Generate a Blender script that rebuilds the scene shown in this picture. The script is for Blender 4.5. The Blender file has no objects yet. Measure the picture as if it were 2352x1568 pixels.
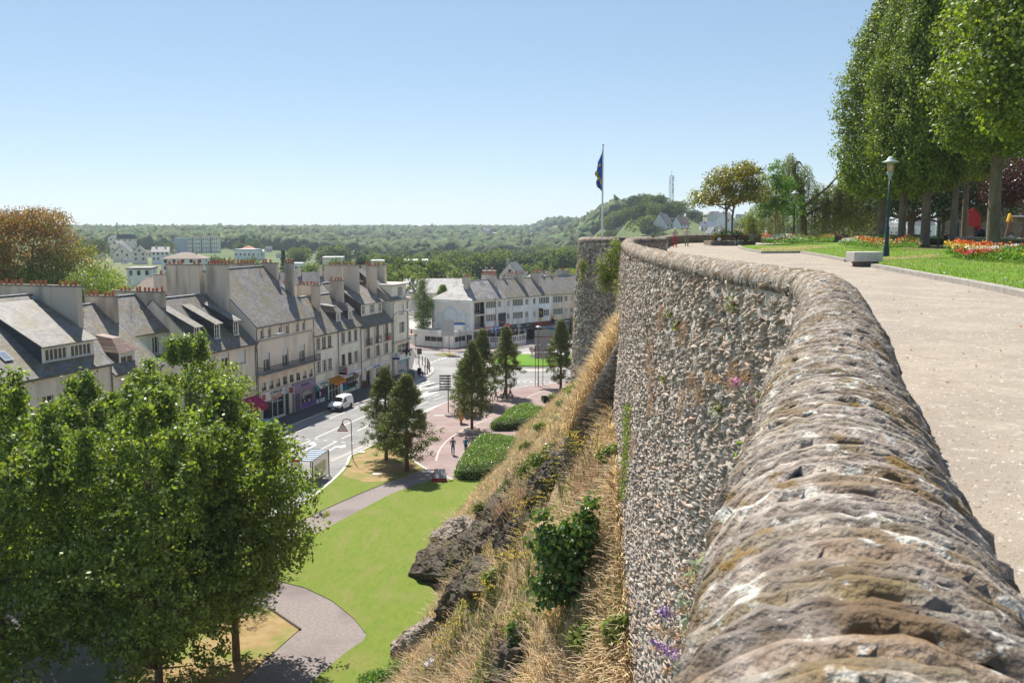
import bpy,math,random
import numpy as np
from mathutils import Vector,Matrix
from math import radians as R,sin,cos,pi
SC=bpy.context.scene
COL=SC.collection
# camera, sky, sun, exposure
EZ=24.0
PITCH=math.atan(259/2100.0)
cam=bpy.data.cameras.new('camera');cam.sensor_width=36;cam.lens=36*2100/2352.0
cam.clip_start=0.05;cam.clip_end=12000
cam.dof.use_dof=True;cam.dof.focus_distance=45;cam.dof.aperture_fstop=9
co=bpy.data.objects.new('camera',cam);COL.objects.link(co)
co.location=(0,0,EZ);co.rotation_euler=(pi/2-PITCH,0,0)
SC.camera=co
SUN_AZ=math.atan2(-0.36,0.93)
SUN_EL=R(53)
w=bpy.data.worlds.new('World');SC.world=w;w.use_nodes=True
nt=w.node_tree;bg=nt.nodes['Background']
sky=nt.nodes.new('ShaderNodeTexSky');sky.sky_type='NISHITA';sky.sun_disc=False
sky.sun_elevation=SUN_EL;sky.sun_rotation=SUN_AZ
sky.altitude=60;sky.air_density=0.8;sky.dust_density=0.1;sky.ozone_density=3.0
tint=nt.nodes.new('ShaderNodeMixRGB');tint.blend_type='MULTIPLY';tint.inputs[0].default_value=1;tint.inputs[2].default_value=(0.93,0.985,1.02,1)
gm=nt.nodes.new('ShaderNodeGamma');gm.inputs[1].default_value=0.6;hs=nt.nodes.new('ShaderNodeHueSaturation');hs.inputs['Saturation'].default_value=1.1
nt.links.new(sky.outputs[0],gm.inputs[0]);nt.links.new(gm.outputs[0],hs.inputs['Color']);nt.links.new(hs.outputs[0],tint.inputs[1]);nt.links.new(tint.outputs[0],bg.inputs[0]);bg.inputs[1].default_value=0.112
sl=bpy.data.lights.new('sun','SUN');sl.energy=3.75;sl.angle=R(0.55);sl.color=(1.0,0.945,0.86)
so=bpy.data.objects.new('sun',sl);COL.objects.link(so)
SV=Vector((sin(SUN_AZ)*cos(SUN_EL),cos(SUN_AZ)*cos(SUN_EL),sin(SUN_EL)))
so.rotation_euler=SV.to_track_quat('Z','Y').to_euler();so.location=(0,0,80)
SC.view_settings.view_transform='Standard';SC.view_settings.look='None'
SC.view_settings.exposure=1.2;SC.view_settings.gamma=1.0
SC.cycles.max_bounces=6;SC.cycles.diffuse_bounces=3;SC.cycles.glossy_bounces=2
SC.cycles.transmission_bounces=4;SC.cycles.transparent_max_bounces=8;SC.cycles.volume_bounces=0
SC.cycles.caustics_reflective=False;SC.cycles.caustics_refractive=False
SC.cycles.sample_clamp_indirect=6
# measuring helpers (photo pixel 2352x1568 -> world)
_cp,_sp=cos(PITCH),sin(PITCH)
def ray(px,py):
 x=(px-1176)/2100.0;v=-(py-784)/2100.0
 return(x,_cp+v*_sp,-_sp+v*_cp)
def G(px,py,z=0.0):
 d=ray(px,py);t=(z-EZ)/d[2]
 return(d[0]*t,d[1]*t,z)
def D(px,py,Y):
 d=ray(px,py);t=Y/d[1]
 return(d[0]*t,Y,EZ+d[2]*t)
 # materials
MATS={}
def mat(name,c1,c2=None,scale=3.0,rough=0.85,bump=0.0,bscale=None,island=0.0,metal=0.0,spec=0.3,c3=None,s3=0.4,coord='Object',detail=5,stretch=None,hsv=None):
 if name in MATS:return MATS[name]
 m=bpy.data.materials.new(name);m.use_nodes=True;MATS[name]=m
 t=m.node_tree;N=t.nodes;L=t.links;b=N['Principled BSDF']
 b.inputs['Roughness'].default_value=rough;b.inputs['Metallic'].default_value=metal
 b.inputs['Specular IOR Level'].default_value=spec
 c1=tuple(c1)+(1,);c2=tuple(c2)+(1,)if c2 else None
 out=None
 tc=N.new('ShaderNodeTexCoord');src=tc.outputs[coord]
 if stretch:
  mp=N.new('ShaderNodeMapping');mp.inputs['Scale'].default_value=stretch;L.new(src,mp.inputs[0]);src=mp.outputs[0]
 if c2:
  nz=N.new('ShaderNodeTexNoise');nz.inputs['Scale'].default_value=scale;nz.inputs['Detail'].default_value=detail
  nz.inputs['Roughness'].default_value=0.62
  L.new(src,nz.inputs['Vector'])
  rp=N.new('ShaderNodeValToRGB');rp.color_ramp.elements[0].position=0.33;rp.color_ramp.elements[1].position=0.67
  rp.color_ramp.elements[0].color=c1;rp.color_ramp.elements[1].color=c2
  L.new(nz.outputs['Fac'],rp.inputs[0]);out=rp.outputs[0]
 if c3:
  n2=N.new('ShaderNodeTexNoise');n2.inputs['Scale'].default_value=s3;n2.inputs['Detail'].default_value=4
  L.new(src,n2.inputs['Vector'])
  r2=N.new('ShaderNodeValToRGB');r2.color_ramp.elements[0].position=0.48;r2.color_ramp.elements[1].position=0.66
  L.new(n2.outputs['Fac'],r2.inputs[0])
  mx=N.new('ShaderNodeMixRGB');L.new(r2.outputs[0],mx.inputs[0])
  if out:L.new(out,mx.inputs[1])
  else:mx.inputs[1].default_value=c1
  mx.inputs[2].default_value=tuple(c3)+(1,);out=mx.outputs[0]
 if island:
  g=N.new('ShaderNodeNewGeometry');h=N.new('ShaderNodeHueSaturation')
  mr=N.new('ShaderNodeMapRange');mr.inputs['To Min'].default_value=1-island;mr.inputs['To Max'].default_value=1+island
  L.new(g.outputs['Random Per Island'],mr.inputs['Value']);L.new(mr.outputs[0],h.inputs['Value'])
  if hsv:
   m2=N.new('ShaderNodeMath');m2.operation='MULTIPLY';m2.inputs[1].default_value=7.31
   m3=N.new('ShaderNodeMath');m3.operation='FRACT';L.new(g.outputs['Random Per Island'],m2.inputs[0]);L.new(m2.outputs[0],m3.inputs[0])
   m4=N.new('ShaderNodeMapRange');m4.inputs['To Min'].default_value=0.5-hsv;m4.inputs['To Max'].default_value=0.5+hsv
   L.new(m3.outputs[0],m4.inputs['Value']);L.new(m4.outputs[0],h.inputs['Hue'])
  if out:L.new(out,h.inputs['Color'])
  else:h.inputs['Color'].default_value=c1
  out=h.outputs[0]
 if out:L.new(out,b.inputs['Base Color'])
 else:b.inputs['Base Color'].default_value=c1
 if bump:
  nb=N.new('ShaderNodeTexNoise');nb.inputs['Scale'].default_value=bscale or scale*4;nb.inputs['Detail'].default_value=6
  L.new(src,nb.inputs['Vector']);bp=N.new('ShaderNodeBump');bp.inputs['Strength'].default_value=min(1,bump)
  bp.inputs['Distance'].default_value=0.05*max(1,bump);L.new(nb.outputs['Fac'],bp.inputs['Height']);L.new(bp.outputs[0],b.inputs['Normal'])
 return m
def leafmat(name,c,var=0.35,hue=0.03,trans=0.4,rough=0.45,c2=None,tint=None):
 if name in MATS:return MATS[name]
 m=mat(name,c,c2,0.8 if c2 else 3,rough,island=var,hsv=hue,spec=0.28,detail=2)
 t=m.node_tree;N=t.nodes;L=t.links;b=N['Principled BSDF'];o=N['Material Output']
 tr=N.new('ShaderNodeBsdfTranslucent');mx=N.new('ShaderNodeMixShader');mx.inputs[0].default_value=trans
 src=b.inputs['Base Color'].links[0].from_socket
 g=N.new('ShaderNodeMixRGB');g.blend_type='MULTIPLY';g.inputs[0].default_value=1;g.inputs[2].default_value=(tint or(2.1,2.2,0.7))+(1,)
 L.new(src,g.inputs[1]);L.new(g.outputs[0],tr.inputs[0])
 L.new(b.outputs[0],mx.inputs[1]);L.new(tr.outputs[0],mx.inputs[2]);L.new(mx.outputs[0],o.inputs[0])
 return m
def glassmat(name,c,rough=0.05,spec=0.8):
 return mat(name,c,rough=rough,spec=spec)
 # objects
def tag(o,label=None,cat=None,group=None,kind=None):
 if label:o['label']=label
 if cat:o['category']=cat
 if group:o['group']=group
 if kind:o['kind']=kind
 return o
def T(name,label,cat,loc=(0,0,0),rz=0.0,group=None,parent=None):
 o=bpy.data.objects.new(name,None);COL.objects.link(o);o.location=loc;o.rotation_euler=(0,0,rz)
 o.empty_display_size=0.2
 return tag(o,label,cat,group)
def link(me,name,parent=None,loc=None,rot=None,scale=None):
 o=bpy.data.objects.new(name,me);COL.objects.link(o)
 if parent:o.parent=parent
 if loc is not None:o.location=loc
 if rot is not None:o.rotation_euler=rot
 if scale is not None:o.scale=scale
 return o
def dup(o,parent=None):
 c=o.copy();COL.objects.link(c)
 if parent:c.parent=parent
 for ch in KIDS(o):dup(ch,c)
 return c
def KIDS(o):return[x for x in bpy.data.objects if x.parent==o]
def dupk(o,kids,**kw):
 """copy a thing with a ready list [(part, [subparts])]"""
 c=o.copy();COL.objects.link(c)
 for p,subs in kids:
  d=p.copy();COL.objects.link(d);d.parent=c
  for s in subs:
   e=s.copy();COL.objects.link(e);e.parent=d
 return c
class MB:
 def __init__(s):s.v=[];s.f=[];s.m=[]
 def add(s,vs,fs,m=0):
  n=len(s.v);s.v.extend([tuple(p)for p in vs]);s.f.extend([tuple(i+n for i in f)for f in fs]);s.m.extend([m]*len(fs));return s
 def box(s,x0,x1,y0,y1,z0,z1,m=0,M=None):
  vs=[(x,y,z)for z in(z0,z1)for(x,y)in((x0,y0),(x1,y0),(x1,y1),(x0,y1))]
  if M is not None:vs=[tuple(M@Vector(p))for p in vs]
  return s.add(vs,[(3,2,1,0),(4,5,6,7),(0,1,5,4),(1,2,6,5),(2,3,7,6),(3,0,4,7)],m)
 def hexa(s,vs,m=0):
  return s.add(vs,[(3,2,1,0),(4,5,6,7),(0,1,5,4),(1,2,6,5),(2,3,7,6),(3,0,4,7)],m)
 def quad(s,a,b,c,d,m=0):return s.add([a,b,c,d],[(0,1,2,3)],m)
 def prism(s,poly,z0,z1,m=0,top=None):
  n=len(poly);vs=[(x,y,z0)for x,y in poly]+[(x,y,z1)for x,y in poly]
  s.add(vs,[tuple(range(n-1,-1,-1))]+[(i,(i+1)%n,n+(i+1)%n,n+i)for i in range(n)],m)
  s.add(vs[n:],[tuple(range(n))],m if top is None else top);return s
 def xprism(s,poly,x0,x1,m=0):
  n=len(poly);vs=[(x0,y,z)for y,z in poly]+[(x1,y,z)for y,z in poly]
  return s.add(vs,[tuple(range(n)),tuple(range(2*n-1,n-1,-1))]+[((i+1)%n,i,n+i,n+(i+1)%n)for i in range(n)],m)
 def tube(s,pts,r,n=8,m=0,cap=True):
  rs=r if isinstance(r,(list,tuple))else[r]*len(pts)
  P=[Vector(p)for p in pts];rings=[]
  up=None
  for i,p in enumerate(P):
   d=(P[min(i+1,len(P)-1)]-P[max(i-1,0)]).normalized()
   if up is None:up=Vector((0,0,1))if abs(d.z)<0.9 else Vector((1,0,0))
   a=d.cross(up).normalized();b=a.cross(d).normalized();up=b
   rings.append([p+(a*cos(2*pi*k/n)+b*sin(2*pi*k/n))*rs[i]for k in range(n)])
  vs=[tuple(q)for ring in rings for q in ring];fs=[]
  for i in range(len(P)-1):
   for k in range(n):
    fs.append((i*n+k,i*n+(k+1)%n,(i+1)*n+(k+1)%n,(i+1)*n+k))
  if cap:fs+=[tuple(range(n-1,-1,-1)),tuple((len(P)-1)*n+k for k in range(n))]
  return s.add(vs,fs,m)
 def lathe(s,prof,n=16,c=(0,0),m=0,cap=True):
  vs=[(c[0]+r*cos(2*pi*k/n),c[1]+r*sin(2*pi*k/n),z)for r,z in prof for k in range(n)];fs=[]
  for i in range(len(prof)-1):
   for k in range(n):fs.append((i*n+k,i*n+(k+1)%n,(i+1)*n+(k+1)%n,(i+1)*n+k))
  if cap:fs+=[tuple(range(n-1,-1,-1)),tuple((len(prof)-1)*n+k for k in range(n))]
  return s.add(vs,fs,m)
 def mesh(s,name,mats,smooth=False):
  me=bpy.data.meshes.new(name);me.from_pydata(s.v,[],s.f)
  for m in(mats if isinstance(mats,(list,tuple))else[mats]):me.materials.append(m)
  if any(s.m):me.polygons.foreach_set('material_index',s.m)
  if smooth:me.polygons.foreach_set('use_smooth',[True]*len(me.polygons))
  me.update();return me
 def build(s,name,mats,parent=None,smooth=False,**kw):
  return link(s.mesh(name,mats,smooth),name,parent,**kw)
def npmesh(name,V,F,mats,mi=None,smooth=False):
 """V (n,3), F (m,k) arrays"""
 V=np.asarray(V,np.float32);F=np.asarray(F,np.int32);me=bpy.data.meshes.new(name);k=F.shape[1]
 me.vertices.add(len(V));me.vertices.foreach_set('co',V.ravel())
 me.loops.add(F.size);me.loops.foreach_set('vertex_index',F.ravel())
 me.polygons.add(len(F));me.polygons.foreach_set('loop_start',np.arange(0,F.size,k,dtype=np.int32))
 for m in(mats if isinstance(mats,(list,tuple))else[mats]):me.materials.append(m)
 if mi is not None:me.polygons.foreach_set('material_index',np.asarray(mi,np.int32))
 if smooth:me.polygons.foreach_set('use_smooth',np.ones(len(F),bool))
 me.update(calc_edges=True);return me
def spline(pts,n=8):
 """Catmull-Rom through pts, n samples a span"""
 P=[np.array(p,float)for p in pts];P=[2*P[0]-P[1]]+P+[2*P[-1]-P[-2]];out=[]
 for i in range(1,len(P)-2):
  for k in range(n):
   t=k/n
   out.append(0.5*((2*P[i])+(P[i+1]-P[i-1])*t+(2*P[i-1]-5*P[i]+4*P[i+1]-P[i+2])*t*t+(3*P[i]-P[i-1]-3*P[i+1]+P[i+2])*t**3))
 out.append(P[-2]);return np.array(out)
class Path:
 def __init__(s,pts,n=10,smooth=True):
  s.p=spline(pts,n)if smooth else np.array(pts,float)
  d=np.r_[0,np.cumsum(np.linalg.norm(np.diff(s.p,axis=0),axis=1))];s.d=d;s.L=d[-1]
 def at(s,u):
  x=np.interp(u,s.d,s.p[:,0]);y=np.interp(u,s.d,s.p[:,1]);return x,y
 def tan(s,u,e=0.15):
  a=s.at(u-e if u-e>0 else 0);b=s.at(min(u+e,s.L));d=np.array([b[0]-a[0],b[1]-a[1]]);return d/(np.linalg.norm(d)+1e-9)
def text(body,size,parent,loc,rot,m,name='lettering',align='CENTER',ext=0.01,sx=1.0):
 c=bpy.data.curves.new(name,'FONT');c.body=body;c.size=size;c.align_x=align;c.align_y='CENTER';c.extrude=ext;c.offset=0.004;c.resolution_u=2
 t=bpy.data.objects.new('tmp',c);COL.objects.link(t);dg=bpy.context.evaluated_depsgraph_get();me=bpy.data.meshes.new_from_object(t.evaluated_get(dg));bpy.data.objects.remove(t)
 me.materials.clear();me.materials.append(m);o=link(me,name,parent,loc,rot,(sx,1,1));return o
rng=np.random.default_rng(7);rnd=random.Random(11)
def inpoly(x,y,poly):
 x=np.asarray(x);y=np.asarray(y);c=np.zeros(x.shape,bool);j=len(poly)-1
 for i in range(len(poly)):
  xi,yi=poly[i][:2];xj,yj=poly[j][:2]
  k=((yi>y)!=(yj>y))&(x<(xj-xi)*(y-yi)/(yj-yi+1e-12)+xi);c^=k;j=i
 return c
 # setting: terrain, streets, lawns
_Z={'a1':(1000,1400,700/2195.),'a2':(1650,1250,700/2195.),'a3':(1700,1050,650/2352.),'z5':(1000,1500,1200/2091.),'z2':(600,950,1100/2156.),'z1':(0,750,1024/2141.),'z3':(1500,850,900/1882.),'a5':(350,850,750/2352.),'a6':(1100,850,650/2352.),'a7':(2500,700,850/2352.),'a4':(3500,700,596/2225.),'z7':(3100,500,996/1952.),'P':(0,0,1.7415),'z8':(1500,1900,1400/2352.),'b1':(2250,850,500/1960.),'b2':(2650,800,750/2352.),'a8':(2300,1000,1200/1882.)}
def q(k,x,y):o=_Z[k];return((o[0]+x*o[2])/1.7415,(o[1]+y*o[2])/1.7415)
def g(k,x,y,z=0.0):return G(*q(k,x,y),z)
def poly(k,pts,z=0.0):return[g(k,x,y,z)[:2]for x,y in pts]
def sm(t):t=np.clip(t,0,1);return t*t*(3-2*t)
def terr(x,y):
 x=np.asarray(x,float);y=np.asarray(y,float)
 yy=[-500,350,500,800,1100,1600,2300,3200,9000]
 zl=np.interp(y,yy,[0,0,4,3,7,14,17,20,20]);zc=np.interp(y,yy,[0,0,-2,-6,-3,7,18,21,21])
 f=sm((x/np.maximum(y,1)+0.28)/0.16)
 z=zl*(1-f)+zc*f
 b=np.where(x<108,44*np.exp(-((x-108)/36.)**2),24+20*np.exp(-((x-108)/34.)**2))
 z=z+sm((y-390)/340.)*b*(1-sm((y-900)/500.)*0.5)
 return z-0.06
M_GROUND=mat('field grass',(0.06,0.10,0.025),(0.12,0.15,0.05),0.02,c3=(0.20,0.19,0.09),s3=0.006,rough=1)
xs=np.concatenate([np.linspace(-2600,-420,28),np.linspace(-400,520,93),np.linspace(560,3000,28)]);ys=np.concatenate([np.linspace(-150,1200,109),np.linspace(1260,5200,40)])
X,Y=np.meshgrid(xs,ys);Zt=terr(X,Y);V=np.stack([X.ravel(),Y.ravel(),Zt.ravel()],1);nx=len(xs)
i=np.arange(len(ys)-1)[:,None]*nx+np.arange(nx-1)[None,:];F=np.stack([i,i+1,i+nx+1,i+nx],-1).reshape(-1,4)
tag(link(npmesh('ground',V,F,M_GROUND,smooth=True),'ground'),kind='structure')
A_=g('a1',215,910);B_=g('a1',1860,310)
_L=math.hypot(B_[0]-A_[0],B_[1]-A_[1]);FT=((B_[0]-A_[0])/_L,(B_[1]-A_[1])/_L);FN=(-FT[1],FT[0])
def fl(u,w=0.0,z=0.0):return(A_[0]+FT[0]*u+FN[0]*w,A_[1]+FT[1]*u+FN[1]*w,z)
FRZ=math.atan2(FT[1],FT[0])
M_ASPH=mat('asphalt',(0.195,0.188,0.182),(0.265,0.258,0.25),0.35,rough=0.9,bump=0.25,bscale=60,c3=(0.30,0.292,0.284),s3=0.12)
M_ASPD=mat('dark asphalt',(0.085,0.08,0.08),(0.12,0.115,0.113),1.2,rough=0.95,bump=0.25,bscale=60)
M_PLAZA=mat('red asphalt',(0.26,0.195,0.18),(0.33,0.255,0.238),0.5,rough=0.95,bump=0.2,bscale=60,c3=(0.24,0.17,0.16),s3=0.13)
M_PATH=mat('path asphalt',(0.19,0.16,0.15),(0.29,0.25,0.235),6.0,rough=0.95,bump=0.3,bscale=50,c3=(0.19,0.155,0.15),s3=0.3)
M_LAWN=mat('lawn',(0.11,0.18,0.018),(0.19,0.23,0.035),1.6,rough=1,bump=0.8,bscale=30,c3=(0.21,0.21,0.06),s3=0.5,stretch=(1.6,0.6,1),detail=9)
M_DRY=mat('parched lawn',(0.26,0.18,0.075),(0.36,0.26,0.13),1.1,rough=1,bump=0.6,bscale=25,c3=(0.16,0.20,0.04),s3=0.35)
M_KERB=mat('kerb granite',(0.42,0.39,0.36),(0.55,0.52,0.48),3,rough=0.9,bump=0.2)
M_WHITE=mat('road paint',(0.72,0.71,0.68),(0.58,0.57,0.54),2.0,rough=0.8)
M_COB=mat('cobbles',(0.30,0.28,0.26),(0.48,0.45,0.42),9,rough=0.9,bump=0.8,bscale=12)
def sheet(name,pts,z,m,label=None,**kw):
 b=MB();n=len(pts);b.add([(p[0],p[1],z)for p in pts],[tuple(range(n))])
 me=b.mesh(name,m)
 if me.polygons[0].normal.z<0:me.flip_normals()
 o=link(me,name);tag(o,kind='structure',label=label);return o
def slab(name,pts,z,m,mk=None):
 """a raised surface with a real kerb face"""
 b=MB();P=[p[:2]for p in pts]
 a=sum(P[i][0]*P[(i+1)%len(P)][1]-P[(i+1)%len(P)][0]*P[i][1]for i in range(len(P)))
 if a<0:P=P[::-1]
 b.prism(P,-0.05,z,1,0);o=b.build(name,[m,mk or M_KERB]);tag(o,kind='structure');return o
def kerb(name,pts,wd=0.16,h=0.13,z0=-0.02,m=None,smooth=4,seg=1.0):
 b=MB();p=Path([pp[:2]for pp in pts],smooth)if smooth else Path([pp[:2]for pp in pts],smooth=False)
 n=max(2,int(p.L/seg));us=np.linspace(0,p.L,n+1)
 for k in range(n):
  u0=us[k]+0.006;u1=us[k+1]-0.006;a=p.at(u0);c=p.at(u1);t0=p.tan(u0);t1=p.tan(u1);j=rnd.uniform(-.004,.004)
  q4=[(a[0]-t0[1]*-wd/2,a[1]+t0[0]*-wd/2),(c[0]-t1[1]*-wd/2,c[1]+t1[0]*-wd/2),(c[0]-t1[1]*wd/2,c[1]+t1[0]*wd/2),(a[0]-t0[1]*wd/2,a[1]+t0[0]*wd/2)]
  b.hexa([(x,y,z0)for x,y in q4]+[(x,y,h+j)for x,y in q4])
 o=b.build(name,m or M_KERB);tag(o,kind='structure');return o
road=sheet('road',[(-75,5),(-20,5),(14,60),(14,120),(60,170),(60,250),(-30,262),(-75,210)],0.0,M_ASPH)
kl=[g('a1',340,1020),g('a1',950,780),g('a1',1430,650)]
corner=[g('a2',*p)for p in[(0,900),(100,845),(170,815),(235,770),(255,730),(240,690),(205,650),(150,610),(90,575),(50,560),(10,470)]]
e0=((kl[1][0]-kl[0][0]),(kl[1][1]-kl[0][1]));st=(kl[0][0]-e0[0]*9,kl[0][1]-e0[1]*9)
slab('pavement',[st]+kl+corner+[fl(52,10),fl(-60,6)],0.12,M_ASPD)
kerb('kerb',[st]+[kl[0],kl[1],kl[2]]+corner[:6],0.3,0.135,smooth=5)
sheet('pavement',[g('a2',*p)for p in[(0,905),(105,850),(172,820),(228,770),(243,730),(230,694),(196,655),(145,616),(86,580),(30,575),(0,700)]],0.125,mat('pale pavement',(0.30,0.28,0.27),(0.36,0.34,0.33),1))
slab('pavement',poly('a2',[(-60,452),(200,474),(420,487),(700,492),(1000,492),(1130,482),(1250,460),(1490,425),(1530,378),(1640,354),(1990,318),(2400,270),(2400,200),(1500,240),(690,340),(-60,330)]),0.12,M_PLAZA)
edge=[('z5',1412,726),('z5',1330,695),('z5',1230,655),('z5',1150,600),('z5',1105,553),('z5',1084,505),('z5',1082,450),('z5',1090,400)]
pz=[g(*p)for p in edge]+[g('a2',*p)for p in[(40,1378),(90,1320),(200,1235),(345,1160),(480,1105),(600,1065),(830,1010),(1000,985),(1300,945),(1440,920),(1540,910),(1640,905),(1740,892),(1900,862),(2150,820)]]
sheet('plaza',pz+[(14,128),(14,84),(0,84)],0.012,M_PLAZA)
kerb('kerb',[g(*p)for p in edge],0.28,0.03,smooth=5)
kerb('kerb',pz[8:],0.25,0.024,smooth=4)
strip=[('z5',1215,660),('z5',1145,607),('z5',1098,558),('z5',1076,505),('z5',1072,450),('z5',1080,415),('z5',1000,432),('z5',905,462),('z5',830,502),('z5',745,545),('z5',700,566),('z5',682,610),('z5',650,660),('z5',600,712),('z5',556,752),('z5',480,815),('z5',400,880),('z5',250,1000),('z5',150,1080),('z5',300,1040),('z5',440,975),('z5',600,900),('z5',800,812),('z5',940,757),('z5',1100,705)]
sp=[g(*p)for p in strip]
slab('lawn',sp,0.07,M_LAWN)
sheet('dry_lawn',[g(*p)for p in[('z5',1200,660),('z5',1140,612),('z5',1090,562),('z5',1040,540),('z5',900,500),('z5',800,530),('z5',720,575),('z5',690,640),('z5',640,700),('z5',700,720),('z5',800,748),('z5',930,745),('z5',1100,700)]],0.078,M_DRY)
kerb('kerb',sp[6:19],0.3,0.10,smooth=4)
path=[('z5',1290,690),('z5',1100,708),('z5',940,760),('z5',800,814),('z5',600,902),('z5',440,977),('z5',300,1042),('z5',100,1150),('P',560,1250),('P',470,1330),('P',360,1450),('P',240,1700),('P',640,1700),('P',715,1568),('P',790,1502),('P',832,1474),('P',842,1458),('P',812,1420),('P',762,1380),('P',700,1350),('P',632,1333),('P',640,1290),('z5',290,1215),('z5',430,1120),('z5',550,1058),('z5',700,980),('z5',850,900),('z5',1000,822),('z5',1245,735)]
pp=[g(*p)for p in path];sheet('path',pp,0.016,M_PATH)
lawn=[g(*p)for p in[('z5',1412,728),('z5',1250,735),('z5',1000,822),('z5',850,900),('z5',700,980),('z5',550,1058),('z5',430,1120),('z5',290,1215),('P',640,1290),('P',632,1333),('P',700,1350),('P',762,1380),('P',812,1420),('P',842,1458),('P',832,1474),('P',790,1502),('P',715,1568),('P',640,1700)]]+[(3,38),(3,60),(3,75),(3,86)]
slab('lawn',lawn,0.06,M_LAWN,mat('soil edge',(.12,.09,.06)))
tri=[g(*p)for p in[('P',622,1402),('P',688,1446),('P',552,1568),('P',450,1700),('P',150,1700),('P',380,1440),('P',480,1400),('P',560,1385)]]
slab('lawn',tri,0.06,M_DRY,mat('soil edge',(.12,.09,.06)))
kerb('kerb',[g('P',618,1398),g('P',690,1447)],0.14,0.11,smooth=0,m=mat('timber edging',(.05,.03,.02)))
rb=g('a2',1470,697);rt=g('a2',1520,529);rc=(g('a2',1555,615)[0],(rb[1]+rt[1])/2);rr=(rt[1]-rb[1])/2
circ=lambda r,n=64:[(rc[0]+r*cos(2*pi*k/n),rc[1]+r*sin(2*pi*k/n))for k in range(n)]
slab('road',circ(rr+4.2),0.05,M_COB)
slab('lawn',circ(rr),0.16,mat('green lawn',(0.085,0.21,0.01),(0.13,0.25,0.015),0.5,rough=1,bump=0.6,bscale=30),M_KERB)
b=MB();b.lathe([(rr-.05,0.15),(rr*.8,.3),(rr*.45,.65),(0.05,.8)],48,rc);o=b.build('lawn',MATS['green lawn'],smooth=True);tag(o,kind='structure')
kerb('kerb',[(x,y)for x,y in circ(rr+.15,40)]+[circ(rr+.15,40)[0]],0.3,0.2,smooth=2)
slab('traffic_island',poly('a2',[(270,525),(330,515),(440,512),(540,516),(535,545),(480,562),(400,553)]),0.14,M_DRY)
slab('traffic_island',poly('a2',[(190,985),(230,960),(330,938),(420,930),(430,950),(390,968),(280,985),(195,1002)]),0.14,M_ASPH)
for o in bpy.data.objects:
 if o.name.startswith('traffic_island'):o['kind']='structure'
mk=MB()
def stroke(k,x0,y0,x1,y1,wd=0.14,z=0.006):
 a=g(k,x0,y0);b_=g(k,x1,y1);d=np.array([b_[0]-a[0],b_[1]-a[1]]);d/=np.linalg.norm(d);n=np.array([-d[1],d[0]])*wd/2
 mk.add([(a[0]-n[0],a[1]-n[1],z),(b_[0]-n[0],b_[1]-n[1],z),(b_[0]+n[0],b_[1]+n[1],z),(a[0]+n[0],a[1]+n[1],z)],[(0,1,2,3)])
def mpoly(k,pts,z=0.006):
 P=poly(k,pts);a=sum(P[i][0]*P[(i+1)%len(P)][1]-P[(i+1)%len(P)][0]*P[i][1]for i in range(len(P)))
 if a<0:P=P[::-1]
 mk.add([(x,y,z)for x,y in P],[tuple(range(len(P)))])
stroke('a1',815,1102,1455,818,.16);stroke('a1',320,1140,870,905,.18);stroke('a1',870,905,1460,672,.14)
stroke('a1',605,1202,762,1130,.15);stroke('a1',885,1247,1095,1140,.15);stroke('a1',1150,1110,1290,1048);stroke('a1',1345,1012,1485,948)
for x,y in[(600,1109),(715,1111),(835,1120),(945,1131),(1060,1141),(1170,1152),(1280,1165)]:stroke('a1',x-22,y-3,x+25,y+3,.16)
mpoly('a1',[(682,1252),(800,1192),(778,1180),(732,1192),(742,1160),(828,1145),(800,1160),(836,1182),(835,1188),(702,1257)])
mpoly('a1',[(988,1258),(1068,1203),(1150,1203),(1150,1195),(1203,1183),(1195,1215),(1120,1230),(1140,1217),(1075,1216),(1002,1264)])
stroke('a2',62,1166,203,1113);stroke('a2',262,1096,400,1050);stroke('a2',265,1048,340,1022);stroke('a2',470,1062,560,1035)
mpoly('a2',[(30,1075),(190,985),(195,1003),(330,992),(160,1055)])
stroke('a2',60,1275,300,1175,.5);stroke('a2',300,1175,560,1085,.4)
for k_ in range(5):stroke('a2',-40+30*k_-30,905+17*k_,60+60*k_+90,845+19*k_-6,.5)
for k_ in range(5):stroke('a2',110+30*k_,965-30+5*k_-8*k_,330+30*k_,880-8*k_+10,.45)if k_<3 else None
for k_ in range(5):stroke('a2',870+24*k_,972-26*k_+30,1080+24*k_,905-15*k_+20,.45)if k_<4 else None
for k_ in range(7):stroke('a2',1310+80*k_,862+2*k_,1345+80*k_,866+2*k_,.35)
for x,y in[(240,625),(285,605),(330,590),(375,577),(415,567)]:stroke('a2',x-14,y+4,x+10,y-4,.4)
stroke('a2',60,520,160,555);stroke('a2',1240,905,1340,875,.12)
stroke('a2',1340,948,1440,918,.5)
o=mk.build('road_marking',M_WHITE);tag(o,kind='structure')
kerb('kerb',[g('z5',560,600),g('z5',700,540),g('z5',800,490),g('z5',900,440)],.7,0.02,smooth=3,m=M_COB,seg=.8)
ln=mat('plaza inlay',(.45,.37,.34),(.5,.42,.39),3)
kerb('plaza_inlay',[g('z5',1297,598),g('z5',1310,545),g('z5',1350,480),g('z5',1420,420),g('z5',1500,375),g('z5',1600,330),g('z5',1690,295)],.22,.02,smooth=5,m=ln)
kerb('plaza_inlay',[g('a2',1420,1090),g('a2',1470,1050),g('a2',1560,1010),g('a2',1670,975)],.2,.02,smooth=4,m=ln)
for o in bpy.data.objects:
 if o.name.startswith('plaza_inlay'):o['kind']='structure'
b=MB();c=g('a2',330,1290);b.box(c[0]-.7,c[0]+.7,c[1]-.35,c[1]+.35,0.013,0.024);tag(b.build('manhole_cover',mat('steel cover',(.4,.39,.38),rough=.5)),'pale rectangular access cover set in the red plaza','manhole cover')
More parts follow.
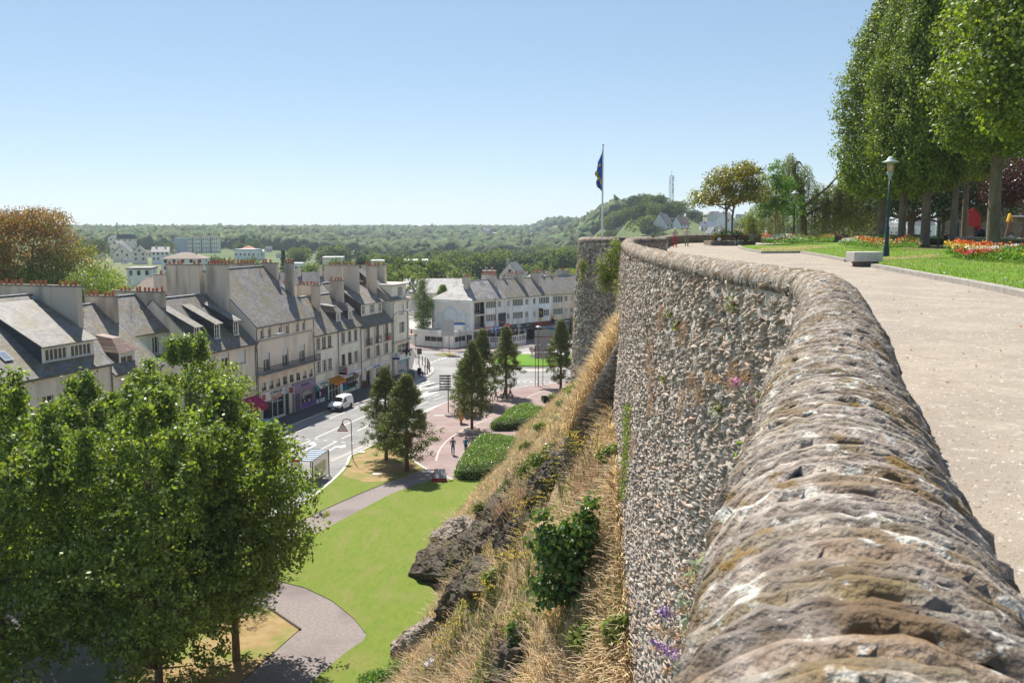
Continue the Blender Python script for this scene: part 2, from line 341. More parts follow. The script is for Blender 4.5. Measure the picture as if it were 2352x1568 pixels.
# rampart, tower, terrace, slope below the wall
TZ=22.4
def stonemat(name,a,b_,c,sc=1.0):
 """weathered slate: colour differs stone by stone, with lichen and rust patches"""
 m=mat(name,a,b_,7*sc,rough=0.95,bump=0.5,bscale=38*sc,island=0.28,hsv=0.010,c3=c,s3=2.3*sc,spec=0.2);return m
M_STONE=stonemat('slate rubble',(0.25,0.205,0.17),(0.52,0.45,0.38),(0.40,0.28,0.19))
M_STONED=stonemat('brown slate rubble',(0.16,0.135,0.105),(0.36,0.31,0.25),(0.28,0.18,0.11))
M_MORT=mat('lime mortar',(0.48,0.41,0.34),(0.66,0.58,0.49),5,rough=1,bump=0.8,bscale=14)
M_COPE=stonemat('coping slate',(0.135,0.11,0.088),(0.40,0.35,0.30),(0.19,0.135,0.075),1.8)
def _lichen(m):
 t=m.node_tree;N=t.nodes;L=t.links;b=N['Principled BSDF'];src=b.inputs['Base Color'].links[0].from_socket
 n=N.new('ShaderNodeTexNoise');n.inputs['Scale'].default_value=9;n.inputs['Detail'].default_value=8;n.inputs['Roughness'].default_value=.7
 tc=N.new('ShaderNodeTexCoord');L.new(tc.outputs['Object'],n.inputs['Vector'])
 r=N.new('ShaderNodeValToRGB');r.color_ramp.elements[0].position=.555;r.color_ramp.elements[1].position=.62;L.new(n.outputs['Fac'],r.inputs[0])
 x=N.new('ShaderNodeMixRGB');L.new(r.outputs[0],x.inputs[0]);L.new(src,x.inputs[1]);x.inputs[2].default_value=(.50,.49,.44,1)
 n2=N.new('ShaderNodeTexNoise');n2.inputs['Scale'].default_value=5;n2.inputs['Detail'].default_value=9;mp=N.new('ShaderNodeMapping');mp.inputs['Location'].default_value=(7,3,1);L.new(tc.outputs['Object'],mp.inputs[0]);L.new(mp.outputs[0],n2.inputs['Vector'])
 r2=N.new('ShaderNodeValToRGB');r2.color_ramp.elements[0].position=.63;r2.color_ramp.elements[1].position=.69;L.new(n2.outputs['Fac'],r2.inputs[0])
 y=N.new('ShaderNodeMixRGB');L.new(r2.outputs[0],y.inputs[0]);L.new(x.outputs[0],y.inputs[1]);y.inputs[2].default_value=(.20,.125,.04,1)
 L.new(y.outputs[0],b.inputs['Base Color'])
_lichen(M_COPE)
WP=Path([(-0.6,-3.0),(0.0,-0.6),(0.48,1.0),(0.78,1.95),(1.10,3.0),(1.46,4.0),(1.85,5.2),(2.42,6.7),(3.08,8.7),(3.92,11.2),(4.50,13.3),(4.62,14.6),(4.52,16.2),(4.36,18.5),(4.32,22),(4.40,27),(4.9,36),(5.75,45),(6.75,53.5),(7.9,61.5),(9.4,69),(11.3,76)],10)
def wall_base(y):
 return np.interp(y,[0,14,18,22,27,31,36,41,47,55,62,72],[8.5,9.5,10.6,12.2,14.6,16.0,16.6,18.4,19.4,18.6,15.5,12])
def face_pts(P,us,zs,ztop,off,batter):
 x,y=P.at(us);e=.12;xa,ya=P.at(np.maximum(us-e,0));xb,yb=P.at(np.minimum(us+e,P.L));tx,ty=xb-xa,yb-ya;n=np.hypot(tx,ty)+1e-9;tx/=n;ty/=n
 o=off+batter*(ztop-zs);return x-ty*o,y+tx*o,tx,ty,-ty,tx
def rubble(P,u0,u1,zt,zbf,off,batter,lm=(.16,.42),hm=(.045,.11),pm=(.02,.08),seed=1,tilt=0.0,dens=1.0):
 r=np.random.default_rng(seed);S=[]
 z=zt
 while z>-1:
  h=r.uniform(*hm);z-=h;u=u0+r.uniform(0,.3)
  while u<u1:
   l=r.uniform(*lm);S.append((u+l/2,z+h/2+r.normal(0,.012),l,h));u+=l+r.uniform(.005,.03)
  if z<5:break
 S=np.array(S);zb=zbf(P.at(S[:,0])[1]);S=S[(S[:,1]>zb-.5)]
 S=S[r.random(len(S))<dens];n=len(S)
 x,y,tx,ty,nx,ny=face_pts(P,S[:,0],S[:,1],zt,off,batter)
 l=S[:,2]*r.uniform(.75,1.02,n);h=S[:,3]*r.uniform(.6,.98,n);p=r.uniform(pm[0],pm[1],n)**1.0;p*=np.where(r.random(n)<.12,1.8,1)
 a=r.normal(tilt,.12,n);ca,sa=np.cos(a),np.sin(a)
 V=np.zeros((n,9,3))
 for k,(sx,sz,dp,sh)in enumerate([(-1,-1,0,1.05),(1,-1,0,1.05),(1,1,0,1.05),(-1,1,0,1.05),(-1,-1,1,.92),(1,-1,1,.92),(1,1,1,.92),(-1,1,1,.92),(0,0,1.15,0)]):
  j=r.uniform(.72,1.12,n)if dp else 1;U=sx*l/2*sh*j+(r.uniform(-.2,.2,n)*l if k==8 else 0);W=sz*h/2*sh*(r.uniform(.6,1.15,n)if dp else 1)+(r.uniform(-.3,.3,n)*h if k==8 else 0)
  dd=np.where(dp>0,p*dp*r.uniform(.35,1.15,n),-.06)
  uu=U*ca-W*sa;ww=U*sa+W*ca
  V[:,k,0]=x+tx*uu+nx*dd;V[:,k,1]=y+ty*uu+ny*dd;V[:,k,2]=S[:,1]+ww
 F3=np.array([(0,1,5),(0,5,4),(1,2,6),(1,6,5),(2,3,7),(2,7,6),(3,0,4),(3,4,7),(4,5,8),(5,6,8),(6,7,8),(7,4,8)])[:,::-1]
 F=(F3[None]+(np.arange(n)*9)[:,None,None]).reshape(-1,3);return V.reshape(-1,3),F
def backing(P,u0,u1,zt,zbf,off,batter,du=.13,dz=.2,amp=.028,zlo=None):
 us=np.arange(u0,u1+du,du);nz=130;V=[]
 for u in us:
  yy=P.at(u)[1];lo=float(zbf(yy))-1.5;zs=np.linspace(zt,lo,nz);x,y,*_r=face_pts(P,np.full(nz,u),zs,zt,off,batter);V.append(np.stack([x,y,zs],1))
 V=np.array(V);V[:,:,0]+=rng.normal(0,amp,V.shape[:2]);n=len(us)
 i=np.arange(n-1)[:,None]*nz+np.arange(nz-1)[None];F=np.stack([i,i+1,i+nz+1,i+nz],-1).reshape(-1,4);return V.reshape(-1,3),F
def masonry(name,parent,P,u0,u1,zt,zbf,off,batter,m=(None,None),seed=1,**kw):
 V1,F1=backing(P,u0,u1,zt,zbf,off,batter)
 F1=np.concatenate([F1[:,[0,1,2]],F1[:,[0,2,3]]]);V2,F2=rubble(P,u0,u1,zt,zbf,off,batter,seed=seed,**kw);V3,F3=rubble(P,u0,u1,zt,zbf,off,batter,seed=seed+50,lm=(.06,.2),hm=(.03,.08),pm=(.005,.045),tilt=kw.get('tilt',0)-.1,dens=.25);V2,F2=np.concatenate([V2,V3]),np.concatenate([F2,F3+len(V2)])
 V=np.concatenate([V1,V2]);F=np.concatenate([F1,F2+len(V1)]);mi=np.r_[np.zeros(len(F1),int),np.ones(len(F2),int)]
 return link(npmesh(name,V,F,[m[0]or M_MORT,m[1]or M_STONE],mi),name,parent)
def coping(name,parent,P,u0,u1,ztop,wd=.74,ht=.30,seed=3,na=14,near=0,th=(.024,.046),base=None):
 """half-round coping of slate slabs set on edge across the wall"""
 r=np.random.default_rng(seed);VV=[];FF=[];n0=0;u=u0
 while u<u1:
  t=r.uniform(.045,.085)if u<near else r.uniform(*th)*(1.2 if u<30 else 1.5 if u<60 else 2);A=40 if u<near else na;sub=4 if u<near else 2
  x,y=P.at(u);tn=P.tan(u);lean=r.normal(0.16,.04 if u<near else.10);rad=r.normal(0,.015 if u<near else.024);sc=r.uniform(.965,1.03);twist=r.normal(0,.02 if u<near else.05)
  ang=np.linspace(-.30,pi+.30,A);rr_=1+rad+r.normal(0,.010 if u<near else.014,A)
  if u<near:rr_+=.008*np.sin(ang*r.uniform(5,11)+r.uniform(0,6))+.006*np.sin(ang*r.uniform(18,30)+r.uniform(0,6))
  rings=[]
  for k in range(sub+1):
   f=k/sub;e={0:.90,sub:.93}.get(k,1.0);e2=e*(1+(r.normal(0,.007,A)if u<near else 0))
   lx=-np.cos(ang)*wd/2*rr_*e2*sc;lz=np.sin(ang)*ht*rr_*e2*sc
   ln_=(f-.5)*t*.97+lz*lean*.35+lx*twist+(r.normal(0,.004,A)if u<near else 0)
   rings.append(np.stack([x+tn[0]*ln_+tn[1]*lx,y+tn[1]*ln_-tn[0]*lx,ztop-ht+lz],1))
  V=np.concatenate(rings);VV.append(V)
  for k in range(sub):
   i=n0+k*A+np.arange(A-1);FF.append(np.stack([i,i+1,i+A+1,i+A],1))
  for k in(0,sub):
   i=n0+k*A+np.arange(A//2-1);j=n0+k*A+(A-1-np.arange(A//2-1));FF.append(np.stack([i,i+1,j-1,j],1))
  n0+=len(V);u+=t
 us_=np.linspace(u0,u1,int((u1-u0)*4)+2);an=np.linspace(-.3,pi+.3,9);R_=[]
 for u in us_:x,y=P.at(u);tn=P.tan(u);lx=-np.cos(an)*wd/2*.93;R_.append(np.stack([x+tn[1]*lx,y-tn[0]*lx,ztop-ht+np.sin(an)*ht*.93],1))
 n_=len(us_);i=np.arange(n_-1)[:,None]*9+np.arange(8)[None];link(npmesh('bedding',np.concatenate(R_),np.stack([i,i+1,i+10,i+9],-1).reshape(-1,4),mat('dark bedding mortar',(.07,.055,.045),(.14,.11,.09),6,rough=1)),'bedding',parent)
 return link(npmesh(name,np.concatenate(VV),np.concatenate(FF),M_COPE),name,parent)
wall=T('rampart_wall','long curving slate rampart wall with rounded coping sweeping from the foreground','wall',(0,0,0))
masonry('masonry',wall,WP,3.0,WP.L-.5,23.12,wall_base,.30,.075,seed=5,tilt=-.14,lm=(.16,.55),hm=(.035,.09),pm=(.012,.065),dens=.97)
coping('coping',wall,WP,0.2,WP.L,23.36,seed=8,near=16,na=16)
b=MB()
us=np.linspace(0,WP.L,140);pts=[(*WP.at(u),WP.tan(u))for u in us]
for s_ in(-.29,):
 for k in range(len(pts)-1):
  (x0,y0,t0),(x1,y1,t1)=pts[k],pts[k+1]
  b.quad((x0-t0[1]*s_,y0+t0[0]*s_,TZ-.1),(x1-t1[1]*s_,y1+t1[0]*s_,TZ-.1),(x1-t1[1]*s_,y1+t1[0]*s_,23.2),(x0-t0[1]*s_,y0+t0[0]*s_,23.2))
x,y=WP.at(WP.L);tn=WP.tan(WP.L);b.box(-.36,.36,-.02,.25,TZ-.2,23.42,0,Matrix.Translation((x,y,0))@Matrix.Rotation(math.atan2(tn[1],tn[0])-pi/2,4,'Z'))
b.build('inner_face',mat('parapet render',(.17,.135,.105),(.34,.29,.235),4,rough=1,bump=1,bscale=9,c3=(.14,.11,.09),s3=1.3),wall)
bt=T('stone_buttress','sloping slate buttress leaning on the rampart below the lilac bushes','buttress',(0,0,0))
ang_b=0
def bp_(x,y,z):return(x,y,z)
b=MB();b.hexa([(2.1,38.2,9),(5.0,37.2,9),(5.2,39.8,9),(2.2,40.6,9),(2.25,38.3,15.0),(4.85,37.5,20.2),(5.1,39.6,20.5),(2.3,40.5,15.2)]);b.build('core',M_MORT,bt)
BPf=Path([(5.05,37.2),(2.1,38.2)],smooth=False)
V2,F2=rubble(BPf,0.0,BPf.L,20.4,lambda y:np.full(np.shape(y),10.0),-0.02,0.0,lm=(.2,.5),hm=(.06,.12),pm=(.01,.045),seed=21)
V2=V2.reshape(-1,9,3);c=V2.mean(1);ok=c[:,2]<15.0+(c[:,0]-2.25)*2.0;V2=V2[ok]
V2[:,:,1]-=.12
F3=(F2[:12][None]+(np.arange(len(V2))*9)[:,None,None]).reshape(-1,3)
link(npmesh('masonry',V2.reshape(-1,3),F3,M_STONED),'masonry',bt)
tc_=(9.3,69.6);tr_=4.25
TP=Path([(tc_[0]+tr_*cos(a),tc_[1]+tr_*sin(a))for a in np.linspace(-pi*.30,-pi*1.62,60)],smooth=False)
tw=T('round_tower','round slate bastion tower with flagpole rising behind the rampart bend','tower',(0,0,0))
TPr=Path([(tc_[0]+tr_*cos(a),tc_[1]+tr_*sin(a))for a in np.linspace(-pi*.36,-pi*1.63,80)],smooth=False)
masonry('masonry',tw,TPr,0,TPr.L,23.05,lambda y:np.full(np.shape(y),6.0),.02,.045,(None,M_STONED),seed=9,lm=(.22,.6),hm=(.06,.13),pm=(.01,.06))
TC=Path([(tc_[0]+(tr_-.3)*cos(a),tc_[1]+(tr_-.3)*sin(a))for a in np.linspace(-pi*.36,-pi*1.63,90)],smooth=False)
coping('coping',tw,TC,0,TC.L,23.36,seed=4,na=9,th=(.05,.09))
b=MB();aa=np.linspace(-pi*.36,-pi*1.63,40);ip=[(tc_[0]+(tr_-.62)*cos(a),tc_[1]+(tr_-.62)*sin(a))for a in aa]
for i in range(39):b.quad((*ip[i],TZ-.3),(*ip[i+1],TZ-.3),(*ip[i+1],23.2),(*ip[i],23.2))
b.lathe([(tr_-.2,TZ-.1),(.01,TZ-.1)],48,tc_,cap=False);b.build('inner_face',MATS['parapet render'],tw)
FP=Path([(11.6,73.5),(12.6,77.5),(14.0,84),(16.2,94),(18.6,101.5),(22,105.3),(27,106.3),(34,106),(46,104)],8)
fp=T('stone_parapet','low stone parapet with rounded coping closing the far end of the terrace','wall',(0,0,0))
FPr=Path(list(reversed([tuple(p)for p in FP.p])),smooth=False)
masonry('masonry',fp,FPr,0,FPr.L,23.15,lambda y:np.full(np.shape(y),TZ+.3),.24,.0,(MATS['parapet render'],M_STONED),seed=12,lm=(.2,.5),hm=(.08,.15),pm=(.01,.05),dens=.75)
coping('coping',fp,FP,0,FP.L,23.36,seed=14,na=9,th=(.07,.12),wd=.62,ht=.24)
M_GRAV=mat('pale gravel',(0.30,0.253,0.198),(0.385,0.33,0.262),1.4,rough=1,bump=.45,bscale=70,c3=(0.30,0.255,0.21),s3=0.55)
def _speck(m,sc,c,lo,hi):
 t=m.node_tree;N=t.nodes;L=t.links;b=N['Principled BSDF'];src=b.inputs['Base Color'].links[0].from_socket
 tc=N.new('ShaderNodeTexCoord');n=N.new('ShaderNodeTexNoise');n.inputs['Scale'].default_value=sc;n.inputs['Detail'].default_value=3;L.new(tc.outputs['Object'],n.inputs['Vector'])
 r=N.new('ShaderNodeValToRGB');r.color_ramp.elements[0].position=lo;r.color_ramp.elements[1].position=hi;L.new(n.outputs['Fac'],r.inputs[0])
 x=N.new('ShaderNodeMixRGB');L.new(r.outputs[0],x.inputs[0]);L.new(src,x.inputs[1]);x.inputs[2].default_value=c+(1,);L.new(x.outputs[0],b.inputs['Base Color'])
_speck(MATS['lawn'],5,(.16,.21,.03),.45,.62);_speck(MATS['lawn'],26,(.07,.12,.015),.56,.72)
_speck(M_GRAV,24,(.20,.17,.14),.60,.74);_speck(M_GRAV,9,(.44,.385,.33),.58,.72)
tp=[tuple(WP.at(u))for u in np.linspace(0,WP.L,60)]+[(11.4,76)]+[tuple(p)for p in FP.p[::3]]+[(120,112),(120,-8),(0,-8)]
sheet('terrace_path',tp,TZ,M_GRAV)
tl=[g('b2',*p,TZ)[:2]for p in[(962,586),(985,612),(1110,642),(1258,670),(1742,666)]]+[g('z7',*p,TZ)[:2]for p in[(400,1038),(560,1072),(800,1092),(780,1118),(950,1150),(1200,1197),(1500,1252),(1952,1345),(2300,1430)]]
tlp=tl+[(60,12),(95,40),(95,100),(30,101),(27,92)]
slab('terrace_lawn',[(x,y)for x,y in tlp],TZ+.10,mat('terrace lawn',(0.085,0.19,0.012),(0.15,0.235,0.02),0.7,rough=1,bump=.9,bscale=35,c3=(0.22,0.22,0.04),s3=0.4))
for o in bpy.data.objects:
 if o.name.startswith('terrace_lawn')and o.type=='MESH':
  for v in o.data.vertices:
   if v.co.z<1:v.co.z=TZ-.05
kerb('kerb',tl[:4],.22,TZ+.14,z0=TZ-.05,smooth=3,m=mat('terrace kerb',(.28,.25,.22),(.42,.39,.35),4,rough=.95,bump=.4));kerb('kerb',tl[3:6],.22,TZ+.14,z0=TZ-.05,smooth=0,m=MATS['terrace kerb'])
kerb('kerb',tl[4:7],.22,TZ+.14,z0=TZ-.05,smooth=3,m=MATS['terrace kerb']);kerb('kerb',tl[8:],.3,TZ+.15,z0=TZ-.05,smooth=5,m=MATS['terrace kerb'])
sheet('dry_lawn',[g('b2',*p,TZ)[:2]for p in[(1130,640),(1300,652),(1740,650),(1900,628),(2150,606),(1800,600),(1300,610)]],TZ+.108,MATS['parched lawn'])
sheet('dry_lawn',[g('z7',*p,TZ)[:2]for p in[(600,1085),(860,1080),(1250,1050),(1300,1020),(1100,1035),(850,1050)]],TZ+.108,MATS['parched lawn'])
sheet('bare_soil',[g('z7',1080,985,TZ)[:2],g('z7',1420,985,TZ)[:2],(95,52),(95,99),(40,99),(30,70)],TZ+.112,mat('leaf litter soil',(.22,.15,.09),(.34,.25,.16),3,rough=1,bump=.6,c3=(.12,.09,.06),s3=.6))
for o in bpy.data.objects:
 if o.name.startswith(('bare_soil','terrace_')):o['kind']='structure'
 # slope under the rampart
BX=[(0,-7.5),(46,-6.6),(50,-6.5),(56,-4.6),(60,-5.2),(62,-6.6),(66,-6.4),(70,-6.2),(74,-4.9),(84.5,-3.0),(95,-1.6),(105,0.4),(118,3.6),(132,7.2),(142,10.5),(160,18),(175,26)]
def _n2(x,y,s,o=0):
 return np.sin(x*s+o)*np.cos(y*s*1.13+o*2.1)+.5*np.sin(x*s*2.3+y*s*1.7+o)+.35*np.cos(x*s*4.1-y*s*3.3+o*3)
_wy=WP.p[:,1];_wx=WP.p[:,0]
def hillz(x,y):
 x=np.asarray(x,float);y=np.asarray(y,float)
 xb=np.interp(y,[p[0]for p in BX],[p[1]for p in BX]);xt=np.interp(y,_wy,_wx)-.3;xt=np.where(y>76,11.3+(y-76)*.16,xt)
 zt=wall_base(y);zt=np.where(y>72,12+(y-72)*.05,zt);xt=xt-.075*np.maximum(23-zt,0)*.9
 s=(x-xb)/np.maximum(xt-xb,.5);sc_=np.clip(s,0,1)
 pr=sc_**1.12-.05*np.sin(sc_*pi)
 z=zt*pr+(_n2(x,y,.62)*.62+np.maximum(_n2(x,y,.95,1.4),0)**1.5*.5)*np.sin(np.clip(sc_,0,1)*pi)+_n2(x,y,2.1,2)*.16*np.sin(sc_*pi)
 z=np.where(s>1,zt+0*z,z);return np.where(s<0,s*3.0,z)
hx=np.linspace(-9,30,150);hy=np.concatenate([np.linspace(12,80,190),np.linspace(80.6,176,90)]);X,Y=np.meshgrid(hx,hy);Zt=hillz(X,Y)
wx=np.interp(Y,_wy,_wx);wx=np.where(Y>76,1e3,wx)
V=np.stack([X.ravel(),Y.ravel(),Zt.ravel()],1);nx=len(hx);i=np.arange(len(hy)-1)[:,None]*nx+np.arange(nx-1)[None]
F=np.stack([i,i+1,i+nx+1,i+nx],-1).reshape(-1,4);ctr=V[F].mean(1)
keep=(ctr[:,0]<np.where(ctr[:,1]>76,40,np.interp(ctr[:,1],_wy,_wx)+.4))&(ctr[:,2]>-.9);F=F[keep]
M_HILL=mat('slope soil and dead grass',(0.22,0.155,0.085),(0.40,0.30,0.175),1.3,rough=1,bump=1.0,bscale=7,c3=(0.12,0.125,0.04),s3=.45)
tag(link(npmesh('slope',V,F,M_HILL,smooth=True),'slope'),kind='structure')
# buildings
def plaster(name,c,stain=.75):
 c2=tuple(v*1.10 for v in c);return mat(name,c,tuple(min(.9,v)for v in c2),.35,rough=.95,bump=.15,bscale=12,c3=tuple(v*stain for v in c),s3=.5,stretch=(1,1,.28))
M_P1=plaster('render grey cream',(.80,.70,.585));M_P2=plaster('render beige',(.85,.735,.61));M_P3=plaster('render cream',(.89,.82,.71));M_P4=plaster('render pale cream',(.88,.79,.67))
M_P5=plaster('render white',(.84,.82,.79));M_P6=plaster('render peach',(.74,.61,.47));M_CHIM=plaster('chimney render',(.60,.52,.425),.6);M_REV=mat('reveal stone',(.50,.41,.34),(.60,.51,.43),2,rough=.95)
M_ZINC=mat('zinc flashing',(.42,.44,.47),(.52,.54,.57),2,rough=.45,metal=.2);M_GUT=mat('dark zinc gutter',(.10,.095,.09),(.17,.16,.15),2,rough=.6)
M_FRAME=mat('white window paint',(.82,.81,.78),rough=.5);M_SHUT=mat('white roller shutter',(.78,.77,.75),(.70,.69,.67),1.5,rough=.6)
M_PANE=mat('window glass',(.018,.02,.022),(.055,.055,.05),1.1,rough=.08,spec=.9);M_CURT=mat('net curtain behind glass',(.45,.44,.42),(.30,.30,.29),3,rough=.3,spec=.8)
M_BRWN=mat('brown window wood',(.16,.085,.045),(.22,.12,.07),4,rough=.6);M_IRON=mat('black iron',(.03,.03,.033),rough=.5);M_POT=mat('terracotta pot',(.42,.13,.06),(.52,.18,.09),6,rough=.9,island=.2)
def slate(name,a,b_,mort,sc=1.0,moss=(.20,.17,.10)):
 if name in MATS:return MATS[name]
 m=mat(name,a,b_,.8,rough=.62,c3=moss,s3=.55,spec=.45,stretch=(1,1,.5));t=m.node_tree;N=t.nodes;L=t.links;b=N['Principled BSDF'];src=b.inputs['Base Color'].links[0].from_socket
 tc=N.new('ShaderNodeTexCoord');s=N.new('ShaderNodeSeparateXYZ');c=N.new('ShaderNodeCombineXYZ');L.new(tc.outputs['Object'],s.inputs[0]);L.new(s.outputs[0],c.inputs[0])
 ad=N.new('ShaderNodeMath');ad.operation='MULTIPLY';ad.inputs[1].default_value=1.25;L.new(s.outputs[2],ad.inputs[0]);L.new(ad.outputs[0],c.inputs[1])
 br=N.new('ShaderNodeTexBrick');br.inputs['Scale'].default_value=1;br.inputs['Brick Width'].default_value=.34*sc;br.inputs['Row Height'].default_value=.20*sc;br.inputs['Mortar Size'].default_value=.014*sc
 br.inputs['Color1'].default_value=(.70,.70,.70,1);br.inputs['Color2'].default_value=(1.18,1.16,1.14,1);br.inputs['Mortar'].default_value=(mort,mort,mort,1);L.new(c.outputs[0],br.inputs['Vector'])
 x=N.new('ShaderNodeMixRGB');x.blend_type='MULTIPLY';x.inputs[0].default_value=1;L.new(src,x.inputs[1]);L.new(br.outputs[0],x.inputs[2]);L.new(x.outputs[0],b.inputs['Base Color'])
 bp=N.new('ShaderNodeBump');bp.inputs['Strength'].default_value=.5;bp.inputs['Distance'].default_value=.02;L.new(br.outputs['Fac'],bp.inputs['Height']);bp.invert=True;L.new(bp.outputs[0],b.inputs['Normal']);return m
M_SL1=slate('roof slate weathered',(.17,.158,.15),(.26,.243,.228),.55);M_SL2=slate('roof slate grey',(.15,.15,.155),(.22,.215,.215),.6,moss=(.14,.135,.13));M_SL3=slate('roof slate dark',(.06,.065,.075),(.10,.105,.12),.7,moss=(.09,.09,.10))
M_TILE=slate('brown tile',(.16,.09,.07),(.24,.15,.12),.45,1.6);M_SL4=slate('roof fibre tiles',(.30,.285,.275),(.38,.36,.345),.6,2.0,moss=(.22,.21,.20))
_wc={}
def wallgrid(b,x0,x1,z0,z1,holes,y=0.0,dep=.24,m=0,mr=1):
 xs_=sorted({x0,x1}|{h[0]for h in holes}|{h[0]+h[2]for h in holes});zs_=sorted({z0,z1}|{h[1]for h in holes}|{h[1]+h[3]for h in holes})
 for i in range(len(xs_)-1):
  for j in range(len(zs_)-1):
   cx,cz=(xs_[i]+xs_[i+1])/2,(zs_[j]+zs_[j+1])/2
   if any(h[0]<cx<h[0]+h[2]and h[1]<cz<h[1]+h[3]for h in holes):continue
   b.quad((xs_[i],y,zs_[j]),(xs_[i+1],y,zs_[j]),(xs_[i+1],y,zs_[j+1]),(xs_[i],y,zs_[j+1]),m)
 for h in holes:
  a,c,d,e=h[0],h[0]+h[2],h[1],h[1]+h[3];Y=y+dep
  b.quad((a,y,d),(a,Y,d),(a,Y,e),(a,y,e),mr);b.quad((c,Y,d),(c,y,d),(c,y,e),(c,Y,e),mr);b.quad((a,y,e),(a,Y,e),(c,Y,e),(c,y,e),mr);b.quad((a,Y,d),(a,y,d),(c,y,d),(c,Y,d),mr)
def window(par,x,z,wd,ht,n=2,y=.2,style='',fr=None,name='window'):
 """n leaves; style: t transom bars, s half-lowered shutter, S closed, k curtain, b small panes"""
 fr=fr or M_FRAME;key=(round(wd,2),round(ht,2),n,style,fr.name)
 if key not in _wc:
  b=MB();f=.07;b.box(0,wd,-.03,.03,0,f);b.box(0,wd,-.03,.03,ht-f,ht);b.box(0,f,-.03,.03,f,ht-f);b.box(wd-f,wd,-.03,.03,f,ht-f)
  for k in range(1,n):b.box(wd*k/n-.055,wd*k/n+.055,-.035,.025,f,ht-f)
  if 't' in style:b.box(f,wd-f,-.025,.02,ht*.62,ht*.62+.04)
  if 'b' in style:
   for k in(1,2):b.box(f,wd-f,-.022,.015,ht*k/3,ht*k/3+.03)
  b.box(-.04,wd+.04,-.26,-.03,-.06,0.0,0)
  if 's' in style or 'S' in style:
   lo=ht*.62 if 's' in style else.08;b.box(.03,wd-.03,-.075,-.04,lo,ht-.02,1);b.box(0,wd,-.12,-.035,ht-.16,ht,1)
  p=MB();p.quad((f,0,f),(wd-f,0,f),(wd-f,0,ht-f),(f,0,ht-f))
  _wc[key]=(b.mesh('window',[fr,M_SHUT]),p.mesh('pane',M_CURT if 'k' in style else M_PANE))
 o=link(_wc[key][0],name,par,(x,y,z));link(_wc[key][1],'pane',o);return o
_pot={}
def pot(par,x,y,z,h=.42,r=.13):
 k=round(h,1)
 if k not in _pot:
  b=MB();b.lathe([(r*1.12,0),(r*1.12,.05),(r,.08),(r*.92,k-.08),(r*1.08,k-.06),(r*1.08,k),(r*.7,k),(r*.7,k-.2)],10);_pot[k]=b.mesh('chimney_pot',M_POT)
 return link(_pot[k],'chimney_pot',par,(x,y,z),(0,0,rnd.random()))
def chimney(par,x0,x1,y0,y1,z0,z1,pots=6,m=None):
 b=MB();b.box(x0,x1,y0,y1,z0,z1-.14);b.box(x0-.07,x1+.07,y0-.07,y1+.07,z1-.14,z1-.04,1);b.box(x0-.02,x1+.02,y0-.02,y1+.02,z1-.04,z1+.02,1)
 if y1-y0>3:
  for f in(.3,.68):yy=y0+(y1-y0)*f;b.box(x0-.045,x0,yy,yy+.5,z0,z1-.16)
 o=b.build('chimney',[m or M_CHIM,MATS.get('chimney cap')or mat('chimney cap',(.20,.165,.13),(.34,.29,.24),5,rough=1)],par);L_=y1-y0
 for k in range(pots):
  if rnd.random()<.12:continue
  f=(k+.5)/pots;pot(o,(x0+x1)/2+rnd.uniform(-.1,.1),y0+L_*f+rnd.uniform(-.06,.06),z1+.02,rnd.choice([.3,.4,.5]))
 return o
def antenna(par,x,y,z,h=2.4):
 b=MB();b.tube([(x,y,z),(x,y,z+h)],.025,5);a=rnd.uniform(0,3)
 for zz,l in((h-.1,.9),(h-.55,.6),(h*.55,.7)):
  dx,dy=cos(a)*l/2,sin(a)*l/2;b.tube([(x-dx,y-dy,z+zz),(x+dx,y+dy,z+zz)],.014,4)
  for k in range(5):f=-1+k*.5;b.tube([(x+dx*f-dy*.35,y+dy*f+dx*.35,z+zz),(x+dx*f+dy*.35,y+dy*f-dx*.35,z+zz)],.009,3)
 return b.build('antenna',MATS.get('galvanised tube')or mat('galvanised tube',(.45,.45,.45),rough=.5,metal=.5),par)
def gable_roof(par,x0,x1,e,wr,zr,wb=None,eb=None,m=None,th=.14,ov=.35,rake='zinc',name='roof'):
 wb=2*wr if wb is None else wb;eb=e if eb is None else eb;s1=(zr-e)/wr;b=MB()
 b.xprism([(-ov,e-ov*s1-th),(-ov,e-ov*s1),(wr,zr),(wb+ov,eb-ov*(zr-eb)/(wb-wr)),(wb+ov,eb-ov*(zr-eb)/(wb-wr)-th),(wr,zr-th*1.3)],x0,x1)
 b.box(x0,x1,wr-.14,wr+.14,zr-.04,zr+.035,1)
 if rake:
  for xx in(x0,x1-.07):
   b.xprism([(-ov,e-ov*s1-.02),(-ov,e-ov*s1+.05),(wr,zr+.05),(wr,zr-.02)],xx,xx+.07,1)
 return b.build(name,[m or M_SL1,M_ZINC],par)
def gutter(par,x0,x1,e,y=-.48):
 b=MB();b.xprism([(y,e+.02),(y-.02,e-.06),(y+.05,e-.13),(y+.13,e-.1),(y+.15,e),(y+.12,e),(y+.05,e-.07),(y+.02,e)],x0,x1);return b.build('gutter',M_GUT,par)
def downpipe(par,x,z0,z1,y=-.12):
 b=MB();b.tube([(x,y-.3,z1+.05),(x,y,z1-.3),(x,y,z0)],.055,6);return b.build('downpipe',M_GUT,par)
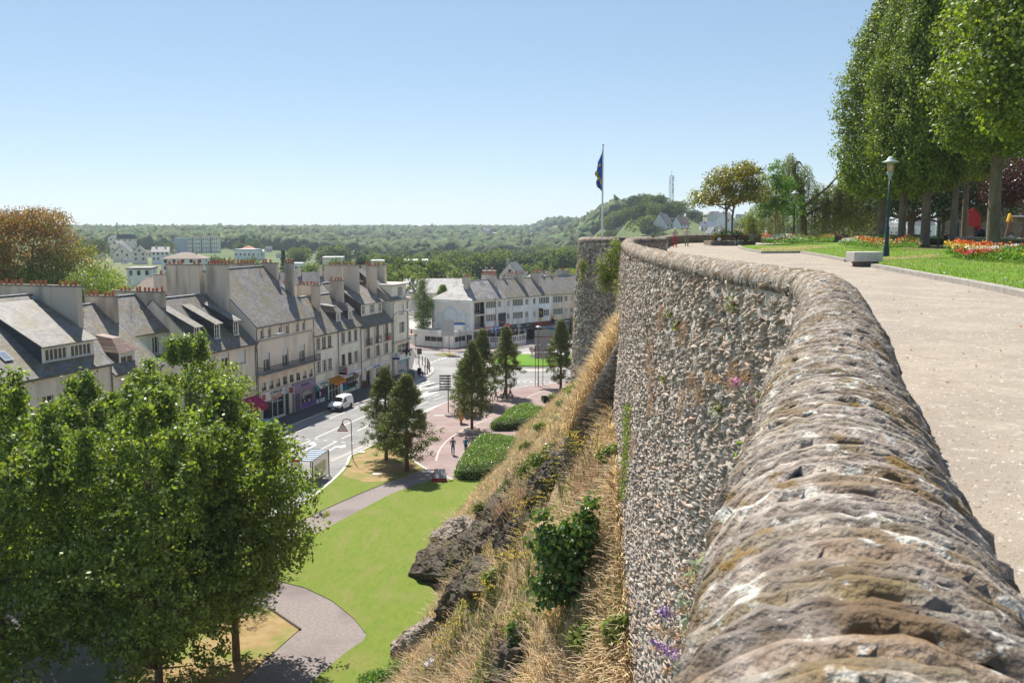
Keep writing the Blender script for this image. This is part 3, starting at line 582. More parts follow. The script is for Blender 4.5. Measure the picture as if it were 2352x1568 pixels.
def body(par,x0,x1,e,wr,zr,holes,wb=None,m=None,wf=0.0,base=0.0,low=None,name='wall',mr=None,trim=()):
 wb=2*wr if wb is None else wb;b=MB();wallgrid(b,x0,x1,base,e,holes,wf)
 b.quad((x1,wb,base),(x0,wb,base),(x0,wb,e),(x1,wb,e));ef=e-.1
 for xx,fl_ in((x0,1),(x1,0)):
  vs=[(xx,wf,base),(xx,wb,base),(xx,wb,ef),(xx,wr,zr-.12),(xx,wf,ef)];b.add(vs,[(0,4,3,2,1)if fl_ else(0,1,2,3,4)])
 b.add([(x0,wf,e),(x1,wf,e),(x1,wb,e),(x0,wb,e)],[(0,1,2,3)])
 for t in trim:b.box(*t,1)
 return b.build(name,[m or M_P1,mr or M_REV],par)
def rail(par,x0,x1,y,z0,z1,side=0.0,step=.12,name='railing',m=None,rad=.011):
 b=MB();b.box(x0,x1,y-.02,y+.02,z1-.035,z1);b.box(x0,x1,y-.015,y+.015,z0+.06,z0+.085)
 n=int((x1-x0)/step)
 for k in range(n+1):x=x0+(x1-x0)*k/n;b.box(x-rad,x+rad,y-rad,y+rad,z0,z1-.03)
 if side:
  for xx in(x0,x1):
   b.box(xx-.02,xx+.02,y,y+side,z1-.035,z1);b.box(xx-.015,xx+.015,y,y+side,z0+.06,z0+.085)
   for k in range(int(side/step)):b.box(xx-rad,xx+rad,y+k*step-rad,y+k*step+rad,z0,z1)
 return b.build(name,m or M_IRON,par)
def shed_dormer(par,x0,x1,yf,zb,zt,yr,zr,e,s,wins,m=None,ms=None,roofm=None,ov=.3,style='b',n=2,white=False):
 """front wall with windows, slate cheeks, roof running back into the slope. s: roof pitch dz/dw above eave e"""
 b=MB();wallgrid(b,x0,x1,zb,zt,wins,yf,.12,0,0);f=b.build('dormer_front',m or M_P3,par)
 for(x,z,w_,h_)in wins:window(f,x,z,w_,h_,n if w_<1.3 else max(2,int(round(w_/.48))),yf+.08,style)
 for xx,k in((x0,1),(x1,0)):
  c=MB();vs=[(xx,yf,zb-.1),(xx,yr,e+s*yr-.1),(xx,yr,zr),(xx,yf,zt)];c.add(vs,[(0,3,2,1)if k else(0,1,2,3)]);c.build('dormer_cheek',ms or M_SL3,par)
 r=MB();sl_=(zr-zt)/(yr-yf);z0=zt-ov*sl_
 r.add([(x0-.18,yf-ov,z0),(x1+.22,yf-ov,z0),(x1+.22,yr+.1,zr+.1*sl_),(x0-.18,yr+.1,zr+.1*sl_),(x0-.18,yf-ov,z0+.1),(x1+.22,yf-ov,z0+.1),(x1+.22,yr+.1,zr+.1+.1*sl_),(x0-.18,yr+.1,zr+.1+.1*sl_)],[(3,2,1,0),(4,5,6,7),(0,1,5,4),(1,2,6,5),(2,3,7,6),(3,0,4,7)])
 return r.build('dormer_roof',roofm or M_SL1,par)
def skylight(par,x,w_,e,s,wd=.8,ht=1.1):
 b=MB();z=e+s*w_;n=Vector((0,-s,1)).normalized();d=Vector((0,1,s)).normalized();p=Vector((x,w_,z))+n*.05
 c=[p+Vector((a*wd/2,0,0))+d*(b_*ht/2)for a,b_ in((-1,-1),(1,-1),(1,1),(-1,1))];c2=[q_+n*.09 for q_ in c];b.hexa(c+c2,0)
 i=[p+n*.095+Vector((a*(wd/2-.08),0,0))+d*(b_*(ht/2-.08))for a,b_ in((-1,-1),(1,-1),(1,1),(-1,1))];b.quad(*i,1)
 return b.build('skylight',[M_ZINC,MATS.get('skylight glass')or mat('skylight glass',(.25,.30,.36),rough=.05,spec=1)],par)
def spare(o,x0=None):return o
def row(name,label,u0):return T(name,label,'building',fl(u0),FRZ,'terraced buildings along the street')
def cor(u0):return lambda u:u-u0
h=row('terraced_house','leftmost house with wide slate shed dormer of two window groups and long chimney wall',-42);c=cor(-42)
w1=[(c(-40)+0,8.0,1.6,1.5)]+[(c(u),7.9,1.25,1.55)for u in(-35.0,-33.1,-31.2,-29.3)]
body(h,0,c(-26.4),11.45,8.4,17.75,w1+[(c(u),4.6,1.2,1.6)for u in(-40,-36,-32,-29)],m=M_P1,trim=[(-0.0,c(-26.4),-.10,0,10.95,11.2)])
for(x,z,a,b_)in w1:window(h,x,z,a,b_,2,.2,'t' if x>3 else 's')
for u in(-40,-36,-32,-29):window(h,c(u),4.6,1.2,1.6,2,.2,'sk')
gable_roof(h,-.1,c(-26.4),11.45,8.4,17.75,m=M_SL1);gutter(h,0,c(-26.4),11.25);downpipe(h,c(-26.6),0,11.2)
s1=(17.75-11.45)/8.4
shed_dormer(h,c(-33.8),c(-27.5),.95,12.05,13.72,7.4,17.1,11.45,s1,[(c(-33.4),12.3,2.5,1.05),(c(-30.4),12.3,2.5,1.05)],m=M_P3,style='')
skylight(h,c(-36.6),2.2,11.45,s1,.9,1.2);skylight(h,c(-27.3),7.6,11.45,s1,.6,.9)
chimney(h,c(-27.05),c(-26.4),3.0,13.2,12.0,18.6,17)
h=row('terraced_house','house with single small hipped dormer and half-closed white shutter',-26.3);c=cor(-26.3);s2=6.0/7.5
hl=[(c(-25),7.6,1.2,1.5),(c(-22.4),7.6,1.2,1.5),(c(-25),4.6,1.2,1.6),(c(-22.4),4.6,1.2,1.6)]
body(h,0,c(-19.3),10.3,7.5,16.3,hl,m=M_P1)
for q_ in hl:window(h,*q_,2,.2,'s')
gable_roof(h,0,c(-19.25),10.3,7.5,16.3,m=M_SL1);gutter(h,0,c(-19.3),10.05);downpipe(h,c(-19.5),0,10.0)
b=MB();wallgrid(b,c(-24.5),c(-22.2),10.6,12.0,[(c(-24.2),10.75,1.7,1.15)],.75,.12,0,0);f=b.build('dormer_front',M_P3,h);window(f,c(-24.2),10.75,1.7,1.15,2,.84,'s')
for u in(-24.5,-22.2):b=MB();b.add([(c(u),.75,10.5),(c(u),3.2,12.0),(c(u),.75,12.0)],[(0,2,1)]);b.build('dormer_cheek',M_SL3,h)
b=MB();A=(c(-24.85),.4,11.95);B=(c(-21.85),.4,11.95);C_=(c(-21.85),3.0,12.05);D_=(c(-24.85),3.0,12.05);E=(c(-23.9),2.0,13.25);F_=(c(-22.7),2.0,13.25);E2=(c(-23.9),4.6,13.6);F2=(c(-22.7),4.6,13.6)
b.add([A,B,C_,D_,E,F_,E2,F2],[(0,1,5,4),(1,2,7,5),(3,0,4,6),(4,5,7,6)]);b.build('dormer_roof',M_TILE,h)
chimney(h,c(-19.85),c(-19.25),5.0,8.6,13.0,17.1,7);antenna(h,c(-20.6),8.0,15.9,3.4)
h=row('terraced_house','set-back cream house with a roof terrace railing and narrow upper window',-19.3);c=cor(-19.3)
b=MB();wallgrid(b,0,c(-12.4),0,10.2,[(c(-18.3),7.4,1.1,1.5),(c(-15.6),7.4,1.1,1.5),(c(-18.3),4.5,1.1,1.5),(c(-15.6),4.5,1.1,1.5)]);b.box(0,c(-12.4),.01,4.5,10.05,10.2,1);b.build('lower_wall',[M_P1,M_REV],h)
for x_ in(-18.3,-15.6):
 for z_ in(4.5,7.4):window(h,c(x_),z_,1.1,1.5,2)
body(h,0,c(-11.7),13.0,8.6,16.7,[(c(-17.0),10.4,1.5,1.9),(c(-14.9),10.4,1.05,1.85)],wb=12.5,m=M_P3,wf=4.5,base=9)
b=MB();b.box(c(-16.98),c(-15.52),4.56,4.62,10.4,12.3);b.build('shutter',M_SHUT,h);window(h,c(-14.9),10.4,1.05,1.85,2,4.68)
b=MB();e3=13.0;sl3=3.7/4.1;b.xprism([(4.15,e3-.4),(4.15,e3-.27),(8.6,16.7),(12.9,13.0),(12.9,12.9),(8.6,16.5)],-.1,c(-11.7));b.box(0,c(-11.7),8.46,8.74,16.66,16.74,1);b.build('roof',[M_SL1,M_ZINC],h)
rail(h,.2,c(-12.3),.15,10.2,11.15,3.6);chimney(h,c(-12.3),c(-11.7),5.0,11.6,13.0,17.05,12);antenna(h,c(-13.2),8.4,16.4,3.2)
b=MB();b.box(.4,c(-12.6),.4,4.0,10.21,10.28);b.build('terrace_turf',MATS['green lawn'],h)
h=row('terraced_house','house with three long narrow slate dormers and a white rake edge',-12.4);c=cor(-12.4);s4=(16.2-10.55)/6.2
hl=[(c(u),z,1.5,1.8)for z in(8.1,4.9)for u in(-11.6,-8.9,-5.6)]
body(h,0,c(-2.0),10.55,6.2,16.2,hl+[(c(-11.5),.3,4.4,2.6),(c(-6.2),.3,3.6,2.6)],m=M_P2,trim=[(0,c(-2.0),-.16,0,10.15,10.4),(0,c(-2.0),-.06,0,4.1,4.3)])
for i_,q_ in enumerate(hl):window(h,*q_,2,.2,'S' if i_ in(2,5)else 's')
b=MB();b.box(c(-11.4),c(-7.2),.12,.2,.3,2.9);b.box(c(-6.1),c(-2.7),.12,.2,.3,2.9);b.build('shop_window',M_PANE,h)
gable_roof(h,0,c(-2.0),10.55,6.2,16.2,m=M_SL1);gutter(h,0,c(-2.0),10.3);downpipe(h,c(-2.2),0,10.2)
for u in(-12.35,-8.65,-4.95):shed_dormer(h,c(u),c(u+1.1),1.0,11.45,13.25,5.0,15.15,10.55,s4,[(c(u+.12),11.5,.86,1.55)],m=M_FRAME,ov=.35)
chimney(h,c(-2.75),c(-2.0),3.3,6.1,12.5,19.75,6);chimney(h,c(-2.75),c(-2.0),7.0,11.8,12.0,19.7,8)
b=MB();b.add([(c(-5.6),-.06,3.9),(c(-2.2),-.06,3.9),(c(-2.2),-1.5,3.0),(c(-5.6),-1.5,3.0),(c(-2.2),-1.5,2.3),(c(-5.6),-1.5,2.3)],[(3,2,1,0),(5,4,2,3),(0,1,2,3),(3,2,4,5)]);b.build('awning',mat('pink awning',(.62,.04,.17),(.70,.07,.22),2,rough=.8),h)
h=row('terraced_house','tallest beige building with long black balcony over two shopfronts',-1.95);c=cor(-1.95);s5=(19-12.45)/7.0
top=[(c(u),10.62,.78,1.5)for u in(-.9,.78,3.25,4.95,7.5,9.1)];mid=[(c(u),6.45,1.5,2.35)for u in(-.35,3.96,8.15)];low=[(c(-.95+1.63*k),4.12,.98,1.02)for k in range(8)]
shops=[(c(-1.0),.15,5.1,2.6),(c(4.35),.1,.95,2.9)]
body(h,0,c(11.85),12.45,7.0,19.0,top+mid+low+shops,m=M_P2,trim=[(0,c(11.85),-.14,0,10.25,10.42),(0,c(11.85),-.2,0,12.1,12.3),(0,c(11.85),-.06,0,5.95,6.15),(0,c(11.85),-.05,0,3.92,4.04)])
for q_ in top:window(h,*q_,2,.2,'s')
for i_,q_ in enumerate(mid):window(h,*q_,2,.2,'s')
for i_,q_ in enumerate(low):window(h,*q_,2,.3,'S' if i_ in(0,1,2,6,7)else '')
b=MB();b.box(c(-1.75),c(12.2),-1.0,0.0,6.12,6.28);b.build('balcony',M_REV,h);rail(h,c(-1.7),c(12.15),-.95,6.28,7.2,.9)
for k in range(8):rail(h,c(-.95+1.63*k)+.04,c(-.95+1.63*k)+.94,-.04,4.14,4.5,0,.1,'window_rail')
gable_roof(h,0,c(11.85),12.45,7.0,19.0,m=M_SL1);gutter(h,0,c(11.85),12.15);downpipe(h,c(11.9),0,12.1);downpipe(h,.1,0,12.1)
chimney(h,c(11.3),c(11.85),2.6,3.8,14.5,19.45,3);chimney(h,c(11.3),c(11.85),5.0,7.4,16.5,19.42,6);chimney(h,c(9.4),c(10.0),7.2,11.5,15,19.35,9);skylight(h,c(11.0),3.8,12.45,s5,.5,.8);antenna(h,c(10.2),6.9,18.9,2.0)
MW=mat('shop white',(.80,.80,.79),rough=.4);MLET=mat('dark lettering',(.03,.025,.04),rough=.5);MORG=mat('brick orange lettering',(.50,.11,.05),rough=.5)
sf=MB();sf.box(c(-1.35),c(4.15),-.16,-.04,2.78,3.88);sf.box(c(-1.1),c(-.9),-.08,.1,.1,2.78);sf.box(c(4.0),c(4.15),-.08,.1,.1,2.78);sf.box(c(-1.1),c(4.1),-.06,.1,.08,.4);sf.box(c(1.3),c(1.4),0,.1,.4,2.78);sf.box(c(2.5),c(2.6),0,.1,.4,2.78);sf.box(c(1.3),c(2.6),0,.1,2.35,2.42)
o=sf.build('shopfront',MW,h);b=MB();b.box(c(-.9),c(4.0),.06,.09,.4,2.78);b.build('pane',M_PANE,o)
b=MB();b.box(c(.9),c(3.9),-.175,-.165,2.8,3.02);b.box(c(-1.2),c(-.4),-.175,-.165,3.0,3.7);b.build('sign_stripe',MORG,o)
text('LECHEVALLIER',.52,o,(c(2.0),-.18,3.58),(pi/2,0,0),MLET,sx=.82);text("MAITRE D'OEUVRE",.26,o,(c(2.0),-.18,3.18),(pi/2,0,0),MORG,sx=1.15);text('Tel. 02 33 05 39 41',.17,o,(c(2.4),-.19,2.9),(pi/2,0,0),MW)
text('Maisons',.22,o,(c(.1),.04,2.1),(pi/2,0,0),MW);text('Renovation',.22,o,(c(3.2),.04,2.3),(pi/2,0,0),MW)
b=MB();b.box(c(4.25),c(4.32),-1.35,-.1,3.0,3.9);b.box(c(4.24),c(4.33),-1.3,-.7,3.1,3.8,1);bs=b.build('blade_sign',[MW,MORG],h)
b=MB();b.box(c(4.35),c(5.3),.1,.18,.1,2.95);b.box(c(4.82),c(4.84),.08,.1,.15,2.9,1)
for k in range(4):b.box(c(4.5),c(4.75),.07,.1,.4+k*.62,.8+k*.62,1);b.box(c(4.9),c(5.15),.07,.1,.4+k*.62,.8+k*.62,1)
b.build('door',[mat('green door',(.01,.09,.06),rough=.4),mat('green door panel',(.015,.06,.045),rough=.4)],h)
MLI=mat('lilac shopfront',(.30,.235,.34),(.34,.27,.38),1,rough=.7);MPU=mat('violet panel',(.26,.10,.42),rough=.6)
def arch(x0,x1,z0,zs,r,n=8):
 cx=(x0+x1)/2;hw=(x1-x0)/2;return[(x0,z0),(x1,z0)]+[(cx+hw*cos(a),zs+r*sin(a))for a in np.linspace(0,pi,n)]
def yprism(b,poly,y0,y1,m=0):
 n=len(poly);vs=[(x,y0,z)for x,z in poly]+[(x,y1,z)for x,z in poly]
 b.add(vs,[tuple(range(n)),tuple(range(2*n-1,n-1,-1))]+[((i+1)%n,i,n+i,n+(i+1)%n)for i in range(n)],m)
b=MB();b.box(c(6.05),c(11.5),-.14,-.02,0.02,2.85);b.box(c(6.0),c(11.55),-.34,-.02,2.85,3.85);b.box(c(6.05),c(6.3),-.24,-.14,0,2.85);b.box(c(11.25),c(11.5),-.24,-.14,0,2.85);o=b.build('shopfront',MLI,h)
b=MB();yprism(b,arch(c(6.65),c(7.75),.2,2.0,.5),-.17,-.15);b.build('shop_door',mat('grey grille door',(.16,.15,.17),(.10,.09,.11),8,stretch=(.1,1,8)),o)
b=MB();yprism(b,arch(c(8.2),c(10.9),.95,1.7,.85,14),-.17,-.15);b.build('shop_window',M_PANE,o);b=MB();b.box(c(8.2),c(10.9),-.18,-.14,.35,.9);b.build('panel',MPU,o)
for x_,z_,cc in((8.7,1.1,(.7,.6,.5)),(9.3,1.25,(.1,.12,.3)),(9.9,1.05,(.75,.75,.7)),(10.3,1.2,(.5,.15,.12)),(8.5,1.6,(.8,.8,.8))):b=MB();b.box(c(x_),c(x_)+.35,-.19,-.172,z_-.1,z_+.18);b.build('display_goods',mat('goods %.1f'%x_,cc),o)
text('MODEMA',.42,o,(c(8.9),-.36,3.42),(pi/2,0,0),mat('plum lettering',(.12,.06,.13)),sx=1.2)
b=MB();b.box(c(7.7),c(10.1),-.36,-.345,3.14,3.17);b.box(c(7.9),c(9.9),-.36,-.345,3.06,3.08);b.build('sign_stripe',MPU,o)
h=row('terraced_house','cream house with hairdresser shop and orange awning below two window bands',11.85);c=cor(11.85);s6=(14.4-9.8)/5.0
hl=[(c(u),z,1.1,1.6)for z in(7.5,4.3)for u in(12.65,14.25,15.85)]
body(h,0,c(18.85),9.8,5.0,14.4,hl+[(c(12.0),.1,3.45,2.2),(c(15.9),.05,2.7,2.5)],m=M_P3,trim=[(.5,c(17.4),-.1,0,7.3,7.42),(.5,c(17.4),-.1,0,4.1,4.22),(0,c(18.85),-.14,0,9.45,9.62)])
for i_,q_ in enumerate(hl):window(h,*q_,2,.2,'b'+('k' if i_>0 and i_<3 else ''),M_BRWN if i_ in(1,2)else None)
gable_roof(h,0,c(18.85),9.8,5.0,14.4,wb=10,m=M_SL1,rake=None);gutter(h,0,c(18.85),9.55);downpipe(h,c(18.8),0,9.5)
chimney(h,c(18.3),c(18.85),2.65,3.8,11.3,16.0,2);chimney(h,c(12.2),c(12.8),3.9,6.6,12.5,16.0,5)
chimney(h,c(17.2),c(17.8),5.4,8.6,13,16.2,5,M_CHIM)
MTQ=mat('turquoise paint',(.0,.26,.29),rough=.5)
b=MB();b.box(c(11.95),c(15.45),-.1,-.02,0.05,.16);b.box(c(11.95),c(15.45),-.1,-.02,.72,.8)
for x_ in(11.95,13.0,14.6,15.35):b.box(c(x_),c(x_)+.1,-.1,-.02,.1,2.35)
b.box(c(11.95),c(15.45),-.12,-.02,2.3,2.42);o=b.build('shopfront',MTQ,h)
b=MB();b.box(c(12.0),c(15.4),.02,.06,.8,2.3);b.build('pane',M_PANE,o);b=MB();b.box(c(12.05),c(14.6),-.06,-.03,.16,.72);b.build('panel',MW,o)
b=MB();yprism(b,[(c(12.0),2.3),(c(12.9),2.05),(c(14.9),2.25),(c(15.5),2.95),(c(11.9),2.95)],-.3,-.24);o2=b.build('signboard',MW,o);b=MB();yprism(b,[(c(11.9),2.95),(c(12.0),1.9),(c(13.0),2.1)],-.33,-.31);b.build('corner_panel',MTQ,o2)
text('COIFFURE',.44,o2,(c(13.9),-.34,2.72),(pi/2,0,0),mat('dark teal lettering',(0,.12,.11)),sx=1.1);text('HOMME',.27,o2,(c(13.9),-.34,2.36),(pi/2,0,0),MATS['dark teal lettering'])
b=MB();b.box(c(13.6),c(14.5),-.02,.0,.85,2.2);b.box(c(13.15),c(13.55),-.02,.0,1.0,1.6,1);b.build('poster',[mat('plum poster',(.20,.03,.10)),MW],o)
b=MB();x0,x1=c(15.65),c(19.1);b.add([(x0,-.03,3.05),(x1,-.03,3.05),(x1,-1.1,2.45),(x0,-1.1,2.45),(x1,-1.1,2.2),(x0,-1.1,2.2)],[(0,1,2,3),(3,2,4,5),(3,2,1,0)]);b.add([(x0,-.03,3.05),(x0,-1.1,2.45),(x0,-.03,2.45)],[(0,1,2)]);b.add([(x1,-.03,3.05),(x1,-1.1,2.45),(x1,-.03,2.45)],[(0,1,2)])
aw=b.build('awning',mat('orange awning',(.72,.30,.02),(.80,.38,.04),2,rough=.8),h);b=MB();b.box(x0,x1,-1.115,-1.10,2.12,2.36);b.build('valance',mat('red orange valance',(.62,.12,.03)),aw)
b=MB();b.box(c(15.9),c(18.6),.05,.12,.05,2.45);o=b.build('kebab_front',M_PANE,h);b=MB()
for x_ in(15.85,16.7,17.6,18.55):b.box(c(x_),c(x_)+.08,-.03,.05,0.05,2.45)
b.box(c(15.9),c(18.6),-.03,.05,1.25,1.33);b.build('frame',MW,o)
b=MB();b.box(c(18.7),c(18.8),-1.5,-.1,3.15,4.45);b.box(c(18.66),c(18.7),-1.5,-.1,3.15,4.45,1);bs=b.build('blade_sign',[MLET,MW],h);b=MB();b.box(c(18.64),c(18.66),-1.42,-.18,3.25,4.35);b.build('sign_panel',MLET,bs)
text('MARMARA',.27,bs,(c(18.62),-.7,4.1),(pi/2,0,-pi/2),MW,sx=.85);text('KEBAB',.30,bs,(c(18.62),-.65,3.75),(pi/2,0,-pi/2),MW)
b=MB();b.lathe([(.05,3.35),(.13,3.6),(.17,4.0),(.12,4.25)],8,(c(18.66),-1.28));b.build('sign_emblem',MORG,bs)
h=row('terraced_house','cream house with two small slate dormers above a bank front',18.85);c=cor(18.85)
hl=[(c(u),z,1.15,1.65)for z in(7.5,4.28)for u in(19.85,21.85,23.8)]
body(h,0,c(26.0),9.8,5.0,14.4,hl+[(c(20.0),.55,4.1,1.75),(c(25.3),.05,.65,2.1)],m=M_P5 and M_P3,trim=[(.8,c(25.1),-.1,0,7.3,7.42),(.8,c(25.1),-.1,0,4.08,4.2),(0,c(26),-.14,0,9.45,9.62)])
for i_,q_ in enumerate(hl):window(h,*q_,2,.2,'',M_BRWN if i_ in(3,4)else None)
gable_roof(h,0,c(26.0),9.8,5.0,14.4,wb=10,m=M_SL1,rake=None);gutter(h,0,c(26),9.55);downpipe(h,c(25.9),0,9.5)
for u in(20.15,23.9):
 b=MB();wallgrid(b,c(u),c(u+1.35),10.6,11.95,[(c(u+.25),10.75,.85,1.05)],.9,.1,0,0);f=b.build('dormer_front',M_FRAME,h);window(f,c(u+.25),10.75,.85,1.05,1,.96,'k')
 for v in(u,u+1.35):b=MB();b.add([(c(v),.9,10.55),(c(v),2.35,11.95),(c(v),.9,11.95)],[(0,2,1)]);b.build('dormer_cheek',M_SL3,h)
 b=MB();x0,x1=c(u-.3),c(u+1.65);b.add([(x0,.6,11.95),(x1,.6,11.95),(x1,2.4,12.0),(x0,2.4,12.0),(x0+.35,1.5,12.85),(x1-.35,1.5,12.85),(x0+.2,3.6,13.15),(x1-.2,3.6,13.15)],[(0,1,5,4),(1,2,7,5),(3,0,4,6),(4,5,7,6)]);b.box(x0+.35,x1-.35,1.45,1.55,12.83,12.9,1);b.build('dormer_roof',[M_SL1,M_ZINC],h)
chimney(h,c(25.35),c(26.0),2.6,4.7,11.3,16.35,4);chimney(h,c(19.9),c(20.5),4.6,6.8,12.8,16.0,4)
def bank_sign(h,c,x0,x1,z0,z1,txt):
 b=MB();b.box(c(x0),c(x1),-.3,-.02,z0,z1);o=b.build('shop_sign',MW,h)
 text(txt,.42,o,(c((x0+x1)/2-.6),-.32,(z0+z1)/2),(pi/2,0,0),mat('blue lettering',(.01,.05,.30)))
 b=MB();cx=c((x0+x1)/2+.1)
 b.box(c(x0)+.1,cx-2.0,-.315,-.30,z0+.12,z0+.15);b.box(cx+1.6,c(x1)-.1,-.315,-.30,z0+.12,z0+.15);b.build('sign_stripe',mat('red emblem',(.60,.02,.03)),o);return o
o=bank_sign(h,c,20.0,25.4,2.6,3.1,'Credit Mutuel')
b=MB();b.box(c(20.0),c(24.1),.08,.12,.55,2.3);o=b.build('shop_window',M_PANE,h);b=MB()
MB1,MG1=mat('window film blue',(.02,.16,.42)),mat('window film green',(.03,.22,.10))
b.lathe([(0.5,0),(.5,.02)],14,cap=True);me=b.mesh('window_film',MB1);link(me,'window_film',o,(c(20.8),.05,1.1),(pi/2,0,0),(1.5,.9,1));link(me,'window_film',o,(c(21.0),.05,1.5),(pi/2,0,0),(.9,.8,1))
b=MB();yprism(b,[(c(20.0),.55),(c(24.1),.55),(c(24.1),.9),(c(23),.75),(c(22),.95),(c(21),.7),(c(20),.85)],.04,.06);b.build('window_film',MG1,o)
for k in range(9):b=MB();xx=c(21.6+.28*k);zz=1.0+.5*abs(sin(k*2.1));b.box(xx,xx+.14,.04,.06,zz,zz+.2+.1*(k%3));b.build('window_film',[mat('film red',(.55,.05,.04)),MW,mat('film yellow',(.7,.45,.05))][k%3],o)
b=MB();b.box(c(25.3),c(25.95),.1,.16,.05,2.15);b.build('door',M_REV,h)
h=row('terraced_house','beige house with three iron balconettes and a broad slate shed dormer',26.0);c=cor(26.0);s7=(15.85-9.5)/6.28
hu=[(c(u),6.35,1.35,2.75)for u in(27.75,31.05,34.45)];hl=[(c(u),4.2,1.35,1.65)for u in(27.75,31.05,34.3)]
body(h,0,c(37.2),9.5,6.28,15.85,hu+hl+[(c(27.6),.1,1.3,2.2),(c(31),.5,2.2,1.8),(c(35.2),.1,.9,2.1)],wb=12,m=M_P2 and M_P4,trim=[(0,c(37.2),-.12,0,9.15,9.3),(0,c(37.2),-.07,0,3.95,4.1),(1.2,1.5,-.04,0,4.1,9.15),(4.5,4.8,-.04,0,4.1,9.15),(7.9,8.2,-.04,0,4.1,9.15)])
for q_ in hu:window(h,q_[0],q_[1],1.0,q_[3],2,.2);rail(h,q_[0]-.15,q_[0]+1.5,-.42,6.35,7.35,.4,.13,'balcony_rail',mat('rusty iron',(.10,.06,.045),rough=.8));b=MB();b.box(q_[0]-.18,q_[0]+1.53,-.48,0,6.2,6.33);b.build('balcony_slab',M_REV,h)
for q_ in hl:window(h,q_[0],q_[1],1.0,q_[3],2,.2)
b=MB();b.box(c(34.6),c(35.5),-.5,-.47,6.55,7.35);b.box(c(34.62),c(35.48),-.505,-.5,6.98,7.33,1);b.build('banner',[mat('red banner',(.62,.07,.03)),mat('green banner',(.12,.42,.07))],h)
b=MB();b.box(c(31.3),c(31.75),-.5,-.47,6.45,6.95);b.build('notice',MW,h)
gable_roof(h,0,c(37.2),9.5,6.28,15.85,wb=12,m=M_SL1,rake=None);gutter(h,0,c(37.2),9.25);downpipe(h,c(37.0),0,9.2)
shed_dormer(h,c(28.4),c(35.9),1.05,10.65,12.55,5.6,15.4,9.5,s7,[(c(28.75),10.95,1.0,1.25),(c(31.4),10.95,1.75,1.25),(c(34.6),10.95,.9,1.25)],m=M_P3,style='t')
bank_sign(h,c,27.0,35.6,2.5,3.0,'Credit Agricole');b=MB();b.box(c(27.6),c(28.9),.1,.16,.1,2.3);b.box(c(31),c(33.2),.1,.16,.5,2.3);b.box(c(35.2),c(36.1),.1,.16,.1,2.2);b.build('shop_window',M_PANE,h)
chimney(h,c(31.3),c(32.0),3.0,5.4,13,18.4,3);chimney(h,c(31.3),c(32.0),5.8,8.8,13,18.35,4);chimney(h,c(36.5),c(37.2),2.5,4.1,12,18.05,4)
b=MB();b.box(c(36.95),c(37.05),-1.4,-.1,3.0,4.05);b.box(c(36.93),c(36.95),-1.38,-.12,2.9,3.25,1);bs=b.build('blade_sign',[MW,MATS['blue lettering']],h)
b=MB()
for(yy,zz)in((-.75,3.8),(-.9,3.55),(-.6,3.55)):b.lathe([(.11,0),(.11,.01)],10,(0,0));me=b.mesh('sign_emblem',MATS['red emblem']);link(me,'sign_emblem',bs,(c(36.93),yy,zz),(0,-pi/2,0));b=MB()
h=row('corner_building','cream corner building with rounded end and pharmacy at street level',37.2);c=cor(37.2)
R_=3.2;ux=43.4
def outline(off=0.0,n=10):
 p=[(c(37.2),-off)]+[(c(ux)+(R_+off)*sin(a),R_-(R_+off)*cos(a))for a in np.linspace(0,pi*.56,n)];e_=p[-1]
 return p+[(e_[0]-1.5-off*.2,13),(c(37.2),13)]
b=MB();hl=[(c(39.9),9.9,2.0,1.85),(c(40.1),6.9,2.0,1.75)]
wallgrid(b,0,c(ux),0,12.2,hl);po=outline();n=len(po);zz=[(0,12.2)]
for i_ in range(1,n):
 (x0,y0),(x1,y1)=po[i_],po[(i_+1)%n]
 if i_==n-1:x1,y1=po[0]
 b.quad((x0,y0,0),(x1,y1,0),(x1,y1,12.2),(x0,y0,12.2))
b.prism(outline(.35),12.2,12.42,1);b.prism(outline(.3),5.35,5.55,1);b.prism(outline(.45),3.35,3.55,1)
b.build('wall',[M_P4,M_REV],h);window(h,c(39.9),9.9,2.0,1.85,3,.2,'S');window(h,c(40.1),6.9,2.0,1.75,3,.2,'t')
b=MB();pa=[(c(38.3),.5)]+[(c(ux)+2.75*sin(a),3.2-2.75*cos(a))for a in np.linspace(0,pi*.56,10)]+[(c(45.0),9),(c(38.3),9)]
b.prism(pa,12.42,14.7,0);b.prism([(x+(.3 if x>5 else 0),y-(.3 if y<2 else 0))for x,y in pa],14.7,14.95,1);b.build('attic_storey',[M_P4,mat('pale roof deck',(.50,.44,.37))],h)
window(h,c(40.6),12.9,1.9,1.55,4,.44,'b')
b=MB();b.add([(0,-.2,12.42),(c(41.0),-.2,12.45),(c(45),6,15.1),(c(45),13.5,15.0),(0,13.5,12.4),(c(39.5),6.2,17.5),(0,6.2,17.5)],[(0,1,5,6),(1,2,5),(2,3,5),(6,5,3,4)]);b.build('roof',M_SL2,h)
chimney(h,c(42),c(42.7),3.4,7.4,14,18.0,5);downpipe(h,c(37.5),0,12.1);downpipe(h,c(43.2),0,12.1)
for z_ in(8.95,5.95):
 cx,cy=c(ux)+2.7,1.6;b=MB();pts_=[(cx+1.5*sin(a),cy-1.5*cos(a))for a in np.linspace(-.3,pi*.9,14)];b.prism(pts_+[(cx-.8,cy+.8)],z_-.15,z_,0);o=b.build('balcony',M_REV,h);b=MB()
 for hh in(.25,.5,.75,1.0):b.tube([(x,y,z_+hh)for x,y in pts_],.022,5)
 for x,y in pts_[::2]:b.tube([(x,y,z_),(x,y,z_+1.0)],.02,5)
 b.build('railing',MW,o)
b=MB();b.box(c(44.8),c(45.5),.05,.09,6.2,6.9,0,Matrix.Translation((0,0,0)));b.build('banner',MATS['red banner'],h)
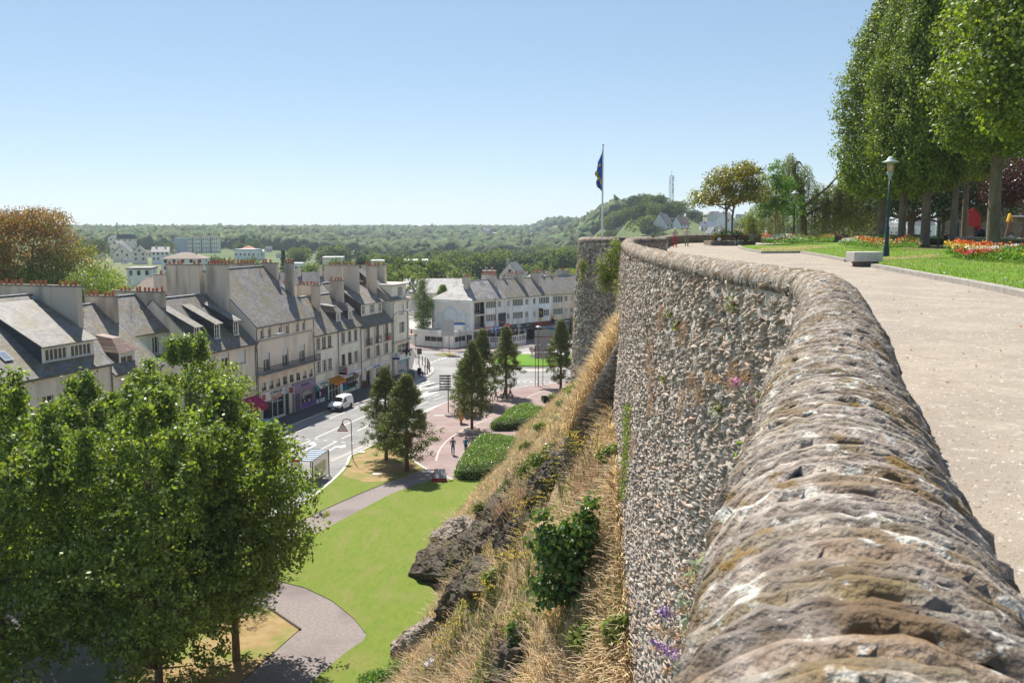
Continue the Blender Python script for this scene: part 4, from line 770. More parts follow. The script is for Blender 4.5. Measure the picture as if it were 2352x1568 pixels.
b=MB()
def arcseg(off,a0,a1,z0,z1,n=6,m=0,y=0):
 P=[(c(ux)+(R_+off)*sin(a),R_-(R_+off)*cos(a))for a in np.linspace(a0,a1,n)]
 for i in range(n-1):b.quad((*P[i],z0),(*P[i+1],z0),(*P[i+1],z1),(*P[i],z1),m)
b.box(c(39.2),c(ux),-.03,-.02,3.75,4.9,1)
for k in range(4):x=c(39.2)+k*1.38;b.box(x,x+.09,-.07,-.02,3.7,4.95)
arcseg(.03,0,1.6,3.75,4.9,9,1)
for a in np.linspace(.05,1.55,5):arcseg(.07,a,a+.04,3.7,4.95,2,0)
b.build('window_band',[M_FRAME,M_PANE],h)
b=MB();b.box(c(38.9),c(ux),-.2,-.02,2.35,3.34,0);arcseg(.2,0,1.6,2.35,3.34,9,0);b.box(c(39.4),c(ux),-.04,-.02,.3,2.1,1);arcseg(.04,0,1.6,.3,2.1,9,1);b.box(c(39.4),c(ux),-.1,-.02,2.1,2.35,2);arcseg(.1,0,1.6,2.1,2.35,9,2)
for k in range(4):x=c(39.4)+k*1.33;b.box(x,x+.09,-.08,-.02,.1,2.1)
for a in np.linspace(.05,1.55,6):arcseg(.08,a,a+.035,.1,2.1,2,0)
b.box(c(38.9),c(ux),-.06,-.02,.05,.3);arcseg(.06,0,1.6,.05,.3,9)
o=b.build('pharmacy_front',[MW,mat('pharmacy glazing',(.22,.32,.36),(.12,.17,.20),1.3,rough=.1,spec=.8),mat('aqua band',(.02,.42,.50))],h)
MGR=mat('green sign',(.0,.26,.06),rough=.4)
for i_,ch in enumerate('Pharmacie'):
 a=.02+i_*.15;rr_=R_+.24;text(ch,.75,o,(c(ux)+rr_*sin(a),R_-rr_*cos(a),2.85),(pi/2,0,a),MGR,ext=.03)
b=MB();b.box(c(42.2),c(42.35),-.24,-.2,2.45,3.25);b.box(c(41.9),c(42.65),-.24,-.2,2.77,2.92);b.build('cross_logo',MGR,o)
b=MB();x0=c(39.9);b.box(x0-.06,x0+.06,-1.5,-1.1,3.35,4.55);b.box(x0-.07,x0+.07,-1.9,-.7,3.75,4.15);b.box(x0-.02,x0+.02,-.7,0,3.9,4.0);b.build('pharmacy_cross',mat('dark sign box',(.03,.04,.045),rough=.4),h)
# corner building with the mural and its neighbours
A2=g('a3',685,1215);B2=g('a3',2065,1045);L2=math.hypot(B2[0]-A2[0],B2[1]-A2[1]);T2=((B2[0]-A2[0])/L2,(B2[1]-A2[1])/L2);RZ2=math.atan2(T2[1],T2[0])
def mural_house(name,label,u0,u1,m,holes,**k):
 h=T(name,label,'building',(A2[0]+T2[0]*u0,A2[1]+T2[1]*u0,0),RZ2,'terraced buildings by the roundabout');return h
def hs(rows,x):return[(x[0],z,x[1],hh)for z,hh in rows]
RW=[(7.62,1.42),(4.85,1.42)]
def block(label,u0,u1,wall,big,small,hip=False,roofm=None,loggia=False,wb=9.2):
 h=mural_house('corner_building' if hip else 'terraced_house',label,u0,u1,wall,None)
 W=u1-u0;holes=[(x-u0,z,w_,hh)for(x,w_)in big for z,hh in RW]+[(x-u0,z+.1,w_,1.2)for(x,w_)in small for z,hh in RW]
 lg=[(.55,6.5,2.9,2.5),(.55,3.65,2.9,2.65)]if loggia else[]
 b=MB();wallgrid(b,0,W,3.3,9.45,holes,0,.2);[None for _ in lg]
 if loggia:b=MB();wallgrid(b,0,W,3.3,9.45,holes+lg,0,.2);b.box(.4,3.6,1.4,1.45,3.4,9.2,0);b.box(.4,3.6,0.0,1.4,6.2,6.4,0);b.box(.4,3.6,0,1.4,3.4,3.62,0)
 b.quad((W,0,0),(W,wb,0),(W,wb,9.45),(W,0,9.45));b.quad((W,wb,0),(0 if not hip else-3.0,wb,0),(0 if not hip else-3.0,wb,9.45),(W,wb,9.45))
 if hip:b.quad((-3.0,8.3,3.3),(0,0,3.3),(0,0,9.45),(-3.0,8.3,9.45));b.quad((-3.0,wb,0),(-3.0,8.3,0),(-3.0,8.3,9.45),(-3.0,wb,9.45))
 else:b.quad((0,wb,0),(0,0,0),(0,0,9.45),(0,wb,9.45))
 b.box(0,W,-.3,0,9.28,9.5,1);b.box(.05,.3,-.12,0,3.3,9.28,0);b.box(W-.12,W,-.12,0,3.3,9.28,0)
 for x,w_ in big:b.box(x-u0-.12,x-u0+w_+.12,-.14,0,6.35,7.55,0);b.box(x-u0-.3,x-u0-.18,-.1,0,3.5,9.28,0);b.box(x-u0-.12,x-u0+w_+.12,-.14,0,3.65,4.78,0)
 b.build('wall',[wall,M_REV],h)
 for(x,w_)in big:
  for z,hh in RW:window(h,x-u0,z,w_,hh,6 if w_>2.8 else 4,.16)
 for(x,w_)in small:
  for z,hh in RW:window(h,x-u0,z+.1,w_,1.2,1 if w_<.8 else 2,.16,'k' if rnd.random()<.5 else '')
 return h,W
def flatroof(h,x0,x1,rm,hip=False):
 b=MB();z=13.25
 if hip:b.add([(-.25,-.35,9.45),(x1,-.35,9.45),(x1,9.5,9.45),(-3.25,9.5,9.45),(3.6,4.6,z),(x1,4.6,z)],[(0,1,5,4),(3,0,4),(2,3,4,5)]);b.box(3.6,x1,4.5,4.7,z-.03,z+.04,1)
 else:b.xprism([(-.35,9.35),(-.35,9.47),(4.6,z),(9.5,9.47),(9.5,9.35)],x0,x1);b.box(x0,x1,4.5,4.7,z-.03,z+.04,1)
 return b.build('roof',[rm,M_ZINC],h)
S2=3.8/4.95
h,W=block('corner building with faded blue mural of arches on its side wall and hipped roof',0,9.6,M_P5,[(3.85,2.95)],[(7.45,.8)],True,loggia=True)
for z in(3.65,6.5):rail(h,.6,3.4,.05,z,z+.95,0,.14);window(h,.7,z+.1,2.6,2.2,4,1.36,'k' if z<5 else '')
flatroof(h,0,W,M_SL4,True)
chimney(h,1.45,2.3,2.9,4.2,11.5,14.2,3);chimney(h,2.8,4.6,5.4,6.1,11.5,13.9,4);chimney(h,9.0,9.6,2.7,6.8,11,14.3,6);skylight(h,8.2,1.2,9.45,S2,.6,.8);skylight(h,7.3,2.9,9.45,S2,.5,.7)
b=MB();wallgrid(b,.6,9.6,.1,3.3,[(1.4,.2,7.6,2.6)],.9,.1);b.box(-.2,9.6,-.35,.95,3.15,3.45,0);b.build('lower_wall',[M_P5,M_REV],h);b=MB();b.box(1.4,9.0,.98,1.04,.2,2.8);b.build('shop_window',M_PANE,h)
b=MB();b.box(.35,7.5,-.2,-.02,3.35,3.62);b.build('orange_sign',mat('orange red sign',(.62,.10,.03),rough=.6),h)
b=MB();b.box(7.55,9.5,-.2,-.1,2.9,6.35);o=b.build('tall_sign',mat('navy sign',(.035,.045,.075),rough=.5),h)
text('restauration',.34,o,(8.5,-.21,4.8),(pi/2,0,0),MORG);text('PRIX ANNEAUX',.24,o,(8.5,-.21,4.4),(pi/2,0,0),M_ZINC)
d=Vector((-3.0,8.3,0));dl=d.length;d.normalize();MM=Matrix.Translation((-3.0,8.3,0))@Matrix.Rotation(math.atan2(-d.y,-d.x),4,'Z')
mur=bpy.data.objects.new('mural',None);b=MB();b.box(.5,dl-.5,-.03,0,3.75,8.85);mural=b.build('mural',mat('mural ground',(.74,.71,.64),(.80,.77,.70),2,rough=.9),h);mural.matrix_local=MM;bpy.data.objects.remove(mur)
MBL=mat('faded blue paint',(.50,.60,.66),(.62,.70,.74),2.5,rough=.9);MBL2=mat('paler blue paint',(.64,.71,.74),(.72,.76,.77),3,rough=.9);MOC=mat('ochre paint',(.70,.54,.34),rough=.9)
b=MB();yprism(b,[(.5,3.75),(dl-.5,3.75),(dl-.5,4.35),(.5,4.35)],-.05,-.03)
for x0,x1,zs,r in((1.9,5.6,6.2,2.0),(.6,1.7,5.9,.8),(6.1,7.6,6.2,1.3)):yprism(b,arch(x0,x1,4.3,zs,r,12),-.05,-.03)
b.build('painted_arches',MBL,mural);b=MB();yprism(b,arch(2.4,5.1,4.5,6.0,1.6,12),-.07,-.05);yprism(b,arch(6.4,7.3,4.5,6.0,.9,10),-.07,-.05);yprism(b,arch(.75,1.55,4.5,5.8,.6,10),-.07,-.05)
b.build('painted_niches',MBL2,mural);b=MB()
for x in(1.8,5.85,7.75):b.box(x-.12,x+.12,-.06,-.03,6.3,6.75);b.box(x-.1,x+.1,-.06,-.03,4.1,4.6)
for k in range(12):
 for j in range(2+(k in(0,1,2,9,10))):b.box(.8+k*.64,.88+k*.64,-.045,-.03,8.5-j*.55,8.56-j*.55)
b.build('painted_capitals',MOC,mural)
h,W=block('white fronted building above the dark flower shop sign',9.6,17.7,M_P5,[(11.8,3.1)],[(10.0,.85),(15.65,.85)]);flatroof(h,0,W,M_SL1)
chimney(h,W-.6,W-.05,2.4,7.2,11,14.3,7);chimney(h,3.9,4.3,4.3,4.9,12.5,14.0,1);skylight(h,3.5,2.2,9.45,S2,1.0,1.0);skylight(h,.8,2.8,9.45,S2,.8,.9)
MDK=mat('anthracite shopfront',(.035,.04,.042),rough=.5);MBG=mat('dark red shopfront',(.16,.02,.02),rough=.5)
def shop(h,x0,x1,m,sm_,z1=3.7):
 b=MB();b.box(x0,x1,-.12,.2,.1,.45);b.box(x0,x0+.25,-.12,.2,.1,2.7);b.box(x1-.25,x1,-.12,.2,.1,2.7);b.box((x0+x1)/2-.1,(x0+x1)/2+.1,-.1,.2,.1,2.7);b.box(x0,x1,-.1,.3,2.6,2.8);o=b.build('shopfront',m,h)
 b=MB();b.box(x0+.1,x1-.1,.1,.16,.4,2.7);b.build('pane',M_PANE,o);b=MB();b.box(x0,x1,-.28,-.02,2.75,z1);s_=b.build('signboard',sm_,o);return s_
s_=shop(h,.35,W-.1,MDK,MDK);text('fleur',.85,s_,(3.9,-.3,3.28),(pi/2,0,0),MW);text('la',.36,s_,(2.7,-.3,3.1),(pi/2,0,0),MW);text('maison',.3,s_,(5.3,-.3,3.02),(pi/2,0,0),MATS['green banner']);text('Creations',.22,s_,(1.8,-.3,3.35),(pi/2,0,0),MW,sx=.8);text('Transmission florale',.2,s_,(6.4,-.3,3.25),(pi/2,0,0),MW,sx=.5)
b=MB()
for a in(0.3,1.2,2.1,3.2,4.4):b.tube([(7.45,-.3,3.25),(7.45+.35*cos(a),-.3,3.25+.3*sin(a))],[.09,.02],5)
b.tube([(.75,-.3,2.85),(.6,-.3,3.2),(.75,-.3,3.5)],[.1,.08,.02],5);b.build('sign_emblem',mat('leaf green sign',(.05,.42,.05)),s_)
b=MB();b.add([(.3,-.15,2.75),(W-.1,-.15,2.75),(W-.1,-1.2,2.45),(.3,-1.2,2.45)],[(0,1,2,3),(3,2,1,0)]);b.build('awning',mat('grey awning',(.25,.27,.26)),h)
h,W=block('grey white fronted building above the red bakery with a tall letter sign',17.7,24.1,M_P5,[(20.0,3.25)],[(18.05,.75)]);flatroof(h,0,W,M_SL1);chimney(h,4.3,5.0,2.0,4.6,11,14.3,5);chimney(h,.9,1.6,4.6,6.6,12,14.0,5)
s_=shop(h,.1,W-.1,MBG,MBG);text('Artisan Boulanger Patissier',.32,s_,(3.1,-.3,3.25),(pi/2,0,0),MORG,sx=.85)
b=MB();b.box(2.15,2.25,-1.2,-.1,4.7,6.7);bs=b.build('blade_sign',[MLET],h);text('N',1.3,bs,(2.13,-.65,5.7),(pi/2,0,-pi/2),mat('yellow sign',(.75,.45,.03)),sx=.7);text('B',1.2,bs,(2.4,-.35,4.2),(pi/2,0,0),MATS['yellow sign'],sx=1.1,ext=.08)
b=MB();b.add([(.8,-.1,2.75),(W+1,-.1,2.75),(W+1,-2.3,2.45),(.8,-2.3,2.45)],[(0,1,2,3),(3,2,1,0)]);aw=b.build('awning',mat('pale canopy',(.62,.62,.60)),h)
b=MB();b.box(1.0,4.2,-2.2,-2.14,.1,1.1);b.build('bakery_screen',mat('bright red panel',(.36,.03,.025),rough=.5),aw);b=MB();b.box(1.0,4.2,-2.2,-2.15,1.1,2.5);b.box(4.2,4.26,-2.2,-.1,.1,2.5);b.build('pane',M_PANE,aw);text('Boulangerie',.3,aw,(2.5,-2.22,.75),(pi/2,0,0),MATS['yellow sign'],sx=.8)
h,W=block('peach fronted building above the dark grey bookshop-style front with an arched window',24.1,40,M_P6,[(24.45,3.3),(32.2,3.2)],[(28.35,1.0),(30.4,.9),(36.5,1)]);flatroof(h,0,W,M_SL1);chimney(h,2.0,2.6,5,7,12,14.4,3);chimney(h,4.6,5.2,5,6.5,12,14.4,2);chimney(h,7.5,12,5.2,5.9,12,14.4,8);skylight(h,4.2,2.4,9.45,S2,.5,.7);skylight(h,6.6,2.6,9.45,S2,.9,1.0)
s_=shop(h,.5,6.6,mat('slate shopfront',(.10,.105,.12),rough=.6),MATS['slate shopfront'],3.75);text('Librairie Le Caryopse',.5,s_,(3.4,-.3,3.3),(pi/2,0,0),MW,sx=.95)
b=MB();yprism(b,arch(1.2,3.2,.5,1.6,.9,12),-.16,-.14);b.box(3.7,5.1,-.16,-.14,.5,2.5);b.build('shop_window',mat('pale glazing',(.20,.22,.26),rough=.1),s_)
b=MB();b.box(-.25,-.15,-.9,-.1,4.2,4.8);b.build('yellow_blade_sign',MATS['yellow sign'],h);b=MB();b.box(-.25,-.15,-.9,-.1,3.3,4.1);b.build('blade_sign',MLET,h);b=MB();b.box(6.7,7.2,-.3,0,.1,4.3);b.build('yellow_pier',MATS['yellow sign'],h)
P=[g('a3',*p)[:2]for p in[(690,1213),(600,1207),(410,1245),(290,1243),(270,1235),(-160,1205)]]+[(-27,205),(-3,215),(-6,197)]
h=T('restaurant_wing','low flat-roofed pale restaurant wing with long dark windows below the mural','building',(P[0][0],P[0][1],0));Q=[(x-P[0][0],y-P[0][1])for x,y in P]
b=MB();b.prism(Q[::-1]if sum(Q[i][0]*Q[(i+1)%9][1]-Q[(i+1)%9][0]*Q[i][1]for i in range(9))<0 else Q,0,3.35,0,1);b.build('wall',[M_P5,mat('flat roof felt',(.34,.32,.30),(.44,.42,.40),1)],h)
def onseg(p,q_,f0,f1,z0,z1,off=.05,th=.06):
 d=Vector((q_[0]-p[0],q_[1]-p[1],0));n=Vector((d.y,-d.x,0)).normalized()
 if n.y>0:n=-n
 a=Vector((*p,0))+d*f0+n*off;c_=Vector((*p,0))+d*f1+n*off;m_=n*th
 return[tuple(a)[:2]+(z0,),tuple(c_)[:2]+(z0,),tuple(c_-m_)[:2]+(z0,),tuple(a-m_)[:2]+(z0,),tuple(a)[:2]+(z1,),tuple(c_)[:2]+(z1,),tuple(c_-m_)[:2]+(z1,),tuple(a-m_)[:2]+(z1,)]
for(i_,f0,f1,z0,z1)in((4,.02,.62,1.25,2.55),(1,.12,.9,1.25,2.6),(0,.08,.92,.15,2.7)):
 b=MB();b.hexa(onseg(Q[i_],Q[i_+1],f0,f1,z0,z1));o=b.build('window',M_PANE,h);b=MB()
 for f in np.linspace(f0,f1,4):b.hexa(onseg(Q[i_],Q[i_+1],f-.004,f+.006,z0,z1,.08))
 b.hexa(onseg(Q[i_],Q[i_+1],f0,f1,z1-.35,z1+.03,.08));b.build('frame',M_FRAME,o)
for i_ in(0,1,2,4):b=MB();b.hexa(onseg(Q[i_],Q[i_+1],-.01,1.01,3.0,3.5,.25,.3));b.build('fascia',M_P5,h)
P=[g('a2',*p)[:2]for p in[(890,425),(965,443),(1195,446),(1420,402),(1400,335)]]
h=T('glazed_terrace','glass and white panel terrace enclosure with red striped awning roof at the restaurant','terrace enclosure',(P[0][0],P[0][1],.12));Q=[(x-P[0][0],y-P[0][1])for x,y in P]
M_CG=mat('clear glazing',(.30,.32,.33),rough=.05,spec=1)
M_CG.node_tree.nodes['Principled BSDF'].inputs['Alpha'].default_value=.35
for i_ in range(4):
 b=MB();b.hexa(onseg(Q[i_],Q[i_+1],0,1,0,1.0,0,.05));b.build('white_panel',mat('pale grey panel',(.62,.62,.66),rough=.5),h);b=MB();b.hexa(onseg(Q[i_],Q[i_+1],0,1,1.0,2.1,0,.02));b.build('glass_panel',M_CG,h);b=MB();n=max(1,int(math.dist(Q[i_],Q[i_+1])/1.5))
 for k in range(n+1):f=k/n;b.hexa(onseg(Q[i_],Q[i_+1],f-.03/n,f+.03/n,0,2.15 if i_<3 else 2.1,.02,.08))
 b.hexa(onseg(Q[i_],Q[i_+1],0,1,2.08,2.15,.02,.08));b.build('frame',M_FRAME,h)
b=MB()
for k in range(16):
 f=k/16;x0=Q[0][0]+1+f*(Q[3][0]-1);b.add([(x0,Q[0][1]+3.2+f*2,2.95),(x0+.5,Q[0][1]+3.2+f*2,2.95),(x0+.5,Q[1][1]+3.0+f*3.6,2.7),(x0,Q[1][1]+3.0+f*3.6,2.7)],[(0,1,2,3),(3,2,1,0)],k%2)
b.build('striped_awning',[mat('awning red',(.60,.16,.10)),mat('awning white',(.75,.72,.68))],h)
# other buildings, near to far
M_STB=mat('dark window',(.04,.045,.05),rough=.3);M_PALE=plaster('far render cream',(.80,.74,.62),.9);M_FWHT=plaster('far render white',(.84,.83,.80),.92);M_BRICK=plaster('brick pink',(.50,.25,.18))
HS=[]
def house(name,label,px0,px1,ytop,yeave,ybase,Y,kind='side',rot=0.0,wm=None,rm=None,dep=None,wins=(3,1),group=None,ch=1,cat='house',ws=None):
 """kind: side (ridge across the view), front (gable towards us), hip, flat, mansard; widths and heights from the photo, real size at depth Y"""
 if group and('beyond the terrace' in group or group.startswith('small')):
  c_=(px0+px1)/2;Y0_=Y
  for Y in np.arange(340,2500,5.):
   d_=D(c_,ybase,Y)
   if float(terr(d_[0],Y))>=d_[2]-.5:break
  Y=float(Y)if Y<2490 else Y0_;Y=min(Y,1900.)
 HS.append((px0,px1,ytop,ybase,Y));a=D(px0,ybase,Y);b_=D(px1,ybase,Y);W=b_[0]-a[0];ze=D(px0,yeave,Y)[2]-a[2];zt=D(px0,ytop,Y)[2]-a[2];dp=dep or W*.75;cx=(a[0]+b_[0])/2
 h=T(name,label,cat,(cx,Y,a[2]),rot,group);x0,x1=-W/2,W/2;wm=wm or M_PALE;rm=rm or M_SL2;b=MB();b.box(x0,x1,0,dp,-5,ze)
 if kind=='front':b.add([(x0,0,ze),(x1,0,ze),(0,0,zt-.1),(x0,dp,ze),(x1,dp,ze),(0,dp,zt-.1)],[(0,1,2),(4,3,5)])
 if kind=='side':b.add([(x0,0,ze),(x0,dp,ze),(x0,dp/2,zt-.1),(x1,0,ze),(x1,dp,ze),(x1,dp/2,zt-.1)],[(1,0,2),(3,4,5)])
 b.build('wall',wm,h);r=MB();o=.35;t=.16
 if kind=='front':
  k=(zt-ze)/(W/2)
  r.add([(x0-o,-.3,ze-o*k),(0,-.3,zt),(x1+o,-.3,ze-o*k),(x0-o,dp+.3,ze-o*k),(0,dp+.3,zt),(x1+o,dp+.3,ze-o*k),(x0-o,-.3,ze-o*k-t),(0,-.3,zt-t),(x1+o,-.3,ze-o*k-t)],[(0,1,4,3),(1,2,5,4),(0,6,7,1),(1,7,8,2)])
 elif kind=='side':
  k=(zt-ze)/(dp/2);r.xprism([(-o,ze-o*k-t),(-o,ze-o*k),(dp/2,zt),(dp+o,ze-o*k),(dp+o,ze-o*k-t),(dp/2,zt-t)],x0-.25,x1+.25)
 elif kind=='hip':
  i_=min(W,dp)/2;r.add([(x0-o,-o,ze),(x1+o,-o,ze),(x1+o,dp+o,ze),(x0-o,dp+o,ze),(x0+i_,dp/2,zt),(x1-i_,dp/2,zt)],[(0,1,5,4),(1,2,5),(2,3,4,5),(3,0,4),(3,2,1,0)])
 elif kind=='mansard':
  r.add([(x0-.1,-.1,ze),(x1+.1,-.1,ze),(x1+.1,dp+.1,ze),(x0-.1,dp+.1,ze),(x0+.6,.6,zt),(x1-.6,.6,zt),(x1-.6,dp-.6,zt),(x0+.6,dp-.6,zt)],[(0,1,5,4),(1,2,6,5),(2,3,7,6),(3,0,4,7),(4,5,6,7)])
 else:r.box(x0-.2,x1+.2,-.2,dp+.2,ze,max(zt,ze+.25))
 r.build('roof',rm,h);nx,nz=wins;sw=ws or min(1.1,W/max(nx,1)*.42)
 if nx:
  b=MB();b.box(0,sw,-.06,.02,0,min(1.35,ze/nz*.5));b.box(-.07,0,-.08,.02,-.05,min(1.35,ze/nz*.5)+.05,1);b.box(sw,sw+.07,-.08,.02,-.05,min(1.35,ze/nz*.5)+.05,1);b.box(-.1,sw+.1,-.12,.02,-.12,0,1);me=b.mesh('window',[M_STB,M_FRAME])
  for i in range(nx):
   for j in range(nz):link(me,'window',h,(x0+W*(i+.5)/nx-sw/2,0,ze*(j+.38)/nz))
  if kind=='front' and zt-ze>2.5:link(me,'window',h,(-sw/2,0,ze+.5))
  b=MB();b.box(0,.02,0,.9,0,1.1);me2=b.mesh('side_window',M_STB)
  for j in range(nz):link(me2,'side_window',h,(x1-.0,dp*.4,ze*(j+.38)/nz))
 for k in range(ch):
  xx=x0+W*(.25+.5*k);b=MB();yy=dp/2;b.box(xx-.35,xx+.35,yy-.25,yy+.25,ze+(zt-ze)*.5,zt+1.0);b.box(xx-.4,xx+.4,yy-.3,yy+.3,zt+.9,zt+1.02);b.build('chimney',M_CHIM,h)
 return h
h=T('back_building','long grey slate roof with square stacks behind the tallest building','building',(-37.5,168,0),R(17));b=MB();b.box(-7,14,0,10,0,10.5);b.build('wall',M_P1,h);b=MB();b.xprism([(-.4,10.3),(-.4,10.5),(5,15.9),(10.4,10.5),(10.4,10.3)],-7,14);b.build('roof',M_SL2,h)
for k in range(5):chimney(h,-5.5+k*4,-4.9+k*4,4.2,5.6,14,17.0,0)
antenna(h,2,5,15.8,4);antenna(h,9,5,15.8,4)
h=T('back_building','brown tiled hip-roofed house behind the row with a tall pale chimney','building',(-50.5,128,0),R(17));b=MB();b.box(-4.5,6.5,0,9,0,13.2);b.build('wall',M_P1,h);b=MB();b.add([(-5,-.4,13.2),(7,-.4,13.2),(7,9.4,13.2),(-5,9.4,13.2),(-1,4.5,17.0),(3.2,4.5,17.0)],[(0,1,5,4),(1,2,5),(2,3,4,5),(3,0,4)]);b.build('roof',M_TILE,h);chimney(h,.2,2.2,1.6,2.6,14,17.6,6);chimney(h,5.6,6.4,2,3,13,17.8,3)
house('slate_hall','long low building with pale patterned tile roof beyond the birch',928,1066,642,671,722,252,'side',R(4),M_P1,M_SL4,12,(0,1),ch=0,cat='building')
house('town_house','grey hipped house with striped brick chimney behind the pale tile roof',990,1053,620,642,665,300,'hip',R(10),M_P5,M_SL4,9,(3,1))
house('town_house','small brick outbuilding with red chimney pots beside the stone gable',1113,1140,622,624,665,292,'flat',R(8),M_BRICK,M_TILE,6,(0,1),ch=2)
house('town_house','cream stone house whose pointed gable rises over the terraced roofs',1146,1196,602,632,665,300,'front',R(-14),M_P3,M_SL2,9,(2,1),ch=1)
house('town_house','low slate house just right of the pointed stone gable',1190,1260,632,642,668,320,'side',R(-5),M_P5,M_SL2,8,(4,1),ch=2)
house('school_block','flat roofed three storey block with rows of windows behind the corner building',930,986,597,599,640,385,'flat',R(6),M_P1,M_P5,10,(8,3),ch=0,cat='building')
house('school_block','plain beige windowless block among the trees',741,786,590,592,606,450,'flat',R(4),M_P2,M_P5,10,(0,1),ch=0,cat='building')
house('school_block','small white flat-roofed block seen between the chimneys',853,880,598,600,625,330,'flat',R(4),M_FWHT,M_P5,8,(3,1),ch=0,cat='building')
house('town_house','small white block by the pointed conifer',668,692,604,606,625,420,'flat',0,M_FWHT,M_P5,8,(3,1),ch=0)
GH='houses on the left hillside'
house('apartment_block','four storey apartment block with green stair strips and a blue grey end wall',433,500,543,546,584,800,'flat',R(8),M_PALE,M_CHIM,14,(14,4),ch=0,cat='apartment block')
o=bpy.data.objects['apartment_block'];b=MB();b.box(-12.8-11,-12.75,0,14,-5,14.2);b.build('end_wall',mat('blue grey render',(.42,.47,.52)),o);b=MB()
for x in(-9,-1.5,6):b=MB();b.box(x,x+1.1,-.25,.0,-2,14.0);b.build('stair_strip',mat('green glass strip',(.05,.20,.18),rough=.3),o)
house('villa','dark mansard villa on the left skyline',268,305,538,549,556,700,'mansard',R(5),M_PALE,M_SL3,9,(3,1),GH,2)
house('hill_house','small gabled house with chimney furthest left up the hillside',252,276,553,562,582,620,'front',R(-8),M_PALE,M_SL2,9,(2,1),GH)
house('hill_house','cream gabled house beside the brown leaved tree',260,302,562,582,592,560,'front',R(6),M_PALE,M_SL2,10,(2,1),GH)
house('hill_house','cream three storey house with steep grey roof and skylight',305,337,564,580,601,525,'front',R(18),M_PALE,M_SL2,9,(2,2),GH)
house('hill_house','white house with dark mansard face and two chimneys',350,388,567,578,601,522,'side',R(14),M_FWHT,M_SL2,8,(4,2),GH,2)
house('villa','wide hip-roofed villa with white balcony columns above the chimneys',374,468,580,594,640,330,'hip',R(8),M_P5,mat('villa tiles',(.22,.17,.14),(.29,.23,.19),1),12,(5,3),GH,2)
house('hill_house','flat grey roofed low house over the brown tiles',293,346,615,619,640,240,'flat',R(12),M_P5,M_SL2,10,(3,1),GH,0)
house('hill_house','long white flat-roofed house with dark window band on the hillside',537,588,572,575,594,600,'flat',R(-5),M_FWHT,M_ZINC,12,(5,1),GH,0)
house('hill_house','small red roofed house behind the long white one',555,580,564,571,580,680,'hip',0,M_PALE,M_BRICK,8,(2,1),GH,0)
house('hill_house','white low house at the right end of the long white one',588,606,573,577,592,610,'side',R(10),M_FWHT,M_SL2,8,(2,1),GH,1)
house('hill_house','slate house peeping from behind the brown tree crown',248,262,540,546,556,740,'front',0,M_PALE,M_SL3,8,(1,1),GH,1)
GF='farmhouses on the far ridge'
for i_,(a,b_,c_,d_,e_,Y_,lb,wm_)in enumerate([(1109,1124,524,530,536,1900,'grey manor on the distant ridge between the pylons',M_CHIM),(1128,1146,534,537,541,1850,'white roofed farm right of the distant manor',M_FWHT),(1226,1252,533,537,541,1900,'long white barn on the distant ridge near the fields',M_FWHT),(1263,1279,531,535,540,1950,'white gabled farmhouse on the ridge left of the tower',M_FWHT),(974,992,541,544,548,1750,'pink grey farmhouse on the wooded far slope',M_BRICK),(1163,1171,537,539,542,1850,'tiny white cottage on the far ridge',M_FWHT)]):
 house('farmhouse',lb,a,b_,c_,d_,e_,Y_,'side',0,wm_,M_SL4,None,(3,1),GF,0)
GR='houses on the hill beyond the terrace'
M_TB=slate('brown hill slate',(.17,.12,.11),(.23,.17,.15),.6)
house('hill_house','tall steep grey-roofed house with shaded slate gable below the lattice mast',1527,1549,490,514,524,590,'side',R(35),M_PALE,M_SL2,13,(2,1),GR,1)
house('hill_house','white house with steep brown roof and white dormers',1560,1586,497,514,524,560,'side',R(25),M_FWHT,M_TB,9,(3,1),GR,1)
house('hill_house','white house with blue grey roof and blue shutters',1609,1645,509,520,534,480,'side',R(-6),M_FWHT,mat('blue slate',(.14,.17,.22)),8,(4,1),GR,1)
house('hill_house','pale gable end left of the twin-stemmed tree',1624,1640,485,492,505,660,'front',R(8),M_PALE,M_SL4,9,(1,1),GR,0)
house('hill_house','wide pale-roofed house in the middle of the hill row',1646,1664,485,500,508,640,'side',R(30),M_FWHT,M_SL4,10,(2,1),GR,0)
house('hill_house','white house with long roof behind the tree stems',1666,1688,487,502,514,600,'side',R(25),M_FWHT,M_SL4,10,(2,1),GR,1)
house('hill_house','white gabled house right of the tree stems',1690,1716,492,508,520,560,'side',R(20),M_FWHT,M_SL4,9,(3,1),GR,1)
house('hill_house','small brown-roofed house low behind the parapet',1654,1682,519,529,544,430,'side',R(10),M_PALE,M_TB,8,(3,1),GR,1)
house('hill_house','low pink-grey roofed house touching the parapet',1690,1716,524,533,544,420,'side',R(-10),M_PALE,M_TILE,8,(2,1),GR,1)
house('hill_house','pale house end left of the low brown-roofed house',1632,1650,521,534,545,440,'front',R(15),M_PALE,M_SL2,8,(1,1),GR,0)
house('hill_house','white roofed house under the lime crowns left of the lamp',1966,2006,517,526,545,330,'side',R(6),M_PALE,M_SL4,8,(3,1),GR,1)
house('hill_house','pale long house between the lime trunks',2030,2075,512,522,545,300,'side',R(-4),M_PALE,M_SL4,9,(4,1),GR,0)
house('hill_house','pale grey gable behind the lime trunks right of the lamp',2085,2150,500,516,545,240,'side',R(8),M_P5,M_SL4,9,(3,1),GR,0)
rh=random.Random(9);LBS=['small pale rendered house among the trees of the left hillside','small white house with a dark roof among the trees beyond the town','small cream house with a brown roof half hidden by trees']
